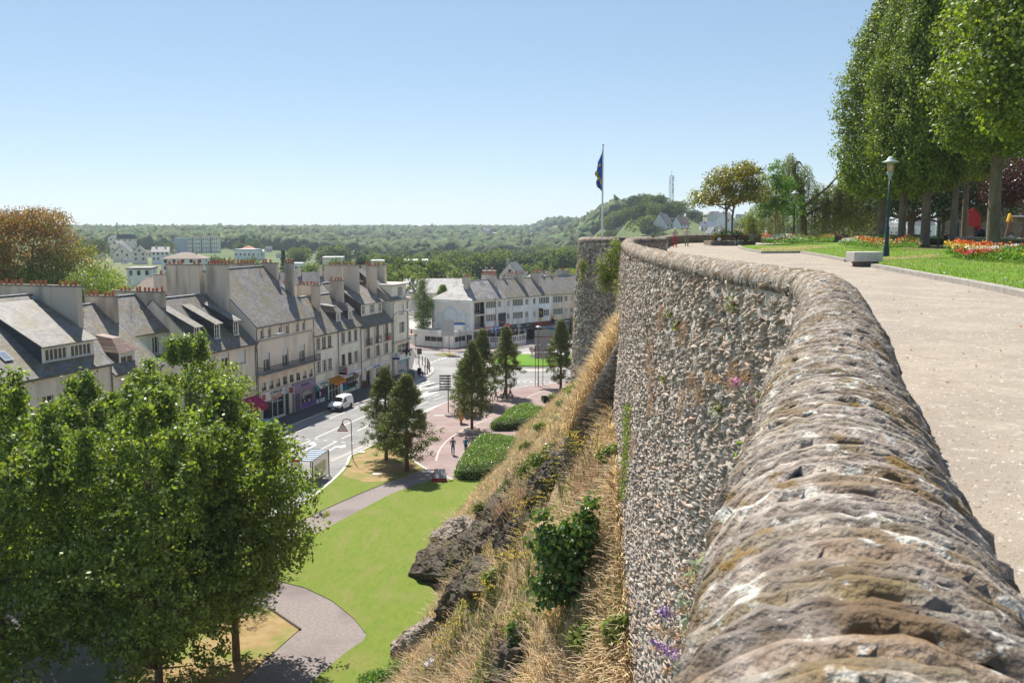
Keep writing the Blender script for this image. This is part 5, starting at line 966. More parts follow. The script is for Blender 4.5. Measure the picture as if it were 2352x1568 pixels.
for k,(px,yb,w_,kd)in enumerate([(232,596,14,'side'),(284,604,13,'front'),(318,556,11,'side'),(400,570,12,'side'),(360,553,12,'front'),(520,560,12,'side'),(618,578,14,'side'),(640,592,13,'front'),(500,610,16,'side'),(690,560,12,'side'),(730,571,12,'side'),(820,604,14,'side'),(900,588,12,'side'),(660,545,9,'side'),(800,556,9,'side'),(880,560,9,'side'),(1060,552,8,'side'),(1200,548,8,'side'),(1005,560,9,'side'),(1290,545,8,'side'),(340,590,14,'side'),(420,600,14,'front'),(1420,532,10,'side')]):
 Y_=max(280,min(1500,24*2100/max(yb-525,8)*.62));h_=w_*.42;house('small_house',LBS[k%3],px-w_/2,px+w_/2,yb-h_*2.1,yb-h_*1.2,yb,Y_,kd,rh.uniform(-.3,.4),[M_PALE,M_FWHT,M_PALE][k%3],[M_SL2,M_SL3,M_TILE][k%3],None,(2,1),['small pale houses among trees','small white houses among trees','small cream houses among trees'][k%3],0)
 # vegetation
def proj(x,y,z):
 z=z-EZ;u=y*_sp+z*_cp;w_=y*_cp-z*_sp;return 1176+2100*x/w_,784-2100*u/w_
def leafquads(C,L,W=None,r=None,up=.0,droop=0.0,spread=1.0,nrm=None,rough=.75):
 """one leaf-shaped quad a point; up > 0 turns the blades to face the sky"""
 r=r or rng;n=len(C);L=np.broadcast_to(L,n)*r.uniform(.7,1.25,n);W=L*.55 if W is None else np.broadcast_to(W,n)*r.uniform(.75,1.2,n)
 a=r.normal(0,1,(n,3));a[:,2]=a[:,2]*spread-droop;a/=np.linalg.norm(a,axis=1)[:,None]+1e-9
 v=r.normal(0,1,(n,3));v[:,2]+=up*2;b=np.cross(a,v);b/=np.linalg.norm(b,axis=1)[:,None]+1e-9
 if nrm is not None:
  N_=nrm/(np.linalg.norm(nrm,axis=1)[:,None]+1e-9)+r.normal(0,rough,(n,3))*.6;N_/=np.linalg.norm(N_,axis=1)[:,None];a=np.cross(N_,a);a/=np.linalg.norm(a,axis=1)[:,None]+1e-9;b=np.cross(N_,a)
 a=a*L[:,None];b=b*W[:,None]*.5
 V=np.stack([C-a*.5,C-a*.05+b,C+a*.5,C-a*.05-b],1).reshape(-1,3);F=np.arange(4*n).reshape(-1,4);return V,F
def blobpts(blobs,n,shell=.72,r=None,flat=0):
 """points in a union of ellipsoids, mostly near their surfaces"""
 r=r or rng;w_=np.array([b[1][0]*b[1][1]+b[1][0]*b[1][2]for b in blobs]);k=r.choice(len(blobs),n,p=w_/w_.sum())
 c=np.array([b[0]for b in blobs],float)[k];s=np.array([b[1]for b in blobs],float)[k];d=r.normal(0,1,(n,3));d/=np.linalg.norm(d,axis=1)[:,None]
 rad=np.where(r.random(n)<.8,r.uniform(shell,1.04,n),r.random(n)**.4*shell);return c+d*s*rad[:,None]
def tufts(P,m,sig,r=None,zs=.7):
 r=r or rng;n=len(P);k=np.repeat(np.arange(n),m);q_=r.normal(0,1,(n*m,3))*sig;q_[:,2]*=zs;return P[k]+q_
def tuftn(P,m,sig,r=None,zs=.7,ctr=(0,0),upk=.55,outk=.6):
 """tufts with a normal that follows each clump and the crown's side, so clumps take light and shade"""
 r=r or rng;k=np.repeat(np.arange(len(P)),m);q_=r.normal(0,1,(len(k),3))*sig;q_[:,2]*=zs;o=P[k].copy();o[:,0]-=ctr[0];o[:,1]-=ctr[1];o[:,2]=0;o/=np.linalg.norm(o,axis=1)[:,None]+.3
 N_=q_/sig*.75+o*outk;N_[:,2]+=upk;return P[k]+q_,N_
def foliage(name,parent,pts,L,m,W=None,up=.3,droop=0.,mats=None,smooth=False,r=None,spread=1.0):
 V,F=leafquads(pts,L,W,r,up,droop,spread);return link(npmesh(name,V,F,m),name,parent)
def limbs(name,parent,base,segs,m,n=7):
 b=MB()
 for s in segs:b.tube(s[0],s[1],n)
 return b.build(name,m,parent,smooth=True)
def curve_to(p0,p1,k=5,sag=.0,wob=.12):
 a,b_=Vector(p0),Vector(p1);L_=(b_-a).length;return[tuple(a.lerp(b_,t)+Vector((rnd.gauss(0,wob)*L_*.12,rnd.gauss(0,wob)*L_*.12,(1-t)*t*-sag*L_)))for t in np.linspace(0,1,k)]
M_BARK=mat('grey brown bark',(.13,.095,.07),(.26,.20,.15),5,rough=1,bump=1,bscale=14,stretch=(1,1,.3));M_BARKL=mat('lime bark',(.13,.10,.075),(.24,.195,.15),3,rough=1,bump=1,bscale=10,c3=(.12,.10,.07),s3=1.4,stretch=(1,1,.35));M_BARKR=mat('reddish bark',(.16,.08,.05),(.27,.14,.09),4,rough=1,bump=1,bscale=12,stretch=(1,1,.2))
LF_OAK=leafmat('leaf deep green',(.155,.205,.05),.55,.03,.38,.42);LF_LIME=leafmat('leaf lime',(.15,.20,.034),.5,.025,.33,.5);LF_CON=leafmat('leaf conifer',(.135,.16,.038),.4,.03,.25,.6,tint=(1.6,1.7,.6))
LF_HEDGE=leafmat('leaf hedge',(.12,.20,.05),.5,.03,.3,.3);LF_BRN=leafmat('leaf russet',(.25,.175,.05),.4,.03,.4,.6,tint=(1.8,1.3,.5));LF_COP=leafmat('leaf copper',(.055,.028,.02),.4,.04,.3,.3,tint=(2.2,1.2,.9));LF_MAG=leafmat('leaf magnolia',(.14,.17,.04),.5,.05,.35,.35,c2=(.27,.22,.06))
LF_WEEP=leafmat('leaf weeping beech',(.16,.18,.055),.4,.04,.35,.45);LF_GIN=leafmat('leaf ginkgo',(.10,.19,.035),.4,.02,.35,.45);LF_FAR=leafmat('leaf far green',(.085,.12,.03),.3,.035,.3,.7);LF_FAR2=leafmat('leaf far pale',(.135,.17,.045),.3,.03,.3,.7);LF_FAR3=leafmat('leaf far dark',(.045,.075,.028),.3,.03,.2,.7);LF_WIL=leafmat('leaf willow',(.22,.24,.05),.3,.02,.4,.6)
def trunkpts(h,lean=.03,k=6):return[(rnd.gauss(0,lean)*h*t,rnd.gauss(0,lean)*h*t,h*t)for t in np.linspace(0,1,k)]
def big_tree(seed,H,Rr,cb,nt=2600,m=20,leaf=.26,mt=None,spires=14):
 r=np.random.default_rng(seed);blobs=[]
 for k in range(16):
  z=cb+(H-cb)*(k+.5)/16;f=sin(pi*min(1,((z-cb)/(H-cb))**.75))**.6+.12;n=1 if k>13 else 3
  for j in range(n):
   a=k*2.4+j*2*pi/n+r.normal(0,.3);rr_=Rr*f*.56*(1 if n>1 else.2);blobs.append(((rr_*cos(a)*r.uniform(.7,1.25),rr_*sin(a)*r.uniform(.7,1.25),z+r.normal(0,.5)),(Rr*.40*f*r.uniform(.7,1.15)+.45,)*2+(Rr*.20*f+.35,)))
 P=blobpts(blobs,nt,.62,r)+r.normal(0,.22,(nt,3));S=[]
 for k in range(spires):
  a=r.uniform(0,6.3);q_=r.uniform(0,Rr*.75);zt=cb+(H-cb)*(1-.45*(q_/Rr)**1.5);L_=r.uniform(.9,2.2);n=int(L_*18)
  t=r.random(n);S.append(np.stack([q_*cos(a)+r.normal(0,.16,n)*(1.3-t),q_*sin(a)+r.normal(0,.16,n)*(1.3-t),zt-.5+t*L_],1))
 P=np.concatenate([P]+S);pts,nn=tuftn(P,m,.25,r);V,F=leafquads(pts,leaf,leaf*.62,r,nrm=nn)
 crown=npmesh('crown',V,F,mt or LF_OAK);b=MB();tp_=trunkpts(H*.82,.012,7);b.tube(tp_,[.24,.2,.17,.14,.11,.08,.04],10)
 for k in range(22):
  bl=blobs[min(len(blobs)-1,int(k*len(blobs)/22))];z0=max(cb*.75,bl[0][2]-Rr*.55);b.tube(curve_to((0,0,min(z0,H*.78)),(bl[0][0]*1.25,bl[0][1]*1.25,bl[0][2]),5,.05),[.075,.06,.045,.03,.012],6)
 return crown,b.mesh('trunk',M_BARK,True)
GT='large leafy trees on the lawn in front of the houses'
pa_=big_tree(3,14.0,5.4,2.3,1700);pc_=big_tree(13,14.0,4.7,4.2,1500);pb_=big_tree(8,16.4,6.2,1.9,2200)
def place(name,label,cat,loc,meshes,rz=0,s=1.0,sz=None,group=None):
 t=T(name,label,cat,loc,rz,group);t.scale=(s,s,sz or s)
 for me in meshes:link(me,me.name.split('.')[0],t)
 return t
a=G(543,1516);place('broadleaf_tree','leafy tree whose single slim trunk stands clear on the parched lawn corner','tree',(a[0],a[1],0),pc_,0.4,1.0,None,GT)
a=G(366,1590);place('broadleaf_tree','tallest dense leafy tree left of the slim trunk, its base cut by the lower edge','tree',(a[0],a[1],0),pb_,0,.93,.93,GT)
a=G(70,1610);place('broadleaf_tree','leafy tree filling the left edge with bare lower branches','tree',(a[0]-1.2,a[1],0),pb_,2.2,1.0,1.0,GT)
a=G(452,1275);place('broadleaf_tree','rounded leafy tree rearmost of the group before the three-dormer house','tree',(a[0],a[1],0),pb_,4.0,.94,.95,GT)
a=G(-60,1330);place('broadleaf_tree','leafy tree partly outside the left edge below the leftmost house','tree',(a[0],a[1],0),pa_,1.0,1.05,.98,GT)
a=G(215,1390);place('broadleaf_tree','leafy tree in the middle of the group below the small hipped dormer','tree',(a[0],a[1],0),pa_,3.0,1.02,.98,GT)
def conifer(seed,H,Rr,cb,gap=.25,nt=720,m=42,lean=0.0,holes=0.0):
 r=np.random.default_rng(seed);T_=r.random(nt)**.8;z=cb+(H-cb)*T_;env=np.interp(T_,[0,.08,.25,.5,.75,.93,1],[.55,.85,1,.82,.52,.2,.05]);a=r.uniform(0,2*pi,nt)
 lob=1+.24*np.sin(a*3+z*1.7+seed)+.20*np.sin(a*5-z*3.1)+.13*np.sin(z*4.6+a);rad=Rr*env*lob*np.where(r.random(nt)<.75,r.uniform(.7,1.08,nt),r.random(nt)**.5*.7)
 z=z-.10*rad+np.where(T_<.3,r.normal(0,.25,nt),0);P=np.stack([rad*np.cos(a),rad*np.sin(a),z],1)
 if holes:keep=(np.sin(P[:,2]*2.2+seed)+np.sin(a*2+P[:,2]*1.3))>-1.3+holes*(1-T_)*1.4;P=P[keep]
 pts,nn=tuftn(P,m,.17,r,.9);V,F=leafquads(pts,.20,.10,r,nrm=nn);crown=npmesh('crown',V,F,LF_CON)
 b=MB();b.tube([(0,0,0),(.02,0,H*.3),(.0,.03,H*.65),(0,0,H*.95)],[.20,.16,.10,.03],9)
 for k in range(26):
  zz=cb*.9+(H-cb)*(k/26)*.9;aa=k*2.4;rr_=Rr*np.interp(k/26,[0,.25,.75,1],[.8,.85,.45,.1]);b.tube([(0,0,zz),(rr_*.5*cos(aa),rr_*.5*sin(aa),zz+.05),(rr_*cos(aa),rr_*sin(aa),zz-.1)],[.045,.03,.01],5)
 return crown,b.mesh('trunk',M_BARKR,True)
c1=conifer(2,10.4,2.25,1.7,nt=800,holes=.6);c2=conifer(5,10.2,1.85,1.6,nt=640,holes=.75);GC='conifers on the square'
for(k_,x,y,lab,ms,rz,s,sz)in[('z5',950,592,'left conifer of the touching pair on the parched grass',c1,.5,.98,.93),('z5',1095,672,'right conifer of the touching pair, casting its shadow on the path',c1,2.6,1.12,.93),('a2',745,1482,'tall conifer in the round kerb nearest the hedge',c1,1.2,.98,1.02),('a2',650,1250,'slim conifer just behind the orange planter',c2,2.0,.8,.70),('a2',880,1140,'conifer with browning lower branches behind the tall one',c2,.9,1.05,1.0),('a2',1175,1045,'conifer behind the four walking people',c2,3.4,1.08,.98),('a2',1860,965,'rightmost conifer of the square beside the round tower',c2,5.0,1.12,1.02)]:
 a=g(k_,x,y);place('conifer_tree',lab,'conifer tree',(a[0],a[1],0),ms,rz,s,sz,GC)
b=MB();b.lathe([(.99,0),(.99,.26),(.93,.3),(.72,.3),(.70,.18),(.05,.17)],28);me=b.mesh('tree_ring',[mat('concrete ring',(.50,.46,.41),(.62,.58,.53),3,rough=.9)])
b=MB();b.lathe([(.70,.2),(.01,.21)],20);soil=b.mesh('soil',mat('straw mulch',(.42,.33,.22),(.55,.46,.33),8,rough=1))
for(x,y,lab)in[(745,1482,'round concrete kerb around the conifer nearest the hedge'),(650,1250,'round concrete kerb behind the orange planter'),(890,1140,'round concrete kerb around the browning conifer'),(1178,1048,'round concrete kerb by the walking people')]:
 a=g('a2',x,y);o=link(me,'tree_ring',None,(a[0],a[1],0));tag(o,lab,'planter kerb','round kerbs of the conifers');link(soil,'soil',o)
def hedge(label,pts,hgt,seed,dens=34,inset=.0,leaf=.15):
 r=np.random.default_rng(seed);P=np.array([p[:2]for p in pts]);c=P.mean(0);a=T('hedge',label,'hedge',(c[0],c[1],0),0,'clipped hedges below the slope');lo=P.min(0);hi=P.max(0);A_=(hi-lo).prod()
 n=int(A_*260);X=r.uniform(lo[0],hi[0],n);Y=r.uniform(lo[1],hi[1],n);ok=inpoly(X,Y,[tuple(p)for p in P]);X,Y=X[ok],Y[ok]
 seg=np.roll(P,-1,0)-P;d=np.full(len(X),1e9)
 for i in range(len(P)):t=np.clip(((X-P[i,0])*seg[i,0]+(Y-P[i,1])*seg[i,1])/(seg[i]**2).sum(),0,1);d=np.minimum(d,np.hypot(X-P[i,0]-t*seg[i,0],Y-P[i,1]-t*seg[i,1]))
 H=hgt*np.clip(1-(1-np.clip(d/(hgt*.85),0,1))**2,0,1)**.5*(1+.06*np.sin(X*1.3)+.06*np.sin(Y*1.1+1));Z=H*np.where(r.random(len(X))<.62,r.uniform(.9,1.04,len(X)),r.uniform(.15,1,len(X)))
 pts_=np.stack([X-c[0],Y-c[1],Z],1);V,F=leafquads(pts_,leaf,leaf*.55,r,.5);mi=(r.random(len(F))<.10).astype(int);link(npmesh('foliage',V,F,[LF_HEDGE,LF_FLW],mi),'foliage',a)
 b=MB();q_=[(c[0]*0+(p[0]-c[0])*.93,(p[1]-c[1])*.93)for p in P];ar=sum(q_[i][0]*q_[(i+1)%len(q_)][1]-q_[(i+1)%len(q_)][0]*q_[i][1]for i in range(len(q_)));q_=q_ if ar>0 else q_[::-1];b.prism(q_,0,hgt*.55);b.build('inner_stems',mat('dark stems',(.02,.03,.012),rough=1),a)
LF_FLW=leafmat('leaf pale tip',(.42,.46,.30),.2,.02,.3,.5)
def up(k,pts,h):return[g(k,*p,h)[:2]for p in pts]
hedge('nearest long clipped hedge bulging over the plaza edge',[g('z5',*p)for p in[(1412,715),(1440,738),(1530,745),(1640,735)]]+up('z5',[(1800,560),(1900,430),(1760,385),(1590,392),(1520,450),(1440,560)],1.4),1.45,1)
hedge('middle clipped hedge, broad and sunlit, between the two others',[g('z5',*p)for p in[(1665,375),(1690,392),(1800,392),(1900,380)]]+up('z5',[(2050,290),(2080,215),(1960,180),(1860,190),(1760,235),(1700,290)],1.3),1.4,2)
hedge('farthest small clipped hedge against the weedy slope',[g('a2',*p)for p in[(1605,1100),(1640,1130),(1760,1150),(1840,1100)]]+up('a2',[(1850,1040),(1820,995),(1720,1000),(1640,1030)],1.2),1.25,3)
def lime(seed,H,Rr,cb,nt=2300,m=22,leaf=.21,multi=1):
 r=np.random.default_rng(seed);T_=r.random(nt)**.95;z=cb+(H-cb)*T_;env=np.interp(T_,[0,.06,.2,.5,.75,.92,1],[.55,.82,1,.95,.66,.30,.06]);a=r.uniform(0,2*pi,nt)
 lob=1+.13*np.sin(a*5+z*.25+seed)+.10*np.sin(a*9-z*1.1)+.07*np.sin(z*2.1+a*3);rad=Rr*env*lob*np.where(r.random(nt)<.88,r.uniform(.82,1.05,nt),r.random(nt)**.5*.8);z=z-.06*rad*(1-T_)+r.normal(0,.15,nt)
 pts,nn=tuftn(np.stack([rad*np.cos(a),rad*np.sin(a),z],1),m,.30,r,.8,upk=.35,outk=.9);V,F=leafquads(pts,leaf,leaf*.85,r,nrm=nn,rough=.6);crown=npmesh('crown',V,F,LF_LIME)
 b=MB();b.tube([(0,0,0),(0,0,.35),(.05,0,H*.2),(.0,.1,H*.5),(0,0,H*.9)],[.52,.38,.33,.24,.05],12)
 for k in range(20):
  zz=cb*.92+(H-cb)*(k/22);aa=k*2.4;rr_=Rr*.75;b.tube(curve_to((0,0,zz),(rr_*cos(aa),rr_*sin(aa),zz+1.8),5,-.05),[.12,.09,.06,.04,.015],6)
 return crown,b.mesh('trunk',M_BARKL,True)
l1=lime(4,22.0,3.5,4.6,2900);l2=lime(6,21.0,3.2,6.0,2500);GL='tall lime trees of the terrace row'
for(px,Y_,lab,ms,rz,s,sz,tr)in[(2021,82,'lime tree first in the row, its crown edge against open sky',l1,.3,1.05,.98,1),(2070,77,'second lime trunk, scarred and straight, behind the lamp post',l1,2.0,.85,1.02,1),(2124,74,'third lime with a trunk flaring at its base',l1,3.7,.98,1.06,1),(2188,72.5,'slender pale-barked lime beside the green gate',l2,.8,.72,1.1,1),(2213,84,'thin leaning lime behind the slender pale one',l2,1.8,.75,1.05,1),(2280,62,'thickest twin-stemmed lime in front of the red slide',l2,2.9,1.18,1.12,1),(2400,50,'lime outside the right edge whose low boughs hang into view',l2,4.2,1.35,1.15,1)]:
 a=D(px,560,Y_);place('lime_tree',lab,'lime tree',(a[0],Y_,TZ+.1),ms,rz,s,sz,GL)
def crown_tree(name,label,px,Y_,blobs,leafm,n,m,leaf,tr,z0=TZ,sig=.25,bark=None,stems=((0,0),),up_=.3,cat='tree',seed=1,sh=.7,W=None,droop=0,group=None):
 r=np.random.default_rng(seed);a=D(px,540,Y_);t=T(name,label,cat,(a[0],Y_,z0),0,group);P=blobpts(blobs,n,sh,r);pts,nn=tuftn(P,m,sig,r);V,F=leafquads(pts,leaf,W or leaf*.55,r,up_,droop,nrm=None if droop else nn);link(npmesh('crown',V,F,leafm),'crown',t)
 b=MB();zt=min(b_[0][2]-b_[1][2]*.4 for b_ in blobs)
 for(sx,sy)in stems:b.tube(curve_to((sx,sy,0),(sx*1.2,sy,zt),4,0,.1),[tr,tr*.85,tr*.8,tr*.75],9)
 for k,bl in enumerate(blobs):s_=stems[k%len(stems)];b.tube(curve_to((s_[0]*1.2,s_[1],zt*rnd.uniform(.75,1)),bl[0],5,.12),[tr*.6,tr*.5,tr*.35,tr*.2,.015],6)
 b.build('trunk',bark or M_BARK,t,True);return t
mb_=[((-2.6,0,4.6),(1.5,1.3,.75)),((-1.2,.4,5.8),(1.7,1.5,.95)),((.6,-.2,6.2),(1.9,1.6,1.3)),((2.1,.3,6.6),(1.4,1.4,1.1)),((2.6,0,5.1),(1.6,1.5,1.0)),((.2,0,4.7),(2.2,1.7,.8)),((1.3,0,7.4),(1.3,1.1,.7)),((-.4,.8,6.9),(1.2,1.1,.7)),((-3.5,0,4.2),(.7,.7,.35))]
crown_tree('magnolia_tree','spreading bronze-leaved tree with two stems rising from a stone planter',1674,90,mb_,LF_MAG,620,15,.25,.13,stems=((-.3,0),(.25,0)),cat='magnolia tree',seed=3,sig=.27)
gb_=[((0,0,7.6),(.8,.8,1.1)),((-.8,0,6.2),(1.3,1.1,1.0)),((.9,0,6.0),(1.5,1.2,1.0)),((-1.3,0,4.6),(1.4,1.1,.9)),((1.2,0,4.4),(1.7,1.1,.8)),((0,0,3.7),(2.0,1.3,.8)),((2.1,0,3.2),(.8,.7,.35)),((-1.4,0,3.1),(.9,.8,.6))]
crown_tree('ginkgo_tree','young bright green tree tied to a frame of three wooden stakes',1780,97,gb_,LF_GIN,560,15,.20,.11,cat='young tree',seed=5,sig=.22,bark=mat('pale young bark',(.34,.26,.17),(.42,.34,.24),4))
def weeping(seed,humps,strands,leafm,leaf=.16):
 r=np.random.default_rng(seed);S=[]
 for k in range(strands):
  h=humps[r.choice(len(humps),p=np.array([x[3]for x in humps])/sum(x[3]for x in humps))];a=r.uniform(0,2*pi);q_=h[2]*r.random()**.6;x0,y0=h[0]+q_*cos(a),q_*sin(a)*.9;zt=h[1]*(1-.38*(q_/h[2])**2)+r.normal(0,.12);L_=min(zt-.1,r.uniform(1.5,7));n=int(L_*11);t=r.random(n)
  out=np.array([cos(a),sin(a)])*.5*h[2]*.25;S.append(np.stack([x0+out[0]*np.sqrt(t)+r.normal(0,.10,n),y0+out[1]*np.sqrt(t)+r.normal(0,.10,n),zt-t*L_],1))
 return np.concatenate(S)
a=D(1848,540,108);t=T('weeping_beech','broad weeping tree trailing curtains of foliage to the ground behind the flower bed','weeping tree',(a[0],108,TZ));P=weeping(2,[(-2.0,10.2,1.7,2.4),(-.2,9.0,1.5,1.6),(-4.6,5.0,2.4,2.2),(1.6,6.8,1.3,1.4),(4.4,9.3,.9,1.3),(3.0,6.9,1.4,1.5),(5.6,7.6,1.0,1),(7.0,6.0,1.8,1.6),(-6.9,3.4,1.3,1)],1150,LF_WEEP);foliage('crown',t,P,.20,LF_WEEP,.09,.1,1.2)
b=MB();b.tube([tuple(p)for p in spline([(0,0,0),(-.3,0,4),(-1.2,0,7),(-1.5,0,8.6),(-1.0,0,9.3),(-.4,0,8.6)],4)],[.4*(1-k/21)+.02 for k in range(21)],8);b.tube([(-.3,0,4),(2.5,0,6.4),(4.2,0,8.4)],[.22,.14,.05],7);b.tube([(-.3,0,3),(4.5,0,5.5),(7,0,6.2)],[.2,.12,.03],7);b.tube([(-.3,0,3),(-3.5,0,4.6),(-6,0,3.6)],[.16,.1,.03],7);b.build('trunk',M_BARK,t,True)
cb_=[((0,0,4.6),(3.2,3,2.3)),((-2.6,0,3.6),(2.0,2,1.7)),((2.8,0,4.2),(2.4,2.3,2.0)),((.5,0,2.6),(3.4,2.6,1.4)),((-1,0,6.3),(1.8,1.8,1.0))]
crown_tree('copper_beech','purple copper beech at the foot of the lime row, left of the lamp',1962,118,cb_,LF_COP,900,14,.27,.3,cat='copper beech',seed=7,sig=.4)
crown_tree('copper_beech','bronze-purple beech at the right edge above the swings',2350,92,[(b_[0],b_[1])for b_ in[((0,0,6.6),(3.4,3,2.4)),((-2.4,0,5.2),(1.8,2,1.5)),((3,0,6),(3,3,3))]],LF_COP,900,14,.25,.3,cat='copper beech',seed=8,sig=.4)
db_=[((0,0,6.0),(4.2,3.4,2.6)),((-3,0,5.2),(2.8,2.6,2.0)),((3.4,0,5.4),(3.0,2.8,2.2)),((0,0,8.6),(4.0,3.4,2.4)),((-4.4,0,3.6),(1.4,1.4,1.0)),((4.5,0,3.4),(1.4,1.2,.9))]
for px,Y_,lab,sd in((2092,104,'dark tree with a thick shaded trunk between the second and third lime',11),(2165,112,'dark dense tree behind the third and fourth lime trunks',12),(2240,100,'dark tree behind the red slide',13),(2010,128,'dark tree behind the first lime trunk',14),(2310,122,'tall dark tree behind the thick twin-stemmed lime',15)):
 crown_tree('shade_tree',lab,px,Y_,db_ if sd!=15 else[((x,y,z+3),s_)for(x,y,z),s_ in db_],LF_FAR3,900,13,.30,.45 if sd==11 else.25,cat='tree',seed=sd,sig=.42,group='dark trees behind the lime row')
crown_tree('russet_tree','huge broad tree with brown flowering crown behind the leftmost house',60,158,[((0,0,20),(9,7,6.5)),((-9,0,18),(7,6,6.5)),((7,0,16.5),(6.5,6,5.5)),((2,0,25),(5.5,5,2.6)),((-6,0,25),(5,5,2.5)),((12,0,13.5),(4,4,4.2)),((0,-2,13),(9,5,5)),((-10,-2,12),(7,5,5))],[LF_BRN,LF_LIME],4200,15,.42,.7,0,.62,cat='chestnut tree',seed=20)
o=[k for k in bpy.data.objects if k.name.startswith('russet_tree')][0];cr=[k for k in KIDS(o)if k.name.startswith('crown')][0];me=cr.data;n=len(me.polygons);cc=np.zeros(n*3);me.polygons.foreach_get('center',cc);cc=cc.reshape(-1,3);pr_=np.clip((cc[:,2]-13-cc[:,0]*.32+_n2(cc[:,0],cc[:,2],.5)*2.0)/9,.03,.9);me.polygons.foreach_set('material_index',(rng.random(n)>pr_).astype(np.int32))
crown_tree('green_tree','fresh green tree right of the big brown-crowned tree',225,150,[((0,0,12.5),(5,4.5,5)),((3.2,0,10.5),(3.5,3.5,3.2)),((-3,0,14),(3.5,3.5,3)),((0,0,8),(5,4,3.5))],LF_LIME,1700,14,.34,.4,0,.5,cat='tree',seed=21)
crown_tree('birch_tree','tall drooping birch beside the corner building with the mural',971,190,[((0,0,12.5),(.9,.9,2.4)),((-.7,0,9.5),(1.4,1.2,1.9)),((.6,0,8.5),(1.6,1.4,2.0)),((0,0,5.8),(1.9,1.6,2.3)),((.2,0,3.2),(1.7,1.6,1.6))],LF_FAR,620,14,.26,.14,0,.36,cat='birch tree',seed=22,droop=1)
def conif(name,label,px,ybase,ytop,Y_,wpx,leafm,z0=None,seed=1,n=240,m=16,col=False,group=None,leaf=None):
 r=np.random.default_rng(seed);a=D(px,ybase,Y_);z1=D(px,ytop,Y_)[2];z0=a[2]if z0 is None else z0;H=z1-z0;Rr=wpx/2*Y_/2100.;T_=r.random(n);env=(1-T_)**.75+.05 if not col else np.sin(np.clip(T_*.9+.1,0,1)*pi)**.45;an=r.uniform(0,6.28,n);rad=Rr*env*r.uniform(.75,1.1,n)
 pts=tufts(np.stack([rad*np.cos(an),rad*np.sin(an),H*(.06+.94*T_)],1),m,Rr*.16,r);t=T(name,label,'conifer tree',(a[0],Y_,z0),0,group);foliage('crown',t,pts,leaf or Rr*.26,leafm);b=MB();b.tube([(0,0,-.5),(0,0,H*.9)],[.2,.05],6);b.build('trunk',M_BARK,t);return t
conif('small_conifer','small bright conical conifer left of the mural roof',1017,690,656,215,28,LF_LIME,None,31);conif('tall_conifer','dark slender conifer behind the tallest building',640+12,640,575,330,22,LF_FAR3,0,32);conif('column_cypress','dark column cypress left of the pale willow',1254,635,593,330,15,LF_FAR3,0,33,col=True)
crown_tree('pale_willow','pale yellow-green weeping willow left of the round tower',1302,330,[((0,0,6),(5.4,5,4.6)),((-4,0,4.6),(3,3,3.6)),((3,0,7),(3,3,3.3))],LF_WIL,1300,12,.5,.4,-1,.5,cat='willow tree',seed=34,droop=1.2,W=.2)
for(x_,Y_,s_,lab)in((-24,183,2.2,'green shrub behind the pale low roof by the birch'),(-27,196,2.6,'round shrub left of the birch trunk'),(-19.5,190,1.8,'bushy shrub between birch and small conifer')):
 px,_=proj(x_,Y_,1);crown_tree('garden_shrub',lab,px,Y_,[((0,0,s_),(s_,s_,s_)),((s_*.7,0,s_*.8),(s_*.7,s_*.7,s_*.7))],LF_LIME,240,14,.25,.08,0,.35,cat='shrub',seed=int(-x_),group='garden shrubs by the birch')
def farcrown(seed,kind,n=420,m=9):
 r=np.random.default_rng(seed)
 if kind=='round':
  bl=[((r.normal(0,.25),r.normal(0,.25),.55+r.normal(0,.10)),(.30+r.random()*.12,)*2+(.26+r.random()*.1,))for _ in range(8)]+[((0,0,.45),(.42,.42,.32))];P=blobpts(bl,n,.8,r);P[:,2]=np.clip(P[:,2],.05,1.1)
 elif kind=='cone':T_=r.random(n)**.8;a=r.uniform(0,6.28,n);q_=.32*(1-T_)**.8*r.uniform(.7,1.15,n)+.02;P=np.stack([q_*np.cos(a),q_*np.sin(a),.05+T_*.98],1)
 else:T_=r.random(n);a=r.uniform(0,6.28,n);q_=.17*np.sin(np.clip(T_*.85+.12,0,1)*pi)**.5*r.uniform(.75,1.1,n);P=np.stack([q_*np.cos(a),q_*np.sin(a),.04+T_*.98],1)
 pts,nn=tuftn(P,m,.04,r);return leafquads(pts,.07,.052,r,nrm=nn)
FK={}
for i_,(nm,kind,mm)in enumerate([('round','round',LF_FAR),('round','round',LF_FAR),('pale','round',LF_FAR2),('pale','round',LF_FAR2),('dark','round',LF_FAR3),('cone','cone',LF_FAR3),('column','col',LF_FAR3),('copper','round',LF_COP)]):
 V,F=farcrown(50+i_,kind);FK.setdefault(nm,[]).append(npmesh('crown',V,F,mm))
b=MB();b.tube([(0,0,-.1),(0,0,.5)],[.022,.012],5);TRK=b.mesh('trunk',M_BARK);FNAME=dict(round='broadleaf_tree',pale='pale_green_tree',dark='dark_tree',cone='fir_tree',column='cypress_tree',copper='copper_tree')
FLAB=dict(round='rounded mid green tree in the wooded belt beyond the town',pale='paler yellow-green tree in the wooded belt beyond the town',dark='dark green tree in the wooded belt beyond the town',cone='dark pointed fir in the wooded belt beyond the town',column='dark column-shaped cypress on the wooded hillside',copper='purple-leaved tree on the hillside')
FLABR={k:v.replace('in the wooded belt beyond the town','on the steep hill beyond the terrace').replace('on the wooded hillside','on the steep hill beyond the terrace').replace('on the hillside','on the steep hill beyond the terrace')for k,v in FLAB.items()}
NT=[0]
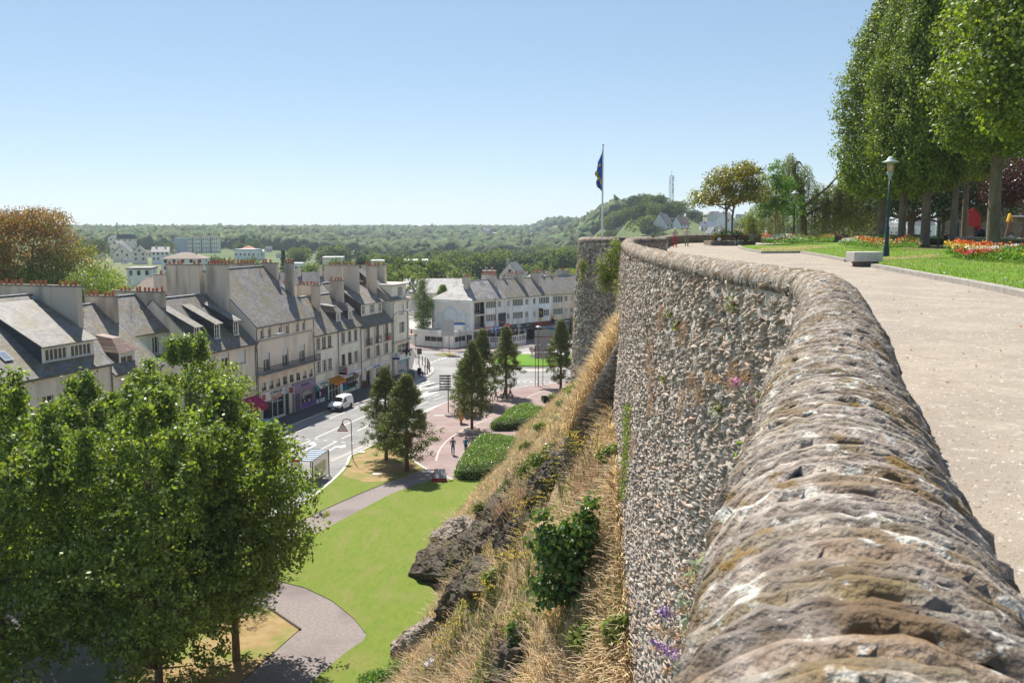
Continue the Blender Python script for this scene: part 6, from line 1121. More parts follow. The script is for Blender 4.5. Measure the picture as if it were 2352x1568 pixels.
def fartree(x,y,H,kind,z=None,wd=1.0,lab=None,grp='trees in the wooded belt beyond the town',chk=True):
 z=float(terr(x,y))if z is None else z
 if chk:
  pl,pt=proj(x,y,z+H);pw=H*wd*.5*2100/y;_,pb=proj(x,y,z)
  for(a,b_,t_,bb,YY)in HS:
   if YY>y-25 and pl+pw*.75>a and pl-pw*.75<b_ and pt<bb-2+(6 if YY>y else 0)and YY<y+1000 and pb>t_:return None
 t=T(FNAME[kind],(lab or FLAB)[kind]if not isinstance(lab,str)else lab,'tree',(x,y,z),rnd.uniform(0,6.28),grp);t.scale=(H*wd,H*wd,H);link(rnd.choice(FK[kind]),'crown',t);link(TRK,'trunk',t);NT[0]+=1;return t
r_=random.Random(4)
def kindof():v=r_.random();return 'round' if v<.42 else 'pale' if v<.62 else 'dark' if v<.82 else 'cone' if v<.92 else 'column' if v<.95 else 'dark'
for px,yt,Y_,H,kd in[(1000,583,430,13,'pale'),(1018,578,440,14,'dark'),(1040,576,445,15,'round'),(1062,582,440,14,'pale'),(1086,584,440,14,'pale'),(1104,582,445,14,'round'),(1124,577,445,15,'round'),(1146,571,440,16,'pale'),(1163,577,450,14,'round'),(1182,590,440,11,'pale'),(1218,585,430,14,'dark'),(1238,575,450,16,'round'),(1262,578,450,15,'dark'),(1284,572,440,16,'round'),(1305,570,445,16,'pale'),(1322,574,450,15,'round'),(985,594,300,14,'pale'),(1222,603,345,11,'pale'),(925,590,300,15,'round'),(905,612,260,12,'pale'),(845,590,420,12,'round'),(700,610,330,10,'pale'),(722,606,300,11,'round'),(745,605,300,12,'pale'),(775,603,310,12,'round'),(800,595,330,13,'round'),(830,596,320,12,'column'),(872,600,320,8,'pale'),(890,585,420,12,'round'),(560,590,420,11,'round'),(545,605,330,7,'pale'),(505,588,450,10,'round'),(345,640,200,6,'pale'),(470,592,430,9,'dark'),(365,640,205,6,'round')]:
 a=D(px,yt,Y_);z=a[2]-H;fartree(a[0],Y_,H,kd,z,1.0 if kd!='column' else 1.0,'leafy plane tree in the row beyond the slate roofs' if Y_>=425 and px>990 else 'leafy garden tree between the town roofs','trees between the roofs and the river',False)
n=0
while n<250:
 px=r_.uniform(205,1340);Y_=r_.choice([r_.uniform(470,760),r_.uniform(620,1100)]);x=(px-1176)/2100*Y_
 if px>960 and Y_<520:continue
 H=r_.uniform(8,14)*(1 if Y_<800 else 1.1);n+=1;fartree(x,Y_,H,kindof(),None,r_.uniform(.85,1.25))
n=0
while n<175:
 px=r_.uniform(1385,1770);Y_=r_.uniform(450,830);x=(px-1176)/2100*Y_;n+=1;fartree(x,Y_,r_.uniform(8,14)*(1 if px<1620 else.6),r_.choice(['round','round','pale','dark','round','dark']),None,r_.uniform(.9,1.35),FLABR,'trees on the steep hill beyond the terrace')
for px,yt,Y_,H in[(1365+0,0,0,0)]:pass
r=np.random.default_rng(77);N=15000;px=r.uniform(150,1900,N);Y_=880+2000*r.random(N)**1.25;x=(px-1176)/2100*Y_
f=np.sin(x*.010+1.2)*np.sin(Y_*.009+x*.003)+.5*np.sin(x*.027+Y_*.019);ok=(f<.62)|(Y_<1150);x,Y_,px=x[ok],Y_[ok],px[ok];ok=np.ones(len(x),bool)
for(a,b_,t_,bb,YY)in HS:
 if YY>800:ok&=~((px>a-3)&(px<b_+3)&(Y_>YY-330)&(Y_<YY+25))
x,Y_=x[ok],Y_[ok];z=terr(x,Y_);H=r.uniform(7,15,len(x));W_=H*r.uniform(.45,.75,len(x))
U=np.array([(cos(a)*q_,sin(a)*q_,h_)for h_,q_,k in((.05,.75,7),(.45,1.0,7),(.8,.7,7))for a in np.linspace(0,2*pi,k+1)[:-1]]+[(0,0,1.0)]);nv=len(U)
V=U[None]*np.stack([W_,W_,H],1)[:,None,:]*(1+r.normal(0,.17,(len(x),nv,1)));V[:,:,0]+=x[:,None];V[:,:,1]+=Y_[:,None];V[:,:,2]+=z[:,None]
fc=[(k*7+i,k*7+(i+1)%7,(k+1)*7+(i+1)%7)for k in range(2)for i in range(7)]+[(k*7+i,(k+1)*7+(i+1)%7,(k+1)*7+i)for k in range(2)for i in range(7)]+[(14+i,14+(i+1)%7,21)for i in range(7)]
F=(np.array(fc)[None]+(np.arange(len(x))*nv)[:,None,None]).reshape(-1,3)
tag(link(npmesh('far_woods',V.reshape(-1,3),F,mat('far wood foliage',(.04,.07,.028),(.10,.135,.045),.05,rough=1,island=.35,hsv=.03,bump=1,bscale=.5),smooth=False),'far_woods'),kind='stuff',label='dark bluish woods covering the far ridge')
# street objects
M_BODYW=mat('white car paint',(.80,.80,.79),rough=.22,spec=.6);M_BODYB=mat('dark blue car paint',(.012,.02,.045),rough=.2,spec=.7);M_TYRE=mat('tyre rubber',(.02,.02,.02),rough=.8);M_RIM=mat('silver rim',(.5,.5,.52),rough=.35,metal=.6);M_BUMP=mat('dark bumper plastic',(.035,.037,.05),rough=.5);M_CARG=mat('car glass',(.015,.02,.02),rough=.05,spec=1);M_LAMP=mat('headlight glass',(.6,.62,.6),rough=.1,spec=1);M_RED=mat('red sign paint',(.55,.02,.02),rough=.4);M_SIGNB=mat('aluminium sign back',(.40,.41,.42),rough=.5,metal=.3);M_BROWNP=mat('brown post',(.07,.03,.02),rough=.5);M_BLUE=mat('blue sign paint',(.01,.12,.45),rough=.4)
def loft(st,m,name,par):
 b=MB();rings=[]
 for(x,zb,zm,zt,wb,wm_,wt)in st:
  h=[(wb,zb),(wm_,zb+(zm-zb)*.45),(wm_,zm),(wt+(wm_-wt)*.25,zm+(zt-zm)*.75),(wt-.07,zt-.02),(wt*.5,zt+.012)]
  rings.append([(x,y,z)for y,z in h]+[(x,-y,z)for y,z in h[::-1]])
 n=12;vs=[p for r_ in rings for p in r_];fs=[]
 for i in range(len(rings)-1):
  for k in range(n):fs.append((i*n+k,(i+1)*n+k,(i+1)*n+(k+1)%n,i*n+(k+1)%n))
 fs+=[tuple(range(n)),tuple(range(len(rings)*n-1,(len(rings)-1)*n-1,-1))];b.add(vs,fs);o=b.build(name,m,par,True)
 md=o.modifiers.new('bevel','BEVEL');md.width=.02;md.segments=2;md.limit_method='ANGLE';return o
def wheels(par,xs_,y,r):
 for x in xs_:
  for s in(1,-1):
   b=MB();b.lathe([(r*.6,-.09),(r*.93,-.1),(r,-.06),(r,.06),(r*.93,.1),(r*.6,.09)],20);w_=b.build('wheel',M_TYRE,par,True,loc=(x,s*y,r),rot=(pi/2,0,0));b=MB();b.lathe([(.01,-.085),(r*.62,-.095)],16);b.lathe([(r*.62,.095),(.01,.085)],16);b.build('rim',M_RIM,w_)
def quadp(par,name,m,pts,th=.0):b=MB();b.add(pts,[(0,1,2,3),(3,2,1,0)]if len(pts)==4 else[tuple(range(len(pts))),tuple(range(len(pts)-1,-1,-1))]);return b.build(name,m,par)
fa=g('a1',950,775);fb=g('a1',1110,788);rr_=g('a1',1236,742);hd=math.atan2(rr_[1]-fb[1],rr_[0]-fb[0]);cx=(fa[0]+fb[0])/2;cy=(fa[1]+fb[1])/2
v=T('van','small white delivery van parked by the kerb facing the viewer','van',(cx+.1,cy+.3,0.005),FRZ)
st=[(0,.34,.62,.72,.62,.74,.58),(.10,.27,.74,.86,.76,.86,.70),(.42,.24,.90,1.02,.84,.90,.76),(.95,.24,1.0,1.16,.86,.91,.78),(1.15,.24,1.04,1.34,.86,.91,.77),(1.72,.24,1.08,1.74,.86,.91,.72),(2.1,.24,1.08,1.81,.86,.91,.72),(3.0,.24,1.08,1.83,.86,.91,.73),(3.95,.26,1.08,1.80,.86,.90,.73),(4.12,.34,1.0,1.70,.80,.85,.68)]
loft(st,M_BODYW,'body',v)
quadp(v,'windscreen',M_CARG,[(1.03,.70,1.20),(1.03,-.70,1.20),(1.66,-.60,1.70),(1.66,.60,1.70)]).location=(-.035,0,.03)
for s in(1,-1):
 quadp(v,'side_window',M_CARG,[(1.30,s*.905,1.12),(2.12,s*.905,1.12),(2.05,s*.81,1.62),(1.78,s*.81,1.62)]);quadp(v,'door_trim',M_BUMP,[(1.5,s*.925,.66),(2.9,s*.925,.66),(2.9,s*.925,.72),(1.5,s*.925,.72)])
 b=MB();b.box(0,.14,-.08,.12,0,.2);b.build('mirror',M_BUMP,v,loc=(1.22,s*.98-.02,1.12));b=MB();b.box(0,.18,0,.03,0,.04);b.build('handle',M_BUMP,v,loc=(2.2,s*.92-.015,.98));quadp(v,'headlight',M_LAMP,[(.03,s*.52,.74),(.12,s*.84,.78),(.34,s*.86,.98),(.16,s*.60,.92)]).location=(-.03,0,.01)
 b=MB();b.lathe([(.36,-.01),(.36,.01)],18)
 for x in(.72,3.35):link(b.mesh('wheel_arch',M_TYRE),'wheel_arch',v,(x,s*.912,.36),(pi/2,0,0))
b=MB();b.add([(-.05,.80,.26),(-.05,-.80,.26),(-.05,-.82,.66),(-.05,.82,.66),(.45,.90,.26),(.45,-.90,.26),(.30,-.91,.62),(.30,.91,.62)],[(3,2,1,0),(0,1,5,4),(2,3,7,6),(0,4,7,3),(1,2,6,5)]);b.build('bumper',M_BUMP,v)
b=MB();b.box(-.065,-.05,-.26,.26,.38,.50);b.build('number_plate',MW,v);b=MB();yprism(b,[(0,-.07),(.05,0),(0,.07),(-.05,0)],-.01,.01);b.build('badge',M_BUMP,v,loc=(-.02,0,.80),rot=(0,0,pi/2));wheels(v,(.72,3.35),.80,.31)
A=g('a3',1518,1290);B=g('a3',1795,1280);v=T('car','dark blue hatchback driving left around the roundabout','car',(A[0],A[1]+.4,.055),math.atan2(B[1]-A[1],B[0]-A[0])*.6)
st=[(0,.35,.52,.60,.60,.72,.60),(.1,.24,.58,.68,.74,.82,.70),(.8,.22,.74,.80,.80,.85,.74),(1.05,.22,.84,.92,.80,.86,.74),(1.65,.22,.88,1.33,.80,.86,.62),(2.1,.22,.88,1.42,.80,.86,.60),(3.1,.22,.90,1.40,.80,.86,.60),(3.55,.24,.92,1.22,.80,.85,.60),(3.85,.30,.88,.98,.76,.82,.64),(3.95,.38,.70,.80,.70,.78,.6)]
st=[tuple(k*1.04 if i==0 else k for i,k in enumerate(s_))for s_ in st];loft(st,M_BODYB,'body',v);quadp(v,'windscreen',M_CARG,[(1.13,.66,.96),(1.13,-.66,.96),(1.66,-.54,1.32),(1.66,.54,1.32)]).location=(-.03,0,.03)
for s in(1,-1):
 quadp(v,'side_window',M_CARG,[(1.45,s*.86,.92),(2.3,s*.86,.92),(2.3,s*.70,1.34),(1.8,s*.70,1.30)]);quadp(v,'side_window',M_CARG,[(2.36,s*.86,.93),(3.4,s*.86,.95),(3.15,s*.72,1.30),(2.36,s*.70,1.34)]);quadp(v,'headlight',M_LAMP,[(.02,s*.45,.50),(.08,s*.76,.50),(.25,s*.8,.62),(.1,s*.5,.62)]).location=(-.02,0,.02)
wheels(v,(.75,3.2),.76,.30)
p_=g('a1',205,1010);v=T('car','pale blue parked car half hidden behind the tree at the kerb','car',(p_[0]-.6,p_[1]-2.6,.005),FRZ);loft(st,mat('pale blue car paint',(.16,.36,.55),rough=.25,spec=.6),'body',v);quadp(v,'windscreen',M_CARG,[(1.13,.66,.96),(1.13,-.66,.96),(1.66,-.54,1.32),(1.66,.54,1.32)]).location=(-.03,0,.03);wheels(v,(.75,3.2),.76,.30)
c4=[g('a1',780,1395,2.45),g('a1',985,1255,2.45),g('a1',755,1240,2.45),g('a1',612,1388,2.45)]
v=T('bus_shelter','glass bus shelter with ribbed translucent roof and a poster panel','bus shelter',(c4[0][0],c4[0][1],0));Q=[(x-c4[0][0],y-c4[0][1])for x,y,z in c4]
b=MB();b.prism(Q[::-1]if sum(Q[i][0]*Q[(i+1)%4][1]-Q[(i+1)%4][0]*Q[i][1]for i in range(4))<0 else Q,2.40,2.45);b.build('roof',mat('roof polycarbonate',(.42,.50,.60),(.52,.60,.68),.7,rough=.15,spec=1),v)
b=MB();P0,P1,P2,P3=[Vector((*q_,0))for q_ in Q]
for f in np.linspace(0,1,7):a=P0.lerp(P1,f);c_=P3.lerp(P2,f);b.tube([(a.x,a.y,2.47),(c_.x,c_.y,2.47)],.03,4)
for a,c_ in((P0,P1),(P3,P2)):b.tube([(a.x,a.y,2.44),(c_.x,c_.y,2.44)],.06,4)
b.build('roof_frame',mat('grey brown steel',(.10,.085,.075),rough=.4),v)
for nm,p in(('post',P0.lerp(P1,.0)),('post',P1),('post',P3),('post',P2)):b=MB();b.tube([(p.x,p.y,0),(p.x,p.y,2.42)],.055,6);b.build(nm,MATS['grey brown steel'],v)
pn=MB();pn.add([(P0.x,P0.y,.15),(P1.x,P1.y,.15),(P1.x,P1.y,2.35),(P0.x,P0.y,2.35)],[(0,1,2,3)]);pn.build('side_glass',mat('tinted shelter glass',(.30,.22,.16),rough=.06,spec=1),v);MATS['tinted shelter glass'].node_tree.nodes['Principled BSDF'].inputs['Alpha'].default_value=.6
a=P0.lerp(P1,.12);c_=P0.lerp(P1,.8);b=MB();b.add([(a.x+.02,a.y-.03,.75),(c_.x+.02,c_.y-.03,.75),(c_.x+.02,c_.y-.03,1.85),(a.x+.02,a.y-.03,1.85)],[(0,1,2,3)]);b.build('poster',mat('shelter poster',(.66,.62,.55),(.74,.70,.62),3),v)
b=MB();b.hexa([(P0.x-.35,P0.y+.3,.42),(P1.x-.35,P1.y,.42),(P1.x-.75,P1.y,.42),(P0.x-.75,P0.y+.3,.42),(P0.x-.35,P0.y+.3,.47),(P1.x-.35,P1.y,.47),(P1.x-.75,P1.y,.47),(P0.x-.75,P0.y+.3,.47)]);b.build('seat',MATS['grey brown steel'],v)
a=g('z5',350,800);v=T('bus_stop_sign','slim bus stop pole with red and white flag beside the shelter','bus stop sign',(a[0],a[1],0));b=MB();b.tube([(0,0,0),(0,0,2.9)],.05,6);b.build('post',M_ZINC,v);b=MB();b.box(-.55,.05,-.03,.03,2.3,2.9);o=b.build('sign_panel',MW,v);b=MB();b.box(-.55,.05,-.04,-.03,2.66,2.9);b.box(-.55,.05,-.04,-.03,2.3,2.38);b.build('sign_band',M_RED,o)
a=g('z5',362,780);v=T('litter_bin','small brown litter bin beside the bus stop pole','litter bin',(a[0]+.1,a[1],0));b=MB();b.lathe([(.16,0),(.2,.1),(.22,.75),(.18,.8),(.15,.6)],12);b.build('body',M_P6,v)
a=g('a1',1305,1388);v=T('warning_sign','roundabout warning triangle hanging from a dark hooked pole','road sign',(a[0],a[1],0));b=MB();b.tube([(0,0,0),(-.18,-.0,.4),(-.22,0,4.1),(-.3,0,4.35),(-.6,0,4.45),(-.95,0,4.4),(-1.1,0,4.2),(-1.12,0,3.7)],.045,8);b.build('post',M_BROWNP,v,True)
def tri_sign(par,x,z,s,inv=False,mark=True):
 k=-1 if inv else 1;b=MB();yprism(b,[(x-s/2,z-k*s*.29),(x+s/2,z-k*s*.29),(x,z+k*s*.58)],-.02,.02);o=b.build('sign_plate',M_RED,par);b=MB();f=.76;yprism(b,[(x-s/2*f,z-k*s*.29*f),(x+s/2*f,z-k*s*.29*f),(x,z+k*s*.58*f)],-.03,-.015);b.build('sign_face',MW,o)
 if mark:
  b=MB()
  for a0 in(0.4,2.5,4.6):b.tube([(x+.12*s*cos(a0+t),-.04,z+.12*s*sin(a0+t))for t in(0,.5,1.0,1.4)],[.015,.02,.035,.005],5)
  b.build('arrows',MLET,o)
 return o
tri_sign(v,-1.12,3.45,1.15)
a=g('a2',450,1250);v=T('fingerpost','brown fingerpost with six dark green direction boards','signpost',(a[0],a[1],0));b=MB();b.tube([(0,0,0),(0,0,5.0)],.07,8);b.build('post',mat('ochre post',(.30,.17,.06),rough=.5),v)
for k in range(6):b=MB();b.box(-1.15,.35,-.03,.03,4.75-k*.36,4.97-k*.36);o=b.build('direction_board',mat('dark green board',(.01,.05,.045),rough=.4),v);b=MB();b.box(-1.0,-.2,-.035,-.03,4.83-k*.36,4.88-k*.36);b.build('lettering',M_ZINC,o)
a=g('a2',610,1385);v=T('planter_pot','tall tapering terracotta-coloured planter pot in front of the conifer','planter',(a[0],a[1],0));b=MB();b.lathe([(.22,0),(.2,.38),(.36,.42),(.62,1.55),(.72,1.7),(.66,1.74),(.55,1.6),(.02,1.55)],4);o=b.build('pot',mat('ochre planter',(.62,.30,.12),(.70,.37,.17),3,rough=.8),v,rot=(0,0,.9))
def street_lamp(name,label,p,H,arm=0.0,head=True,double=False):
 v=T(name,label,'street lamp',(p[0],p[1],p[2]));b=MB();b.tube([(0,0,0),(0,0,H*.2),(0,0,H)],[.10,.075,.05],8);b.build('post',mat('grey lamp paint',(.16,.155,.16),rough=.5),v)
 b=MB();b.lathe([(.05,H-.1),(.42,H+.05),(.45,H+.12),(.3,H+.24),(.05,H+.28)],14,(arm,0));b.build('lamp_head',M_ZINC,v,True);return v
street_lamp('street_lamp','grey street lamp with saucer head at the plaza edge by the grey sign panel',g('a2',1577,918),9.0)
a=g('a2',1048,420);v=T('street_lamp','slim grey lamp column with a flat arm in front of the mural building','street lamp',(a[0],a[1]-3,.1));b=MB();b.tube([(0,0,0),(0,0,9.8)],[.09,.05],8);b.tube([(0,0,9.7),(-.8,0,9.85)],.05,6);b.build('post',MATS['grey lamp paint'],v);b=MB();b.box(-1.3,-.5,-.15,.15,9.8,9.92);b.build('lamp_head',M_ZINC,v)
for(u,z,lab)in((-1.9,10.0,'wall lamp on a curved arm left of the tallest building'),(37.1,9.6,'wall lamp on a curved arm at the cream corner building')):
 p=fl(u,-.1,z);v=T('wall_lamp',lab,'street lamp',p,FRZ);b=MB();b.tube([(0,0,-.9),(0,-.05,0),(.1,-.3,.6),(.5,-.8,1.0),(1.4,-1.7,1.15)],[.07,.06,.05,.045,.04],7);b.build('arm',MATS['grey lamp paint'],v,True);b=MB();b.tube([(1.4,-1.7,1.15),(2.2,-2.4,1.25)],[.10,.13],8);b.build('lamp_head',M_ZINC,v,True)
def panel_sign(label,p,H,panels,post=M_BROWNP,posts=(0,)):
 v=T('road_sign',label,'road sign',(p[0],p[1],p[2]))
 for px in posts:b=MB();b.tube([(px,.05,0),(px,.05,H)],.06,6);b.build('post',post,v)
 for(x0,x1,z0,z1,m)in panels:b=MB();b.box(x0,x1,-.04,.0,z0,z1);b.build('sign_panel',m,v)
 return v
panel_sign('stack of four grey sign backs on a post beside the plaza lamp',g('a2',1635,912),8.6,[(-1.3,1.9,7.6-k*1.15,8.6-k*1.15,M_SIGNB)for k in range(4)]+[(.9,2.0,8.65,8.9,M_BLUE)])
panel_sign('large grey sign backs on a brown post before the restaurant wing',g('a2',460,520),6.8,[(-1.5,1.0,4.7,6.6,M_SIGNB),(-1.5,1.0,3.5,4.6,M_SIGNB)])
panel_sign('white arrow-shaped sign on a brown post left of the grey sign backs',g('a2',372,510),4.3,[(-.9,.7,3.6,4.3,MW)])
panel_sign('white direction sign with a blue arrow strip in front of the wing windows',g('a2',597,470),5.6,[(-1.6,.8,4.0,5.0,M_P5),(-1.6,1.0,5.05,5.5,M_BLUE),(-.4,.4,5.55,5.8,MATS['yellow sign'])])
a=g('a2',1188,445);v=T('road_sign','round red no entry sign on a white post by the glazed terrace','road sign',(a[0],a[1]-.6,.1));b=MB();b.tube([(0,0,0),(0,0,4.4)],.07,6);b.build('post',MW,v);b=MB();b.lathe([(.62,0),(.62,.05)],24);o=b.build('sign_plate',M_RED,v,loc=(0,-.04,4.4),rot=(pi/2,0,0));b=MB();b.box(-.42,.42,-.12,-.09,4.3,4.5);b.build('bar',MW,v)
a=g('a2',1352,420);v=T('road_sign','bare white sign post with a base plate at the corner of the glazed terrace','sign post',(a[0]-.3,a[1]-.8,.1));b=MB();b.tube([(0,0,0),(0,0,4.6)],.06,6);b.box(-1.2,1.2,-.08,.08,0,.12);b.build('post',MW,v)
a=g('a2',1050,440);v=T('road_sign','blue square parking sign between the conifers and the restaurant','road sign',(a[0],a[1]-1,.1));b=MB();b.tube([(0,0,0),(0,0,4.3)],.05,6);b.build('post',M_ZINC,v);b=MB();b.box(-.45,.45,-.07,-.04,3.3,4.4);o=b.build('sign_plate',M_BLUE,v);text('P',.9,o,(0,-.08,3.85),(pi/2,0,0),MW)
a=g('a2',1541,920);v=T('road_sign','give way triangle on a thin post beside the plaza lamp','road sign',(a[0],a[1],0));b=MB();b.tube([(0,0,0),(0,0,6.0)],.05,6);b.build('post',M_BROWNP,v);tri_sign(v,-.5,5.5,1.0,True,False);b=MB();b.box(-.85,-.15,-.03,0,4.5,4.85);b.build('sign_plate',MW,v)
a=g('a1',1333,622);v=T('road_sign','round sign seen from behind on a dark pavement post near the van','road sign',(a[0],a[1],.12));b=MB();b.tube([(0,0,0),(0,0,3.6)],.04,6);b.build('post',M_BROWNP,v);b=MB();b.lathe([(.42,0),(.42,.03)],20);b.build('sign_plate',mat('brown sign back',(.20,.14,.10),rough=.6),v,loc=(0,0,3.35),rot=(pi/2,0,0));b=MB();b.lathe([(.01,2.2),(.3,2.25),(.34,2.5),(.2,2.6)],10);b.build('flower_basket',MLET,v)
p_=g('a2',90,745);v=T('road_sign','small square brown sign on the corner pavement by the bollards','road sign',(p_[0],p_[1],.12));b=MB();b.tube([(0,0,0),(0,0,4.0)],.05,6);b.build('post',M_BROWNP,v);b=MB();b.box(-.4,.4,-.04,0,2.9,3.9);b.build('sign_plate',MATS['brown sign back'],v)
p_=g('a2',45,650);v=T('road_sign','tall thin post standing behind the pharmacy corner','sign post',(p_[0],p_[1],.12));b=MB();b.tube([(0,0,0),(0,0,5.2)],.05,6);b.build('post',M_BROWNP,v);b=MB();b.box(-.2,.2,-.04,0,4.9,5.3);b.build('sign_plate',MATS['brown sign back'],v)
b=MB();b.lathe([(.09,0),(.07,.06),(.06,.95),(.085,1.0),(.085,1.06),(.05,1.1),(.08,1.16),(.03,1.24)],10);bol=b.mesh('bollard',mat('dark bollard',(.02,.022,.03),rough=.4))
for i_,(x,y)in enumerate([(72,648),(124,665),(160,682),(190,702),(205,725),(212,752),(185,780),(157,798)]):a=g('a2',x,y);o=link(bol,'bollard',None,(a[0],a[1],.12));o.scale=(1.2,1.2,1.35);tag(o,'dark metal bollard in the curved row at the pharmacy corner kerb','bollard','bollards at the pharmacy corner')
a=g('a2',88,815);v=T('litter_bin','dark cylindrical litter bin at the zebra crossing','litter bin',(a[0],a[1],.12));b=MB();b.lathe([(.2,.3),(.34,.4),(.36,1.3),(.3,1.45),(.05,1.5)],14);b.tube([(0,0,0),(0,0,.35)],.08,6);b.build('body',MATS['dark bollard'],v)
a=g('z5',1322,742);v=T('information_board','dark red slanted information board on the lawn by the plaza','information board',(a[0],a[1],.06));b=MB();b.add([(-.75,-.3,0),(.75,-.3,0),(.6,.6,0),(-.6,.6,0),(-.7,-.28,.35),(.7,-.28,.35),(.5,.55,1.05),(-.5,.55,1.05)],[(3,2,1,0),(0,1,5,4),(1,2,6,5),(2,3,7,6),(3,0,4,7)]);b.build('body',mat('dark red steel',(.26,.03,.035),rough=.5),v)
quadp(v,'panel',mat('printed panel',(.42,.42,.44),(.55,.55,.56),6),[(-.7,-.28,.36),(.7,-.28,.36),(.5,.55,1.06),(-.5,.55,1.06)]);quadp(v,'border',MATS['dark red steel'],[(-.7,-.285,.365),(-.58,-.2,.44),(-.42,.5,1.03),(-.5,.55,1.07)])
for k,s in(('z5',1),):
 for x,y,sx in((775,540,.4),(885,695,.45)):a=g('z5',x,y);b=MB();b.box(-sx,sx,-.3,.3,.07,.12);tag(b.build('access_cover',MATS['concrete ring'],loc=(a[0],a[1],0)),'small pale concrete cover in the grass '+('near the warning sign pole' if x==775 else 'below the pair of conifers'),'access cover')
a=g('a1',1445,470);v=T('planter_pot','brown box by the bank door behind the conifers','planter',(a[0],a[1],.12));b=MB();b.box(-.4,.4,-.4,.4,0,.9);b.box(-.45,.45,-.45,.45,.85,.95);b.build('box',MATS['brown window wood'],v)
a=g('a2',540,425);v=T('flower_planter','stone planter with red flowers before the restaurant wing','planter',(a[0],a[1],.12));b=MB();b.lathe([(.3,0),(.25,.8),(.9,1.1),(1.0,1.5),(.1,1.45)],12);b.build('bowl',M_P5,v);foliage('blossoms',v,blobpts([((0,0,1.75),(1.0,.9,.45))],700,.5),.2,mat('crimson petals',(.50,.02,.05),island=.4,rough=.6),up=.6)
foliage('leaves',[o for o in bpy.data.objects if o.name.startswith('flower_planter')][0],blobpts([((0,0,1.55),(1.05,.95,.35))],400,.6),.2,LF_LIME)
# terrace objects
M_LGR=mat('green lamp post paint',(.02,.055,.06),rough=.45);M_LCAP=mat('weathered lamp cap',(.25,.34,.30),(.42,.50,.45),3,rough=.6);M_LGL=mat('amber lamp glass',(.62,.40,.20),rough=.2)
def park_lamp(label,px,py,H=5.35):
 a=G(px,py,TZ+.1);v=T('park_lamp',label,'park lamp',a,0,'green lamp posts of the terrace');b=MB();b.lathe([(.2,0),(.17,.08),(.15,.5),(.11,.62),(.115,1.55),(.075,1.68),(.062,2.9),(.085,2.95),(.085,3.05),(.055,3.1),(.045,H-1.25)],12);b.build('post',M_LGR,v,True)
 b=MB();b.lathe([(.05,H-1.28),(.07,H-1.2),(.07,H-1.08),(.14,H-.98),(.17,H-.9),(.17,H-.84)],14);b.build('collar',M_LCAP,v,True);b=MB();b.lathe([(.14,H-.84),(.155,H-.4)],14);b.build('lamp_glass',M_LGL,v,True)
 b=MB()
 for k in range(4):a_=k*pi/2+.4;b.tube([(.155*cos(a_),.155*sin(a_),H-.86),(.165*cos(a_),.165*sin(a_),H-.36)],.014,4)
 b.build('lamp_bars',M_LCAP,v);b=MB();b.lathe([(.44,H-.34),(.42,H-.30),(.22,H-.22),(.17,H-.12),(.1,H-.04),(.02,H-.01)],20);b.lathe([(.44,H-.34),(.18,H-.37),(.02,H-.37)],20);b.build('lamp_cap',M_LCAP,v,True);return v
park_lamp('nearer green lamp post standing beside the stone block',2035,589);park_lamp('farther green lamp post in the middle flower bed',1822,559)
a=G(1978,613,TZ);v=T('stone_bench','plain pale stone block seat on a low brick base at the path edge','stone bench',(a[0],a[1],TZ),.1);b=MB();b.box(-.32,.95,0,.8,.22,.62);o=b.build('seat',mat('pale block stone',(.50,.46,.41),(.62,.58,.53),4,rough=.95,bump=.5),v);md=o.modifiers.new('bevel','BEVEL');md.width=.015;b=MB();b.box(-.05,.8,.12,.7,0,.11);b.box(-.07,.82,.1,.72,.115,.22);b.build('base',mat('dark base slate',(.13,.10,.08),(.20,.16,.13),6),v)
a=(6.75,69.0,TZ-.1);v=T('flagpole','tall white flagpole on the round tower','flagpole',a);b=MB();b.lathe([(.09,0),(.08,1),(.05,7.6),(.045,7.75)],10);b.lathe([(.02,7.72),(.09,7.8),(.09,7.88),(.02,7.95)],10);b.build('pole',MW,v,True)
nu,nv_=12,34;V=[]
for j in range(nv_):
 t=j/(nv_-1);wdt=np.interp(t,[0,.2,.45,.60,.70,.8,.93,1],[.04,.30,.40,.58,.34,.46,.40,.08])
 for i in range(nu):s_=i/(nu-1);V.append((-.05-wdt*s_*(1),.16*sin(s_*7+t*5)*s_**.5+.05*sin(t*9),7.55-3.15*t-.35*s_*(1-t)+(.18*s_ if t>.5 else 0)))
F=[(j*nu+i,j*nu+i+1,(j+1)*nu+i+1,(j+1)*nu+i)for j in range(nv_-1)for i in range(nu-1)]
mi=[]
for j in range(nv_-1):
 for i in range(nu-1):t=j/nv_;s_=i/nu;mi.append(1 if(abs((t-.62)+(s_-.5)*.34)<.035 and s_>.05)or(.45<s_<.75 and.46<t<.72 and abs(s_-.55-(t-.6)*.6)<.10)or(abs(t-.30)<.03 and.3<s_<.8)or(abs(t-.85)<.03 and.5<s_<.7)else 0)
fm=[mat('blue flag cloth',(.02,.10,.42),(.035,.14,.52),3,rough=.7),mat('yellow flag cross',(.70,.50,.02),rough=.7)]
link(npmesh('flag',V,F,fm,mi,True),'flag',v)
M_BGR=mat('green bench paint',(.01,.10,.06),(.02,.14,.09),6,rough=.5)
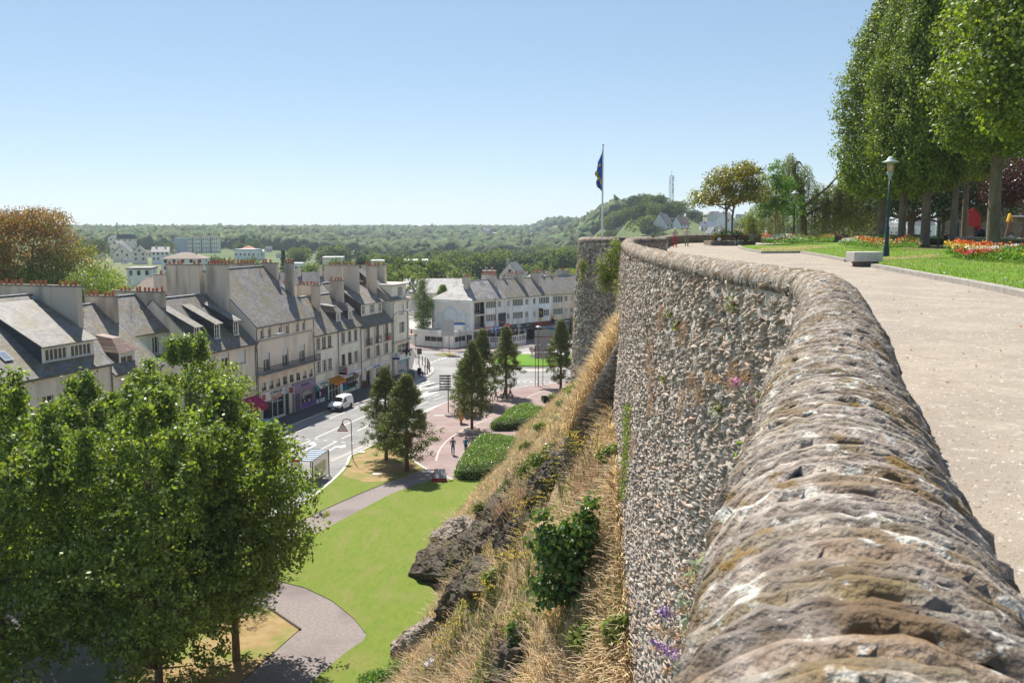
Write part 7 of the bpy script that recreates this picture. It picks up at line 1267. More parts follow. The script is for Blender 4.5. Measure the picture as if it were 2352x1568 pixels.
for(px,py,rz,lab)in((1497,569,R(70),'green slatted bench against the end of the parapet'),):
 a=G(px,py,TZ);v=T('park_bench',lab,'bench',(a[0]-.1,a[1],TZ),rz);b=MB()
 for k in range(4):b.box(-.85,.85,-.25+k*.13,-.14+k*.13,.43,.47)
 b.build('seat',M_BGR,v);b=MB()
 for k in range(3):b.box(-.85,.85,.28+k*.02,.31+k*.02,.55+k*.14,.66+k*.14)
 b.build('backrest',M_BGR,v)
 for x in(-.6,.6):b=MB();b.box(x-.04,x+.04,-.2,.25,0,.43);b.box(x-.03,x+.03,.24,.30,.4,.95);b.build('leg',M_CHIM,v)
a=G(1514,569,TZ);v=T('park_table_bench','backless green bench standing beside the one with a back','bench',(a[0]+.3,a[1]-1.2,TZ),R(75));b=MB()
for k in range(4):b.box(-.9,.9,-.25+k*.13,-.14+k*.13,.43,.47)
b.build('seat',M_BGR,v)
for x in(-.6,.6):b=MB();b.box(x-.05,x+.05,-.2,.2,0,.43);b.build('leg',M_CHIM,v)
a=G(1637,564,TZ);W_=(1735-1637)/2100*a[1];v=T('stone_planter','low stone planter with orange flowers and a slatted seat around the twin-stemmed tree','planter',(a[0],a[1],TZ));b=MB();b.box(0,W_,0,4.2,0,.42);b.box(W_*.31,W_*.66,-.42,0,0,.40);o=b.build('walls',M_STONED,v)
b=MB()
for k in range(4):b.box(W_*.31,W_*.99,-.40+k*.11,-.31+k*.11,.40,.44)
for k in range(3):b.box(W_*.25,W_*.78,.02,.06,.55+k*.15,.66+k*.15)
b.build('slatted_seat',mat('dark bench wood',(.10,.06,.045),(.16,.10,.07),4),v)
M_OR=mat('orange petals',(.80,.22,.02),island=.3,hsv=.03,rough=.6);M_WHP=mat('white petals',(.82,.80,.76),island=.1,rough=.6);M_RDP=mat('red petals',(.62,.04,.02),island=.4,hsv=.03,rough=.6);M_YLP=mat('yellow petals',(.78,.50,.03),island=.3,rough=.6);M_PKP=mat('pink petals',(.62,.06,.25),island=.3,rough=.6)
foliage('foliage',v,blobpts([((.7,1,.7),(.7,.6,.5)),((1.3,1.3,1.0),(.8,.6,.6)),((2.6,1.2,.9),(.9,.6,.5)),((3.5,1,.6),(.6,.5,.4))],900,.4),.22,LF_GIN);foliage('blossoms',v,blobpts([((.5,.7,.75),(.6,.5,.4)),((1.5,1.0,.75),(.7,.5,.3)),((3.2,.8,.8),(.5,.4,.3))],300,.8),.15,M_OR,up=.8)
a=G(1780,549,TZ);v=T('tree_stakes','wooden three-post frame around the young bright green tree','tree stakes',(a[0],a[1]-.3,TZ))
MWD=mat('pale stake wood',(.38,.30,.21),(.50,.41,.30),5)
for x,y in((-1.15,0),(-.95,.5),(1.1,.1)):b=MB();b.tube([(x,y,0),(x,y,2.4)],.1,8);b.build('post',MWD,v)
b=MB();b.tube([(-1.2,.02,2.15),(1.2,.12,2.15)],.08,8);b.build('rail',MWD,v)
def bed(label,pts,seed,n=2600,h=.55):
 r=np.random.default_rng(seed);P=np.array(pts);lo=P.min(0);hi=P.max(0);c=P.mean(0);X=r.uniform(lo[0],hi[0],n*6);Y=r.uniform(lo[1],hi[1],n*6);ok=inpoly(X,Y,[tuple(p)for p in P]);X,Y=X[ok][:n*3],Y[ok][:n*3]
 v=T('flower_bed',label,'flower bed',(c[0],c[1],TZ+.1));hh=h*(.85+.45*np.sin(X*.9+seed)*np.cos(Y*.7)+.15*np.sin(X*2.3));k=len(X);Z=hh*r.uniform(.15,1,k)**.7;V,F=leafquads(np.stack([X-c[0],Y-c[1],Z],1),.17,.07,r,.3);link(npmesh('foliage',V,F,LF_GIN),'foliage',v)
 kinds=[(M_OR,.36,.95,0),(M_RDP,.18,.7,2),(M_WHP,.24,.8,4),(M_YLP,.14,.9,1),(M_PKP,.05,.6,3)]
 for m,sh,zz,ph in kinds:
  s_=np.sin(X*.55+ph*1.7)+np.sin(Y*.5+ph*2.3)+r.normal(0,.5,k);idx=np.argsort(-s_)[:int(k*.19*sh)]
  q_=np.stack([X[idx]-c[0],Y[idx]-c[1],hh[idx]*zz+r.uniform(0,.22,len(idx))],1);V,F=leafquads(tufts(q_,3,.035,r),.10,.09,r,.9);link(npmesh('blossoms',V,F,m),'blossoms',v)
 st_=MB()
 for _ in range(24):
  i_=r.integers(k);x,y=X[i_]-c[0],Y[i_]-c[1];t=r.uniform(.4,.9);st_.tube([(x,y,.2),(x+r.normal(0,.06),y,h+t*.5),(x+r.normal(0,.15),y,h+t*.8)],[.008,.006,.004],3)
 st_.build('foliage',LF_GIN,v);return v
bed('flower bed of orange, red and white blooms around the farther lamp post',[g('b2',*p,TZ)[:2]for p in[(1235,582),(1500,588),(1850,575),(2140,562),(2160,535),(1800,540),(1400,545),(1240,560)]],1,3200,.75)
bed('flower bed of orange and white blooms behind the nearer lamp post',[g('z7',*p,TZ)[:2]for p in[(490,968),(700,992),(900,998),(1080,996),(1150,988),(1050,958),(600,945)]],2,2000,.72)
bed('nearest colourful flower bed cut by the right edge',[g('z7',*p,TZ)[:2]for p in[(1315,1050),(1480,1075),(1700,1095),(1952,1115),(2200,1120),(2200,1040),(1700,1030),(1400,1030)]],3,3600,.55)
bed('pale yellow and orange bed at the foot of the weeping tree',[g('z7',*p,TZ)[:2]for p in[(420,925),(640,925),(800,918),(800,900),(500,905)]],5,1500,.9)
M_RUIN=mat('ruin stone',(.42,.36,.28),(.60,.53,.43),2.2,rough=1,bump=1.2,bscale=7,c3=(.30,.26,.21),s3=.9)
def at(px,Y_,z=TZ):a=D(px,540,Y_);return(a[0],Y_,z)
a=at(2150,118);b_=at(2420,104);v=T('ruined_wall','tall pale ruined stone wall with a dark arch behind the playground','wall',(a[0],a[1],TZ),math.atan2(b_[1]-a[1],b_[0]-a[0]));L_=math.dist(a[:2],b_[:2]);b=MB();wallgrid(b,0,L_,0,3.4,[(4.0,.1,.6,1.8),(9.7,.8,2.6,2.2)],0,.6);b.quad((0,.01,3.4),(L_,.01,3.4),(L_,.01,5.0),(5,.01,4.6));b.quad((5.5,.0,3.4),(L_,.0,3.4),(L_,.0,7.5),(6.5,.0,7.2));b.box(0,L_,.6,1.2,0,3.4);b.build('masonry',M_RUIN,v)
b=MB();yprism(b,[(9.7+1.3+1.6*cos(t),3.0+1.1*sin(t))for t in np.linspace(0,pi,10)],-.05,.3);b.build('arch',M_CHIM,v)
a=at(2218,96);v=T('slide','red playground slide with a pointed hood','slide',a,0);b=MB();b.add([(0,0,1.9),(1.55,0,1.7),(1.45,0,2.9),(1.0,0,3.35),(.75,0,3.75),(.35,0,3.4),(.05,0,2.7),(0,.7,1.9),(1.55,.7,1.7),(1.45,.7,2.9),(1.0,.7,3.35),(.75,.7,3.75),(.35,.7,3.4),(.05,.7,2.7)],[(0,1,2,3,4,5,6),(13,12,11,10,9,8,7)]+[(i,(i+1)%7,7+(i+1)%7,7+i)for i in range(7)]);b.build('hood',mat('red plastic',(.52,.03,.03),rough=.4),v)
b=MB();b.add([(1.2,0,1.95),(3.3,0,.45),(3.8,0,.4),(3.8,.7,.4),(3.3,.7,.45),(1.2,.7,1.95),(1.2,0,1.5),(3.3,0,.1),(3.8,0,0.1),(3.8,.7,0.1),(3.3,.7,0.1),(1.2,.7,1.5)],[(0,1,4,5),(1,2,3,4),(0,6,7,1),(1,7,8,2),(5,4,10,11),(2,8,9,3)]);b.build('chute',MATS['red plastic'],v);b=MB();b.tube([(.2,.3,0),(.2,.3,2)],.08,6);b.tube([(1.3,.3,0),(1.3,.3,1.8)],.08,6);b.build('posts',MATS['dark bench wood'],v)
a=at(2318,84);v=T('swing_set','wooden A-frame swing with yellow corner plates','swing',a,.1)
for x in(0,4.2):
 for s in(-1,1):b=MB();b.tube([(x-.15+s*.9,s*.8,0),(x,0,2.75)],.09,7);b.build('leg',M_BRWN,v)
 b=MB();b.tube([(x-.45,-.35,2.2),(x-.1,-.05,2.85),(x+.35,.3,2.25)],[.14,.16,.14],7);b.build('corner_plate',MATS['yellow sign'],v)
b=MB();b.tube([(0,0,2.7),(4.2,0,2.7)],.07,8);b.build('crossbar',M_ZINC,v)
a=at(2085,82);v=T('low_hedge','low dark clipped hedge behind the lime trunks','hedge',a);foliage('foliage',v,blobpts([((x,.4,.45),(1.2,.6,.55))for x in np.arange(.5,4.5,.9)],2200,.75),.16,LF_FAR3)
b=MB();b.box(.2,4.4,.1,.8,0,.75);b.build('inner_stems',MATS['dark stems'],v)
a=at(2196,70);b_=at(2420,58);v=T('garden_wall','low rough grey stone wall behind the nearest flower bed','wall',(a[0],a[1],TZ),math.atan2(b_[1]-a[1],b_[0]-a[0]));L_=math.dist(a[:2],b_[:2]);WQ=Path([(L_,0),(0,0)],smooth=False);masonry('masonry',v,WQ,0,L_,.9+0.0,lambda y:np.full(np.shape(y),0.0),.0,.0,(mat('dark joint',(.10,.09,.08)),M_STONED),seed=33,lm=(.2,.6),hm=(.08,.2),pm=(.02,.08))
b=MB();b.box(0,L_,-.0,.4,0,.92);b.box(-.02,L_,-.06,.44,.92,.98);b.build('core',mat('cap stone',(.33,.30,.27),(.44,.40,.36),3),v)
v0=a=at(2156,78);v=T('garden_gate','green metal gate between two posts in front of the playground','gate',a)
for x in(0,1.6):b=MB();b.box(x-.07,x+.07,-.07,.07,0,2.1);b.build('post',MATS['dark green board'],v)
b=MB()
for k in range(6):b.box(.07,1.53,-.015,.015,.25+k*.28,.28+k*.28)
b.build('bars',MATS['dark green board'],v)
a=at(2255,70);v=T('litter_bin','dark dome-topped litter bin in front of the slide','litter bin',a);b=MB();b.lathe([(.28,0),(.30,.9),(.32,1.0),(.34,1.05)],14);b.build('body',MATS['dark bollard'],v);b=MB();b.lathe([(.36,1.05),(.34,1.3),(.22,1.5),(.02,1.58)],14);b.build('lid',MATS['dark bollard'],v,True)
M_GALV=mat('galvanised steel',(.40,.42,.45),rough=.5,metal=.3)
def mast(name,label,cat,p,H,w0,w1,n,r_,arms=(),grp=None,dish=False):
 v=T(name,label,cat,p,.3,grp);b=MB();c_=lambda k,z:((w0+(w1-w0)*z/H)/2*(1 if k in(0,1)else-1),(w0+(w1-w0)*z/H)/2*(1 if k in(0,3)else-1),z)
 for k in range(4):b.tube([c_(k,0),c_(k,H)],r_,4)
 for j in range(n):
  z0,z1=H*j/n,H*(j+1)/n
  for k in range(4):b.tube([c_(k,z0),c_((k+1)%4,z1)],r_*.7,3);b.tube([c_(k,z1),c_((k+1)%4,z1)],r_*.7,3)
 b.build('lattice',M_GALV,v)
 for(z,l)in arms:b=MB();b.tube([(-l,0,z+.4),(0,0,z),(l,0,z+.4)],r_*1.3,4);b.tube([(-l,0,z+.4),(0,0,z+1.2),(l,0,z+.4)],r_,4);b.build('arm',M_GALV,v)
 if dish:
  for z,s in((H*.62,1),(H*.8,-1),(H*.93,1)):b=MB();b.box(s*w1*.5,s*w1*.5+s*.5 if s>0 else-w1*.5,-.3,.3,z,z+2.0);b.box(-.3,.3,-w1,-w1+.2,z-2,z);b.build('antenna_panel',MW,v)
  b=MB();b.tube([(0,0,H),(0,0,H+4)],r_,4);b.build('spike',M_GALV,v)
 return v
a=D(1541,492,640);mast('lattice_mast','tall lattice telecom mast on the steep hill','telecom mast',a,(492-406)/2100*640,2.6,2.2,14,.12,dish=True)
GP='pylons on the skyline'
for(px,yb,yt,Y_,w_,arms,lab)in[(849,540,522,1800,4,2,'distant lattice pylon left of the chimneys row'),(914,545,521,2000,5,1,'distant pylon with wide Y-shaped arms nearer the centre'),(1042,545,521,2000,4,2,'distant pylon right of the manor wood'),(958-140,541,530,2000,4,1,'short wide-armed pylon at the left of the row'),(1399,528,510,1400,3,2,'small pylon just right of the flagpole'),(1409,524,490,1150,4,2,'taller pylon on the edge of the steep hill'),(270,545,512,900,1.2,0,'thin pole mast above the left skyline')]:
 a=D(px,yb,Y_);H=(yb-yt)/2100*Y_;mast('power_pylon',lab,'pylon',(a[0],a[1],a[2]-2),H+2,w_,.9,6,.22,[(H*.78,6),(H*.92,4)][:arms]if arms else(),GP)
 # people
M_SKIN=mat('skin',(.50,.30,.21),rough=.6)
def skin(name,par,edges,pts,rad,m,sub=1):
 me=bpy.data.meshes.new(name);idx=sorted({i for e in edges for i in e});mp_={k:n for n,k in enumerate(idx)}
 me.from_pydata([pts[k]for k in idx],[(mp_[a],mp_[b])for a,b in edges],[]);me.materials.append(m);o=link(me,name,par);md=o.modifiers.new('skin','SKIN');md.use_smooth_shade=True
 for k in idx:me.skin_vertices[0].data[mp_[k]].radius=rad[k]if isinstance(rad[k],tuple)else(rad[k],rad[k])
 root=mp_.get('pelvis',0)
 for n in range(len(idx)):me.skin_vertices[0].data[n].use_root=(n==root)
 s=o.modifiers.new('sub','SUBSURF');s.levels=sub;s.render_levels=sub;return o
def person(label,loc,face,shirt,trousers,hair,H=1.72,stride=.22,arms=((.05,-.1),(.05,.1)),sit=False,shoes=None,extra=None,bend=(0.1,.1),female=False,sleeves='short',lean=0.0,hairlong=False,skinm=None,group=None):
 v=T('person',label,'person',loc,face,group);k=H/1.75;P={};sd=stride
 hp=.92 if not sit else.46
 P['pelvis']=(0,0,hp);P['waist']=(0,.0+lean*.3,hp+.17);P['chest']=(0,lean*.7,hp+.40);P['neck']=(0,lean,hp+.58);P['head']=(0,lean-.02,hp+.68);P['top']=(0,lean-.01,hp+.80)
 for s,n in((1,'l'),(-1,'r')):
  st_=sd*s;P['hip'+n]=(s*.09,0,hp-.03)
  if sit:P['knee'+n]=(s*.12,-.44,.50);P['ankle'+n]=(s*.13,-.48+(.12 if s>0 else 0),.09);P['toe'+n]=(s*.14,-.64+(.1 if s>0 else 0),.045)
  else:P['knee'+n]=(s*.10,-st_*.75-.05,.50);P['ankle'+n]=(s*.09,-st_+(.04 if st_<0 else 0),.085+(.05 if st_<-.1 else 0));P['toe'+n]=(s*.10,-st_-.14,.04+(.01 if st_<-.1 else 0))
  sh=P['chest'];P['sh'+n]=(s*(.175 if female else.20),lean*.85,hp+.50);ax,ay=arms[0 if s>0 else 1]
  P['elb'+n]=(s*(.235+ax*.4),lean*.6+ay*.7+.03,hp+.23);b_=bend[0 if s>0 else 1];ex,ey,ez=P['elb'+n]
  P['wr'+n]=(s*(.22+ax)-s*.12*b_*2,ey-.06-.30*b_*1.6+ay*.3,ez-.25*(1-b_*1.7));wx_,wy,wz=P['wr'+n];P['hand'+n]=(wx_,wy-.03-b_*.04,wz-.085*(1-b_))
 P={a:tuple(c*k for c in q_)for a,q_ in P.items()}
 Rd=dict(pelvis=(.125,.10),waist=(.105,.085),chest=(.135,.10),neck=.05,head=(.075,.095),top=(.06,.075))
 for n in 'lr':Rd.update({'hip'+n:.085,'knee'+n:.055,'ankle'+n:.038,'toe'+n:.035,'sh'+n:.05,'elb'+n:.038,'wr'+n:.027,'hand'+n:.036})
 Rd={a:(tuple(c*k for c in q_)if isinstance(q_,tuple)else q_*k)for a,q_ in Rd.items()}
 E_=[('pelvis','waist'),('waist','chest'),('chest','neck'),('neck','head'),('head','top')]
 for n in 'lr':E_+=[('pelvis','hip'+n),('hip'+n,'knee'+n),('knee'+n,'ankle'+n),('ankle'+n,'toe'+n),('chest','sh'+n),('sh'+n,'elb'+n),('elb'+n,'wr'+n),('wr'+n,'hand'+n)]
 sm_=skinm or M_SKIN;skin('body',v,E_,P,Rd,sm_,1)
 g_=lambda f:{a:(tuple(c*f for c in q_)if isinstance(q_,tuple)else q_*f)for a,q_ in Rd.items()}
 P2=dict(P);P2['hem']=tuple(a*.9 for a in P['pelvis'][:2])+(P['pelvis'][2]-.03,);R2=g_(1.22);R2['hem']=(.15*k,.12*k)
 for n in 'lr':a,b_=Vector(P['sh'+n]),Vector(P['elb'+n]);P2['slv'+n]=tuple(a.lerp(b_,.72));R2['slv'+n]=.056*k;R2['wr'+n]=.04*k;R2['elb'+n]=.052*k
 P2['col']=tuple(Vector(P['chest']).lerp(Vector(P['neck']),.72));R2['col']=.07*k
 e2=[('hem','waist'),('waist','chest'),('chest','col')]
 for n in 'lr':e2+=[('chest','sh'+n)]+([('sh'+n,'slv'+n)]if sleeves=='short' else[('sh'+n,'elb'+n),('elb'+n,'wr'+n)]if sleeves=='long' else[])
 skin('shirt',v,e2,P2,R2,shirt,1)
 R3=g_(1.28);R3['pelvis']=(.15*k,.12*k);P3=dict(P)
 for n in 'lr':R3['ankle'+n]=.058*k;R3['knee'+n]=.072*k;R3['hip'+n]=.098*k
 skin('trousers',v,[e for n in 'lr' for e in[('pelvis','hip'+n),('hip'+n,'knee'+n),('knee'+n,'ankle'+n)]],P3,R3,trousers,1)
 for n in 'lr':
  a,t=Vector(P['ankle'+n]),Vector(P['toe'+n]);b=MB();d=(t-a);d.z=0;d.normalize();pz=Vector((-d.y,d.x,0));c0=a-d*.06*k;c1=t+d*.07*k;zb=min(t.z,a.z-.04)-.035;b.hexa([tuple(Vector((c0.x,c0.y,zb))-pz*.04),tuple(Vector((c1.x,c1.y,zb))-pz*.045),tuple(Vector((c1.x,c1.y,zb))+pz*.045),tuple(Vector((c0.x,c0.y,zb))+pz*.04),tuple(Vector((c0.x,c0.y,zb+.1))-pz*.03),tuple(Vector((c1.x,c1.y,zb+.05))-pz*.035),tuple(Vector((c1.x,c1.y,zb+.05))+pz*.035),tuple(Vector((c0.x,c0.y,zb+.1))+pz*.03)]);b.build('shoe',shoes or MLET,v)
 hx,hy,hz=P['head'];b=MB();rr_=.105*k
 for i in range(7):
  th=i/6*pi*.62;b_=[(hx+rr_*.92*sin(th)*cos(a),hy+.018+rr_*1.12*sin(th)*sin(a),hz+.05*k+rr_*1.05*cos(th)-(0.02 if sin(a)>0 else-.05 if i>4 else 0))for a in np.linspace(0,2*pi,13)[:-1]]
  if i==0:vs=b_
  else:vs+=b_
 fs=[(i*12+j,(i+1)*12+j,(i+1)*12+(j+1)%12,i*12+(j+1)%12)for i in range(6)for j in range(12)];b.add(vs,fs);b.build('hair',hair,v,True)
 if hairlong:b=MB();b.lathe([(.03,hz-.22),(.08,hz-.18),(.095,hz),(.09,hz+.08)],10,(hx,hy+.05));b.build('long_hair',hair,v,True)
 b=MB();fy=hy-.098*k
 for s in(1,-1):b.lathe([(.001,-.008),(.011,0),(.001,.008)],6,(0,0))
 me=b.mesh('eye',MLET)
 for s in(1,-1):link(me,'eye',v,(hx+s*.034*k,fy+.008,hz+.03*k))
 b=MB();b.tube([(hx,fy+.012,hz+.035),(hx,fy-.016,hz-.005),(hx,fy+.01,hz-.012)],[.008,.014,.006],6);b.build('nose',sm_,v,True);b=MB();b.box(hx-.025,hx+.025,fy+.002,fy+.012,hz-.045,hz-.037);b.build('mouth',mat('lips',(.38,.13,.10)),v)
 for s in(1,-1):b=MB();b.box(hx+s*.082*k-.008,hx+s*.082*k+.008,hy-.015,hy+.02,hz-.01,hz+.05);b.build('ear',sm_,v)
 for n,s in(('l',1),('r',-1)):
  hxx,hyy,hzz=P['hand'+n];b=MB();w_=Vector(P['wr'+n]);d=(Vector(P['hand'+n])-w_).normalized();side=Vector((0,1,0));curl=Vector((-s,0,0));base=Vector(P['hand'+n])+d*.03
  for f,(off,ln)in enumerate(((-.026,.062),(-.009,.072),(.009,.068),(.025,.052))):p0=base+side*off;p1=p0+d*ln*.55;p2=p1+d*ln*.35+curl*ln*.35;b.tube([tuple(p0),tuple(p1),tuple(p2)],[.0095,.009,.007],5)
  p0=Vector(P['hand'+n])-side*.03;p1=p0-side*.022+d*.025;p2=p1+d*.025;b.tube([tuple(p0),tuple(p1),tuple(p2)],[.011,.010,.008],5);b.build('fingers',sm_,v)
 if extra=='pack_grey' or extra=='pack_teal':
  m=mat('grey backpack',(.16,.14,.14))if extra=='pack_grey' else mat('teal backpack',(.0,.26,.36));cx,cy,cz=P['chest'];b=MB();b.lathe([(.02,cz-.32),(.13,cz-.30),(.155,cz-.1),(.14,cz+.1),(.03,cz+.15)],12,(cx,0));me=b.mesh('backpack',m,True);o=link(me,'backpack',v,(0,cy+.17,0));o.scale=(1.05,.62,1)
 if extra=='bag':b=MB();b.box(-.14,.14,.13,.27,hp*k+.12,hp*k+.48);b.build('backpack',MLET,v)
 return v
WH=mat('white cloth',(.74,.72,.68),(.66,.64,.60),8);BK=mat('black cloth',(.02,.02,.024));NV=mat('navy cloth',(.02,.04,.11));JN=mat('blue jeans',(.10,.18,.32));DJ=mat('dark jeans',(.035,.05,.10));RD=mat('coral red trousers',(.50,.07,.09));GY=mat('grey green trousers',(.22,.21,.17));STR=mat('striped blouse',(.62,.50,.46),(.45,.30,.28),14,stretch=(.2,.2,3));STV=mat('striped shirt',(.74,.68,.62),(.50,.36,.33),16,stretch=(3,.3,.1));PT=mat('petrol shirt',(.03,.12,.18));HW=mat('white hair',(.72,.70,.66));HG=mat('grey hair',(.36,.34,.31));HB=mat('dark brown hair',(.04,.022,.014));HR=mat('auburn hair',(.14,.05,.02));PNT=mat('beige trousers',(.62,.56,.48))
def feet(px,py,z=TZ):return G(px,py,z)
person('white-haired woman in striped blouse and coral red trousers strolling on the terrace',feet(1550,567.5),.12,STR,RD,HW,1.66,.12,((.02,0),(.04,.04)),bend=(.15,.45),female=True,shoes=mat('red shoes',(.3,.04,.04)))
person('grey-haired man in an open striped shirt walking beside the woman in red trousers',feet(1577,565.5),-.05,STV,GY,HG,1.76,.10,((.06,.12),(.06,.12)),bend=(.05,.05),lean=-.06,shoes=M_BRWN,sleeves='long')
a=G(1689,564,TZ);person('woman in dark top and beige trousers seated with crossed legs on the planter seat',(a[0],a[1]-.15,TZ),-.1,mat('dark mauve top',(.07,.04,.05)),PNT,HR,1.68,0,((.12,-.12),(-.02,-.1)),sit=True,bend=(.35,.55),female=True,shoes=WH)
b=MB();b.lathe([(.16,0),(.2,.12),(.16,.26),(.07,.33)],10);o=b.build('carrier_bag',mat('white plastic bag',(.80,.80,.80),(.68,.68,.70),9,rough=.4),loc=(a[0]-1.55,a[1]-.1,TZ+.44),smooth=True);tag(o,'white plastic carrier bag on the planter seat beside the woman','bag')
a=at(1760,104);person('person in pale shirt half hidden behind the wooden tree stakes',(a[0],a[1],TZ),2.0,WH,GY,HG,1.7,.1)
a=at(2079,84.5);person('man in white shirt sitting by the low hedge, facing right',(a[0],a[1],TZ+.35),-1.4,WH,BK,HB,1.75,0,((.05,-.2),(.05,-.2)),sit=True,bend=(.5,.5))
a=at(2322,80);person('person in white top sitting under the swing frame',(a[0],a[1],TZ+.1),.3,WH,NV,HB,1.6,0,sit=True)
a=at(2335,80);person('blond child beside the person in white under the swing',(a[0]+.8,a[1],TZ+.1),-.2,mat('cream shirt',(.7,.55,.42)),NV,mat('blond hair',(.55,.36,.14)),1.25,0,sit=True)
a=at(2345,104.2);person('person in dark blue sitting in the arch of the ruined wall',(a[0],a[1],TZ+.8),.4,NV,NV,HB,1.65,0,sit=True);a=at(2360,104);person('second dark-clothed person sitting in the arch of the ruined wall',(a[0],a[1],TZ+.8),-.3,BK,JN,HR,1.65,0,sit=True)
a=at(2172,82);person('seated person in black seen through the green gate',(a[0],a[1],TZ+.1),2.8,BK,BK,HB,1.7,0,sit=True)
p_=g('z5',1415,555);person('man with grey backpack and jeans walking away across the red plaza',(p_[0],p_[1],.015),pi+.1,PT,JN,HB,1.92,.16,((.06,0),(.06,0)),extra='pack_grey',bend=(.3,.3))
p_=g('z5',1505,550);person('man with teal backpack and dark trousers beside the hedge',(p_[0],p_[1],.015),pi-.1,NV,DJ,HB,1.88,.14,((.06,0),(.06,0)),extra='pack_teal',bend=(.3,.3))
for(x,y,lab,sh,tr,hr,fc,kw)in[(985,1103,'woman in white jacket reading a phone, last of the four walkers',WH,DJ,HR,R(95),dict(sleeves='long',bend=(.5,.5),female=True)),(1046,1092,'woman in black vest over white with phone, third of the four walkers',BK,BK,HB,R(95),dict(bend=(.5,.5),female=True,hairlong=True,extra='bag')),(1152,1088,'man all in black striding second among the four walkers',BK,BK,HB,R(100),dict(stride=.33,H=1.72)),(1224,1074,'man in navy shirt leading the four walkers',NV,BK,mat('light brown hair',(.28,.16,.09)),R(95),dict(stride=.36,H=1.76))]:
 p_=g('a2',x,y);kw.setdefault('H',1.62);person(lab,(p_[0],p_[1],.015),fc,sh,tr,hr,group='four people walking across the plaza',**kw)
p_=g('a2',15,848);person('pedestrian in dark clothes standing at the pharmacy corner',(p_[0],p_[1],.125),R(80),mat('dark slate jacket',(.03,.04,.06)),BK,HB,1.66,.08,sleeves='long',bend=(.4,.3))
p_=g('a2',128,858);person('woman in jeans and black top stepping onto the zebra crossing',(p_[0],p_[1],.02),R(10),BK,mat('pale jeans',(.20,.32,.52)),HB,1.66,.26,hairlong=True,female=True,bend=(.5,.1))
p0=q('a8',750,1050)
def wallhit(px,py,zt=23.12):
 d=ray(px,py)
 for t in np.linspace(4,60,2400):
  x,y,z=d[0]*t,d[1]*t,EZ+d[2]*t;wx_=float(np.interp(y,_wy,_wx))-.33-.075*max(0,zt-z)
  if x>wx_:return(x,y,z)
 return None
def slopehit(px,py):
 d=ray(px,py)
 for t in np.linspace(10,300,5200):
  x,y,z=d[0]*t,d[1]*t,EZ+d[2]*t
  if z<float(hillz(x,y))or z<.05:return(x,y,z)
 return None
h_=wallhit(*p0);v=T('pigeon','grey pigeon perched on a jutting stone of the rampart wall','pigeon',(h_[0]-.12,h_[1],h_[2]),0);b=MB()
skin('body',v,[('t','b'),('b','pelvis'),('pelvis','n'),('n','h'),('h','k')],dict(t=(.20,0,.01),b=(.09,0,.05),pelvis=(0,0,.09),n=(-.08,0,.15),h=(-.105,0,.185),k=(-.14,0,.178)),dict(t=(.02,.008),b=.035,pelvis=.06,n=.03,h=.026,k=.006),mat('pigeon grey',(.34,.34,.37)),2)
for s in(1,-1):b=MB();b.add([(-.05,s*.052,.13),(.06,s*.062,.12),(.19,s*.03,.045),(.05,s*.058,.055)],[(0,1,2,3),(3,2,1,0)]);b.build('wing',mat('pigeon wing',(.55,.54,.55)),v);b=MB();b.tube([(0,s*.02,.04),(0,s*.02,-.02)],.006,4);b.build('leg',mat('pigeon leg',(.5,.12,.1)),v)
b=MB();b.hexa([(-.24,-.1,-.11),(.3,-.13,-.11),(.3,.13,-.11),(-.22,.1,-.10),(-.15,-.09,-.02),(.3,-.12,-.02),(.3,.12,-.02),(-.14,.09,-.03)]);b.build('jutting_stone',M_STONE,v).location=(.12,0,0)
# slope vegetation, rocks, wall plants
M_ROCK=mat('dark slate rock',(.045,.036,.028),(.135,.108,.085),1.6,rough=1,bump=1.4,bscale=6,c3=(.09,.085,.03),s3=.8)
def rock(label,pts,thick,seed,name='rock_outcrop',m=None,sub=3):
 """a cliff piece: outline in world points, pushed back and broken into ledges"""
 r=np.random.default_rng(seed);P=[Vector(p)for p in pts];c=sum(P,Vector())/len(P);v=MB();back=Vector(thick)
 n=len(P);ring=[]
 for f,s_ in((0,1.0),(.12,1.10),(.5,1.12),(1.0,.9)):ring.append([c+(p-c)*s_*r.uniform(.93,1.07)+back*(f-.15)for p in P])
 vs=[tuple(p-c)for rg in ring for p in rg];fs=[(i*n+k,i*n+(k+1)%n,(i+1)*n+(k+1)%n,(i+1)*n+k)for i in range(3)for k in range(n)];vs.append(tuple(Vector((0,0,0))-back*.22));fs+=[((k+1)%n,k,4*n)for k in range(n)]+[tuple(range(3*n,4*n))]
 v.add(vs,fs);o=v.build(name,m or M_ROCK,loc=tuple(c));md=o.modifiers.new('sub','SUBSURF');md.subdivision_type='SIMPLE';md.levels=md.render_levels=sub+1
 t=bpy.data.textures.new(name,'VORONOI');t.noise_scale=.9;d=o.modifiers.new('disp','DISPLACE');d.texture=t;d.strength=.35;d.texture_coords='GLOBAL';t2=bpy.data.textures.new(name,'CLOUDS');t2.noise_scale=.35;t2.noise_depth=5;t2.noise_type='HARD_NOISE';t2.noise_scale=.55;d2=o.modifiers.new('disp2','DISPLACE');d2.texture=t2;d2.strength=.55;d2.texture_coords='GLOBAL'
 return tag(o,label,'rock')
def S(px,py,lift=0.0,near=0.0):
 h=slopehit(px,py);d=Vector(ray(px,py)).normalized();return tuple(Vector(h)-d*near+Vector((0,0,lift)))
rock('broad dark rock face with overhanging edge jutting over the lawn',[S(955,1318,0,.2),S(1050,1322,0,.35),S(1075,1285,0,.4),S(1060,1245,0,.4),S(1010,1250,0,.5),S(975,1275,0,.3)],(2.0,1.6,-1.2),1)
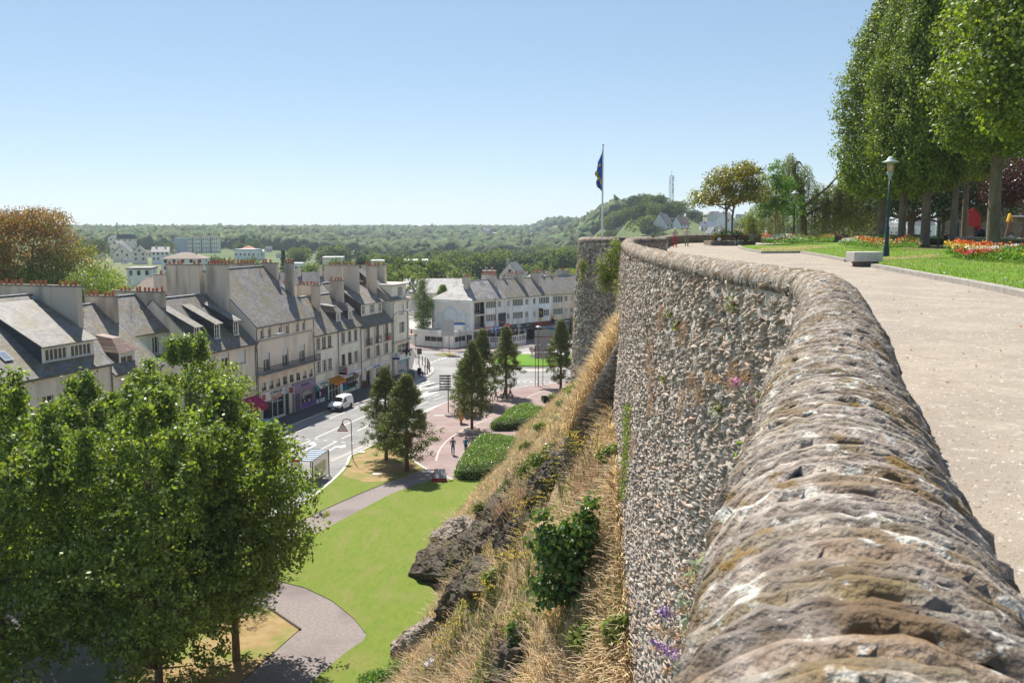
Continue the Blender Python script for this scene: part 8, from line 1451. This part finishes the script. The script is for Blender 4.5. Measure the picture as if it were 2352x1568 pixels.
rock('dark broken rock step behind the jutting edge',[S(1070,1300,0,.1),S(1110,1265,0,.3),S(1130,1215,0,.3),S(1105,1205,0,.3),S(1065,1235,0,.3)],(2.0,1.6,-1.2),8)
rock('upper dark rock step below the ivy cap',[S(1120,1215,0,.1),S(1150,1190,0,.3),S(1168,1150,0,.3),S(1150,1135,0,.3),S(1122,1170,0,.3)],(1.6,1.3,-1.0),9)
rock('small pale rock ledge sticking out over the lawn above the dark face',[S(995,1236,0,.3),S(1030,1240,0,.6),S(1080,1212,0,.8),S(1070,1190,0,.6),S(1030,1200,0,.5)],(2.0,1.5,-.3),2,m=mat('pale slate rock',(.20,.16,.13),(.34,.29,.24),2,rough=1,bump=1.2,bscale=7))
rock('dark netted rock bulge left of the maple bush',[S(1150,1258,0,.2),S(1180,1250,0,.6),S(1215,1205,0,.8),S(1205,1160,0,.7),S(1170,1180,0,.7),S(1148,1220,0,.5)],(2.0,1.5,-.5),3)
rock('long dark netted rock ridge slanting down to the lawn',[S(1020,1420,0,.2),S(1040,1405,0,.4),S(1100,1355,0,.7),S(1120,1310,0,.7),S(1105,1285,0,.5),S(1060,1330,0,.6),S(1030,1375,0,.4)],(2.0,1.6,-.6),4)
rock('smooth pale rock slab at the foot of the slope',[S(905,1500,0,.2),S(925,1495,0,.3),S(985,1450,0,.4),S(1000,1428,0,.3),S(960,1440,0,.3),S(925,1470,0,.2)],(1.5,1.4,-.8),5,m=MATS['pale slate rock'])
rock('dark rock showing through dry grass near the lower edge',[S(1130,1568,0,.2),S(1190,1560,0,.4),S(1210,1500,0,.5),S(1190,1460,0,.4),S(1160,1500,0,.4)],(1.2,1.0,-.5),6)
rock('dark ledge high on the slope under the dry grass',[S(1215,1160,0,.2),S(1265,1120,0,.4),S(1300,1060,0,.4),S(1280,1050,0,.3),S(1225,1110,0,.3)],(1.2,1.0,-.5),7)
def blades(X,Y,Z,L,lean,m,w_=.012,r=None,nm='dry_grass',label=None,parent=None,curve=.5,zdir=1.0):
 r=r or rng;n=len(X);a=r.uniform(0,6.28,n);L=L*r.uniform(.5,1.3,n);k_=r.uniform(.1,1.0,n);lx_=np.sin(X*1.7+Y*.6)*.3;dx=np.cos(a)*k_+lean[0]+lx_;dy=np.sin(a)*k_+lean[1]+np.cos(Y*1.3-X)*.25;wx_,wy=-np.sin(a)*w_,np.cos(a)*w_
 P0=np.stack([X,Y,Z],1);P1=P0+np.stack([dx*L*.35,dy*L*.35,L*.55*zdir],1);P2=P0+np.stack([dx*L*.9,dy*L*.9,L*(.95-curve*.4)*zdir],1);w3=np.stack([wx_,wy,0*wx_],1)
 V=np.stack([P0-w3,P0+w3,P1+w3,P1-w3,P2+w3*.9,P2-w3*.9],1).reshape(-1,3);i=np.arange(n)*6;F=np.concatenate([np.stack([i,i+1,i+2,i+3],1),np.stack([i+3,i+2,i+4,i+5],1)]);o=link(npmesh(nm,V,F,m),nm,parent)
 if parent is None:tag(o,label,kind='stuff')
 return o
LF_DRY=leafmat('dry grass straw',(.56,.455,.30),.55,.025,.3,.6,tint=(1.5,1.35,1.0));LF_DRYR=leafmat('russet dead stalks',(.42,.30,.20),.35,.02,.25,.7,tint=(1.4,1.2,1.0));LF_WEED=leafmat('weed green',(.15,.19,.045),.4,.03,.3,.5);LF_YEL=mat('yellow umbel',(.66,.50,.04),island=.3,rough=.7)
r=np.random.default_rng(5)
def slope_pts(n,dens=None,ymin=14,ymax=160):
 out=[]
 while len(out)<n:
  Y=ymin+(ymax-ymin)*r.random(4*n)**1.5;xb=np.interp(Y,[p[0]for p in BX],[p[1]for p in BX]);xt=np.where(Y>76,11.3+(Y-76)*.16,np.interp(Y,_wy,_wx)-.5-.075*(23-wall_base(Y)));X=xb+(xt-xb)*r.random(4*n);ok=np.ones(4*n,bool)if dens is None else dens(X,Y,(X-xb)/np.maximum(xt-xb,.3))>r.random(4*n);out+=list(zip(X[ok],Y[ok]))
 A=np.array(out[:n]);return A[:,0],A[:,1]
fld=lambda x,y,o=0:.5+.5*np.sin(x*.8+o+np.sin(y*.35+o))*np.cos(y*.42+o*2)
X,Y=slope_pts(80000,lambda x,y,s:.15+.9*fld(x,y)*fld(x*2.3,y*1.9,3)*2);blades(X,Y,hillz(X,Y)-.05,.62,(-.18,-.12),LF_DRY,.011,r,'dry_grass','tall straw-coloured dry grass over the whole slope')
X,Y=slope_pts(26000,lambda x,y,s:.1+.9*fld(x,y,2.2)*(1-.3*s));blades(X,Y,hillz(X,Y)-.05,.75,(-.1,-.1),LF_DRYR,.012,r,'dead_stalks','russet dead stalks among the dry grass')
X,Y=slope_pts(70000,lambda x,y,s:.06+1.0*(fld(x,y,4.1)>.55)*.8);P=np.stack([X,Y,hillz(X,Y)+r.uniform(0,.4,len(X))],1);V,F=leafquads(P,.15,.07,r,.5);tag(link(npmesh('weeds',V,F,LF_WEED),'weeds'),'low green weeds scattered through the dry grass',kind='stuff')
Y=r.uniform(15,45,26000);xt=np.interp(Y,_wy,_wx)-.4-.075*(23-wall_base(Y));X=xt-np.abs(r.normal(0,.9,len(Y)));ok=fld(X*2,Y*1.4,1.0)>.35;X,Y=X[ok],Y[ok];blades(X,Y,hillz(X,Y)-.05,.6,(-.2,-.2),LF_DRY,.011,r,'dry_grass','deep golden grass leaning out along the foot of the wall',curve=.8)
t=r.random(5000);X=2.3+2.7*t+r.normal(0,.15,5000);Y=39.4+r.uniform(-1.4,1.3,5000);blades(X,Y,15.1+5.1*t,.5,(-.2,-.2),LF_DRY,.014,r,'dry_grass','dry grass growing along the sloping top of the buttress')
t=r.random(9000);yy=r.uniform(40,64,9000);xx=np.interp(yy,_wy,_wx)-.5-np.abs(r.normal(0,.9,9000));ok=fld(xx*3,yy*2)>.45;xx,yy=xx[ok],yy[ok];blades(xx,yy,hillz(xx,yy)-.1,.42,(-.1,-.1),LF_DRY,.012,r,'dry_grass','dry grass bank between the buttress and the tower')
def shrub(name,label,p,blobs,leafm,n,m,leaf,sig,seed,cat='bush',W=None,group=None,stems=6):
 rr_=np.random.default_rng(seed);t=T(name,label,cat,p,0,group);P=blobpts(blobs,n,.7,rr_);pts,nn=tuftn(P,m,sig,rr_);V,F=leafquads(pts,leaf,W or leaf*.8,rr_,nrm=nn);link(npmesh('foliage',V,F,leafm),'foliage',t);b=MB()
 for k in range(stems):bl=blobs[k%len(blobs)];b.tube(curve_to((rnd.uniform(-.1,.1),0,-.3),bl[0],4,.1),[.035,.03,.02,.008],5)
 b.build('stems',M_BARKR,t);return t
LF_MAP=leafmat('leaf maple bush',(.10,.165,.05),.5,.03,.25,.35)
a=S(1300,1405);shrub('maple_bush','big dark green broad-leaved maple bush in the middle of the slope',a,[((-.25,0,1.3),(.75,.7,.8)),((.35,0,1.6),(.75,.7,.8)),((-.45,-.1,2.3),(.65,.6,.6)),((.45,0,2.6),(.6,.6,.65)),((.05,.1,2.0),(.8,.7,.7)),((.75,.1,3.3),(.28,.28,.55)),((-.7,0,3.0),(.22,.22,.4)),((-.7,0,.7),(.5,.4,.5)),((.1,0,.7),(.5,.4,.5))],LF_MAP,330,12,.20,.14,3,cat='bush')
a=S(1175,1540);shrub('maple_sapling','slender young maple sapling near the lower edge of the slope',a,[((0,0,.5),(.22,.2,.35)),((.05,0,1.0),(.16,.16,.3)),((0,0,1.5),(.10,.1,.25))],LF_MAP,70,9,.12,.08,4,cat='sapling')
a=S(905,1560);shrub('ivy_mound','glossy green ivy mound at the foot of the slope on the lower edge',(a[0]-.3,a[1]-.5,0),[((-.6,0,.5),(.9,.8,.5)),((.5,.2,.8),(.9,.8,.6)),((1.2,.4,1.1),(.6,.6,.4))],leafmat('leaf ivy',(.10,.19,.035),.5,.03,.25,.3),400,10,.11,.13,5,cat='ivy')
for i_,(px,py,s_,lab)in enumerate([(1262,1065,.8,'dark ivy strip draped along the upper rock ledge'),(1225,1085,.7,'lower end of the ivy draped over the upper ledge'),(1165,1135,.5,'ivy cap on top of the dark rock face')]):
 a=S(px,py);shrub('ivy',lab,a,[((-.3*s_,0,.1),(.8*s_,.8*s_,.4)),((.5*s_,.5,.5),(.8*s_,.8*s_,.4))],leafmat('leaf dark ivy',(.09,.13,.02),.5,.03,.25,.4),260,10,.13,.16,20+i_,cat='ivy')
for i_,(px,py,s_)in enumerate([(1100,1180,.6),(1240,990,.9),(1290,935,.9),(1330,880,1.0),(1360,830,1.0),(1380,790,.9),(1205,1035,.8),(1345,1010,.7),(1400,1075,.5),(1345,1500,.6),(1420,1480,.5),(1130,1350,.5),(1325,915,.8),(1300,985,.7)]):
 a=S(px,py);shrub('slope_shrub',['low yellow-green shrub clinging to the weedy slope','straggly green shrub with reddish stems on the weedy slope'][i_%2],a,[((0,0,.3),(.55*s_,.5*s_,.35*s_)),((.3*s_,.1,.6),(.4*s_,.4*s_,.35*s_)),((-.35*s_,.1,.45),(.35*s_,.35*s_,.3*s_))],[LF_WEED,LF_WEED][i_%2],130,9,.13,.13,40+i_,group='low shrubs on the weedy slope'+(' with reddish stems' if i_%2 else ''))
def fennel(i_,px,py,H):
 a=S(px,py);t=T('fennel_plant','tall fennel stem with flat yellow flower heads on the dry slope','wild plant',a,0,'yellow fennel on the slope');b=MB();fl_=[]
 for k in range(rnd.randint(3,6)):
  dx,dy=rnd.gauss(0,.22),rnd.gauss(0,.2);top_=(dx*H,dy*H,H*rnd.uniform(.7,1.05));b.tube([(0,0,-.1),(dx*.4,dy*.4,H*.45),top_],[.014,.011,.006],4)
  for j in range(rnd.randint(3,5)):c=Vector(top_)+Vector((rnd.gauss(0,.13),rnd.gauss(0,.13),rnd.uniform(-.25,.08)));b.tube([(top_[0]*.9,top_[1]*.9,top_[2]*.86),tuple(c)],[.006,.003],3);fl_.append(c)
 b.build('stems',LF_WEED if i_%3 else LF_DRYR,t);C=np.repeat(np.array([tuple(c)for c in fl_]),9,0);C=C+r.normal(0,1,C.shape)*[.05,.05,.012];V,F=leafquads(C,.045,.04,r,2.0);link(npmesh('blossoms',V,F,LF_YEL),'blossoms',t)
 if i_%2:q_=r.normal(0,1,(160,3))*[.12,.12,.2]*H+[0,0,H*.4];V,F=leafquads(q_,.12,.012,r,0);link(npmesh('foliage',V,F,LF_WEED),'foliage',t)
for i_,(px,py,H)in enumerate([(1325,1130,2.6),(1345,1140,2.8),(1290,1150,2.2),(1370,1125,2.4),(1255,1175,1.8),(1225,1215,1.7),(1200,1235,1.6),(1180,1290,1.4),(1150,1320,1.3),(1190,1340,1.3),(1215,1330,1.4),(1240,1300,1.5),(1100,1400,1.2),(1130,1390,1.1),(1060,1440,1.2),(1045,1470,1.0),(1010,1500,.9),(1205,1260,1.5),(1265,1450,1.0),(1280,1470,.9),(1310,1130,2.7),(1170,1200,1.4),(1350,1100,1.6),(1130,1200,1.0)]):fennel(i_,px,py,H)
for i_,(px,py,H)in enumerate([(1375,1130,1.2),(1190,1240,1.5),(1160,1215,1.3),(1210,1180,1.5),(1340,1160,1.2)]):
 a=S(px,py);t=T('dead_stalks_clump','clump of upright brown dead stalks on the slope','wild plant',a,0,'brown stalk clumps on the slope');n=160;q_=r.normal(0,.14,(n,2));blades(q_[:,0],q_[:,1],np.zeros(n),H,(0,0),LF_DRYR,.012,r,'stalks',None,t,.1)
 # plants on the wall
def W_(px,py):h=wallhit(px,py);return(h[0]-.05,h[1],h[2])
def wallplant(name,label,px,py,blobs,leafm,n,m,leaf,sig,seed,flowers=None,cat='wall plant',W=None,droopy=False,group=None,p=None):
 p=p or W_(px,py);rr_=np.random.default_rng(seed);t=T(name,label,cat,p,0,group);P=blobpts(blobs,n,.55,rr_);pts,nn=tuftn(P,m,sig,rr_);V,F=leafquads(pts,leaf,W or leaf*.4,rr_,nrm=nn);link(npmesh('foliage',V,F,leafm),'foliage',t);b=MB()
 for k in range(10):bl=blobs[k%len(blobs)];e=Vector(bl[0])+Vector((rnd.gauss(0,bl[1][0]*.4),rnd.gauss(0,bl[1][1]*.4),rnd.gauss(0,bl[1][2]*.4)));b.tube(curve_to((.05,0,0),tuple(e),4,-.1),[.02,.015,.01,.004],4)
 b.build('stems',M_BARKR,t)
 if flowers:
  for(fm,k,sz,ln)in flowers:
   Q=blobpts(blobs,k,.95,rr_);Q[:,0]-=.05;d=rr_.normal(0,.3,(k,3))+[-.8,-.3,.35];d/=np.linalg.norm(d,axis=1)[:,None];C=np.repeat(Q,14,0)+np.repeat(d,14,0)*np.tile(np.linspace(0,ln,14),k)[:,None];C+=rr_.normal(0,sz*.3,C.shape);V,F=leafquads(C,sz,sz*.8,rr_);link(npmesh('blossoms',V,F,fm),'blossoms',t)
 return t
M_LIL=mat('lilac petals',(.42,.26,.55),(.55,.40,.66),20,island=.25,rough=.7);LF_BUD=leafmat('leaf buddleia',(.17,.21,.05),.4,.03,.3,.5);LF_BUDG=leafmat('leaf grey green',(.30,.36,.24),.3,.02,.3,.6,tint=(1.3,1.4,1.0));LF_RUST=leafmat('leaf rust seed',(.48,.33,.20),.4,.02,.2,.8,tint=(1.3,1.1,.9))
a=W_(1438,690);wallplant('buddleia','large lilac-flowered buddleia hanging between tower and rampart',0,0,[((0,0,0),(.50,.6,.9)),((.2,0,.95),(.42,.5,.6)),((-.35,0,-.4),(.38,.5,.6)),((-.45,0,.5),(.3,.5,.5)),((.35,0,1.45),(.25,.4,.3))],LF_BUD,260,12,.16,.15,61,[(M_LIL,60,.055,.26)],'buddleia',.05,p=D(1402,628,50))
a=W_(1445,690);wallplant('wall_shrub','bushy green shrub topped with brown seed heads on the rampart corner',0,0,[((0,0,-.55),(.42,.6,.6)),((-.08,0,.15),(.45,.6,.6)),((.05,0,.75),(.3,.5,.35))],LF_LIME,260,12,.12,.12,62,[(LF_RUST,60,.04,.2)],'bush',.07,p=D(1440,668,44))
wallplant('wall_shrub','tuft of brown and green growth near the top of the tower',0,0,[((0,0,0),(.3,.3,.45)),((0,0,-.8),(.14,.14,.8))],LF_WEED,90,9,.12,.12,63,[(LF_RUST,20,.05,.2)],'wall plant',p=(5.1,66.0,21.4))
for i_,(px,py,s_,lm_,lab)in enumerate([(1748,912,.22,LF_WEED,'valerian with pink flower heads beside the coping'),(1440,1040,0,LF_GIN,'bright green creeper strip at the wall corner')]):
 if i_==0:wallplant('valerian',lab,px,py,[((0,0,0),(.05,.10,.09))],lm_,18,6,.035,.03,70,None,'wall flower');a=W_(px-6,py)
 if i_==0:
  for(qx,qy)in((1742,912),(1756,922),(1748,880),(1780,878)):a=W_(qx,qy);t=T('valerian_flower','pink valerian flower head on the wall near the coping','wall flower',(a[0]-.12,a[1],a[2]),0,'pink valerian flowers on the wall');C=r.normal(0,.013,(60,3));V,F=leafquads(C,.012,.010,r);link(npmesh('blossoms',V,F,mat('soft pink petals',(.72,.28,.42),island=.3,rough=.7)),'blossoms',t);b=MB();b.tube([(0,0,0),(.03,0,-.06),(.06,0,-.12)],.003,4);b.build('stem',LF_WEED,t)
 else:
  t=T('creeper',lab,'creeper',W_(1442,1040));o0=Vector(W_(1442,1040));C=[]
  for py in np.linspace(930,1150,90):
   for _ in range(9):w3=W_(1438-(py-1040)*.06+r.normal(0,4.5),py+r.normal(0,2));C.append(tuple(Vector(w3)-o0))
  V,F=leafquads(np.array(C),.085,.07,r,.3);link(npmesh('foliage',V,F,LF_WEED),'foliage',t)
for i_,(px,y0,y1)in enumerate([(1502,760,860),(1506,845,900),(1580,735,800),(1618,880,935),(1697,830,905),(1600,855,900),(1578,895,960),(1638,850,880),(1660,862,880),(1505,900,960),(1725,850,880),(1462,990,1075),(1437,1070,1120),(1528,700,760)]):
 a=W_(px,y0);b_=W_(px,y1);t=T('dry_tuft','hanging rust-brown dry tuft on the wall face','wall plant',a,0,'dry tufts hanging on the wall');n=int((a[2]-b_[2])*230)+50;k=r.random(n);C=np.stack([r.normal(-.05,.04,n),r.normal(0,.07,n)*(1-.5*k),-(a[2]-b_[2])*k],1);C[:,0]-=.075*(a[2]-b_[2])*k;V,F=leafquads(C,.10,.012,r,0,1.0);link(npmesh('stalks',V,F,LF_RUST),'stalks',t)
for i_,(px,py)in enumerate([(1545,720),(1690,700),(1530,870),(1655,940),(1560,745)]):
 wallplant('wall_weed','small green weed rooted in the wall joints',px,py,[((-.03,0,0),(.09,.12,.12))],LF_WEED,16,6,.06,.05,80+i_,group='little weeds in the wall joints')
def spray(label,pts,fl=None,seed=1,dens=11,leaf=.13,lm_=None,seedheads=2,name='buddleia_spray'):
 o0=Vector(pts[0]);t=T(name,label,'buddleia' if name=='buddleia_spray' else 'wild plant',tuple(o0));P=[Vector(p)-o0 for p in pts];b=MB();b.tube([tuple(p)for p in P],[.012,.009,.006,.003][:len(P)]if len(P)<=4 else.006,5);b.build('stem',M_BARKR,t);C=[]
 for i in range(len(P)-1):
  for k in range(dens):p=P[i].lerp(P[i+1],r.random());C.append(tuple(p+Vector(r.normal(0,.055,3))))
 C=np.array(C);V,F=leafquads(C,leaf,leaf*.26,r,.6);link(npmesh('foliage',V,F,lm_ or LF_BUDG),'foliage',t)
 for k in range(seedheads):p=P[-1-k%2]+Vector(r.normal(0,.05,3));d=Vector((-.7,-.2,-.3+.5*r.random())).normalized();C=np.array([tuple(p+d*.2*f+Vector(r.normal(0,.014,3)))for f in np.linspace(0,1,70)]);V,F=leafquads(C,.02,.015,r);link(npmesh('seed_head',V,F,LF_RUST),'seed_head',t)
 if fl:p=P[-1];d=Vector((-.62,-.15,.45)).normalized();C=np.array([tuple(p+d*fl*f+Vector(r.normal(0,.026*(1.1-f),3)))for f in np.linspace(0,1,240)]);V,F=leafquads(C,.022,.018,r);link(npmesh('blossoms',V,F,M_LIL),'blossoms',t)
def L_(px,py,Y_):return D(px,py,Y_)
spray('buddleia spray with a plump lilac flower spike near the lower edge',[L_(1680,1590,6.6),L_(1630,1560,6.5),L_(1590,1530,6.4),L_(1556,1508,6.3)],.26,1,13);spray('buddleia branch with grey leaves and a tiny lilac tuft',[L_(1680,1400,6.8),L_(1640,1400,6.7),L_(1590,1398,6.6),L_(1535,1412,6.6)],.07,2,14)
spray('grey-leaved buddleia branch above the lilac tuft',[L_(1690,1330,7),L_(1650,1325,6.9),L_(1610,1310,6.8),L_(1590,1340,6.8)],None,3,12);spray('grey-leaved buddleia branch touching the coping',[L_(1730,1230,7.2),L_(1690,1240,7.1),L_(1650,1250,7.0),L_(1610,1290,7)],None,4,12);spray('buddleia branch with rusty seed heads low at the coping edge',[L_(1680,1480,6.5),L_(1650,1480,6.5),L_(1610,1470,6.4),L_(1570,1450,6.4)],None,5,12,seedheads=4)
spray('feathery pale green fleabane leaning from the wall beside the coping',[L_(1730,1110,8.2),L_(1722,1080,8.2),L_(1722,1050,8.2),L_(1735,1000,8.2)],None,6,46,.10,LF_GIN,0,'fleabane');spray('second feathery pale green stem beside the coping',[L_(1742,1100,8.2),L_(1745,1070,8.2),L_(1752,1040,8.2),L_(1760,1005,8.2)],None,7,40,.10,LF_GIN,0,'fleabane')
a=S(990,1535,.1);b=MB();b.lathe([(.05,0),(.22,.06),(.26,.16),(.12,.30),(.17,.42),(.02,.3)],9);b.v=[(x*rnd.uniform(.6,1.35),y*rnd.uniform(.5,1.3),z*rnd.uniform(.7,1.2))for x,y,z in b.v];o=b.build('plastic_bag',MATS['white plastic bag'],loc=a);tag(o,'crumpled white plastic bag caught on the slope near the lower edge','plastic bag')
# grass blades on the lawns
LF_GR=leafmat('lawn blade',(.13,.22,.03),.4,.03,.35,.5);n=60000;px=r.uniform(1700,2352,n*2);X=[]
XX=r.uniform(11,60,260000);YY=r.uniform(15,75,260000);ok=inpoly(XX,YY,tlp)&(r.random(260000)<np.clip(28/YY,0,1)**1.5);XX,YY=XX[ok][:120000],YY[ok][:120000];blades(XX,YY,np.full(len(XX),TZ+.10),.075,(0,0),LF_GR,.007,r,'lawn_grass','short green lawn grass on the terrace',curve=.3)
ok=r.random(len(XX))<.012;C=np.stack([XX[ok],YY[ok],np.full(ok.sum(),TZ+.17)],1);V,F=leafquads(C,.06,.05,r,2);mi=(r.random(len(F))<.45).astype(int);tag(link(npmesh('fallen_leaves',V,F,[MATS['white petals'],LF_BRN],mi),'fallen_leaves'),'daisies and fallen leaves speckling the terrace lawn',kind='stuff')
C=np.stack([r.uniform(3,26,900),r.uniform(5,60,900),np.full(900,TZ+.012)],1);wx_=np.interp(C[:,1],_wy,_wx)+.5;C=C[C[:,0]>wx_];V,F=leafquads(C,.05,.035,r,3);tag(link(npmesh('fallen_leaves',V,F,LF_BRN),'fallen_leaves'),'small dry leaves scattered over the gravel',kind='stuff')
n=14000;YY=3+22*r.random(n)**1.6;XX=np.interp(YY,_wy,_wx)+.45+r.random(n)*(3+YY*.55);s_=r.uniform(.004,.016,n);U=np.array([(-1,-.7,0),(.8,-1,0),(1,.7,0),(-.6,1,0),(0,0,.9)]);V=U[None]*s_[:,None,None]*r.uniform(.7,1.3,(n,5,1));V[:,:,0]+=XX[:,None];V[:,:,1]+=YY[:,None];V[:,:,2]+=TZ;F=(np.array([(0,1,4),(1,2,4),(2,3,4),(3,0,4)])[None]+(np.arange(n)*5)[:,None,None]).reshape(-1,3);tag(link(npmesh('gravel',V.reshape(-1,3),F,mat('gravel stones',(.30,.26,.22),(.48,.43,.37),40,island=.4,rough=1)),'gravel'),'loose small stones on the gravel path',kind='stuff')
# air
hm=bpy.data.materials.new('haze air');hm.use_nodes=True;t=hm.node_tree;t.nodes.remove(t.nodes['Principled BSDF']);pv=t.nodes.new('ShaderNodeVolumePrincipled');pv.inputs['Color'].default_value=(.76,.87,1,1);pv.inputs['Density'].default_value=00.00013;pv.inputs['Anisotropy'].default_value=.25;t.links.new(pv.outputs[0],t.nodes['Material Output'].inputs['Volume'])
b=MB();b.box(-2700,3100,-200,5300,-14,130);tag(b.build('haze',hm),kind='stuff')
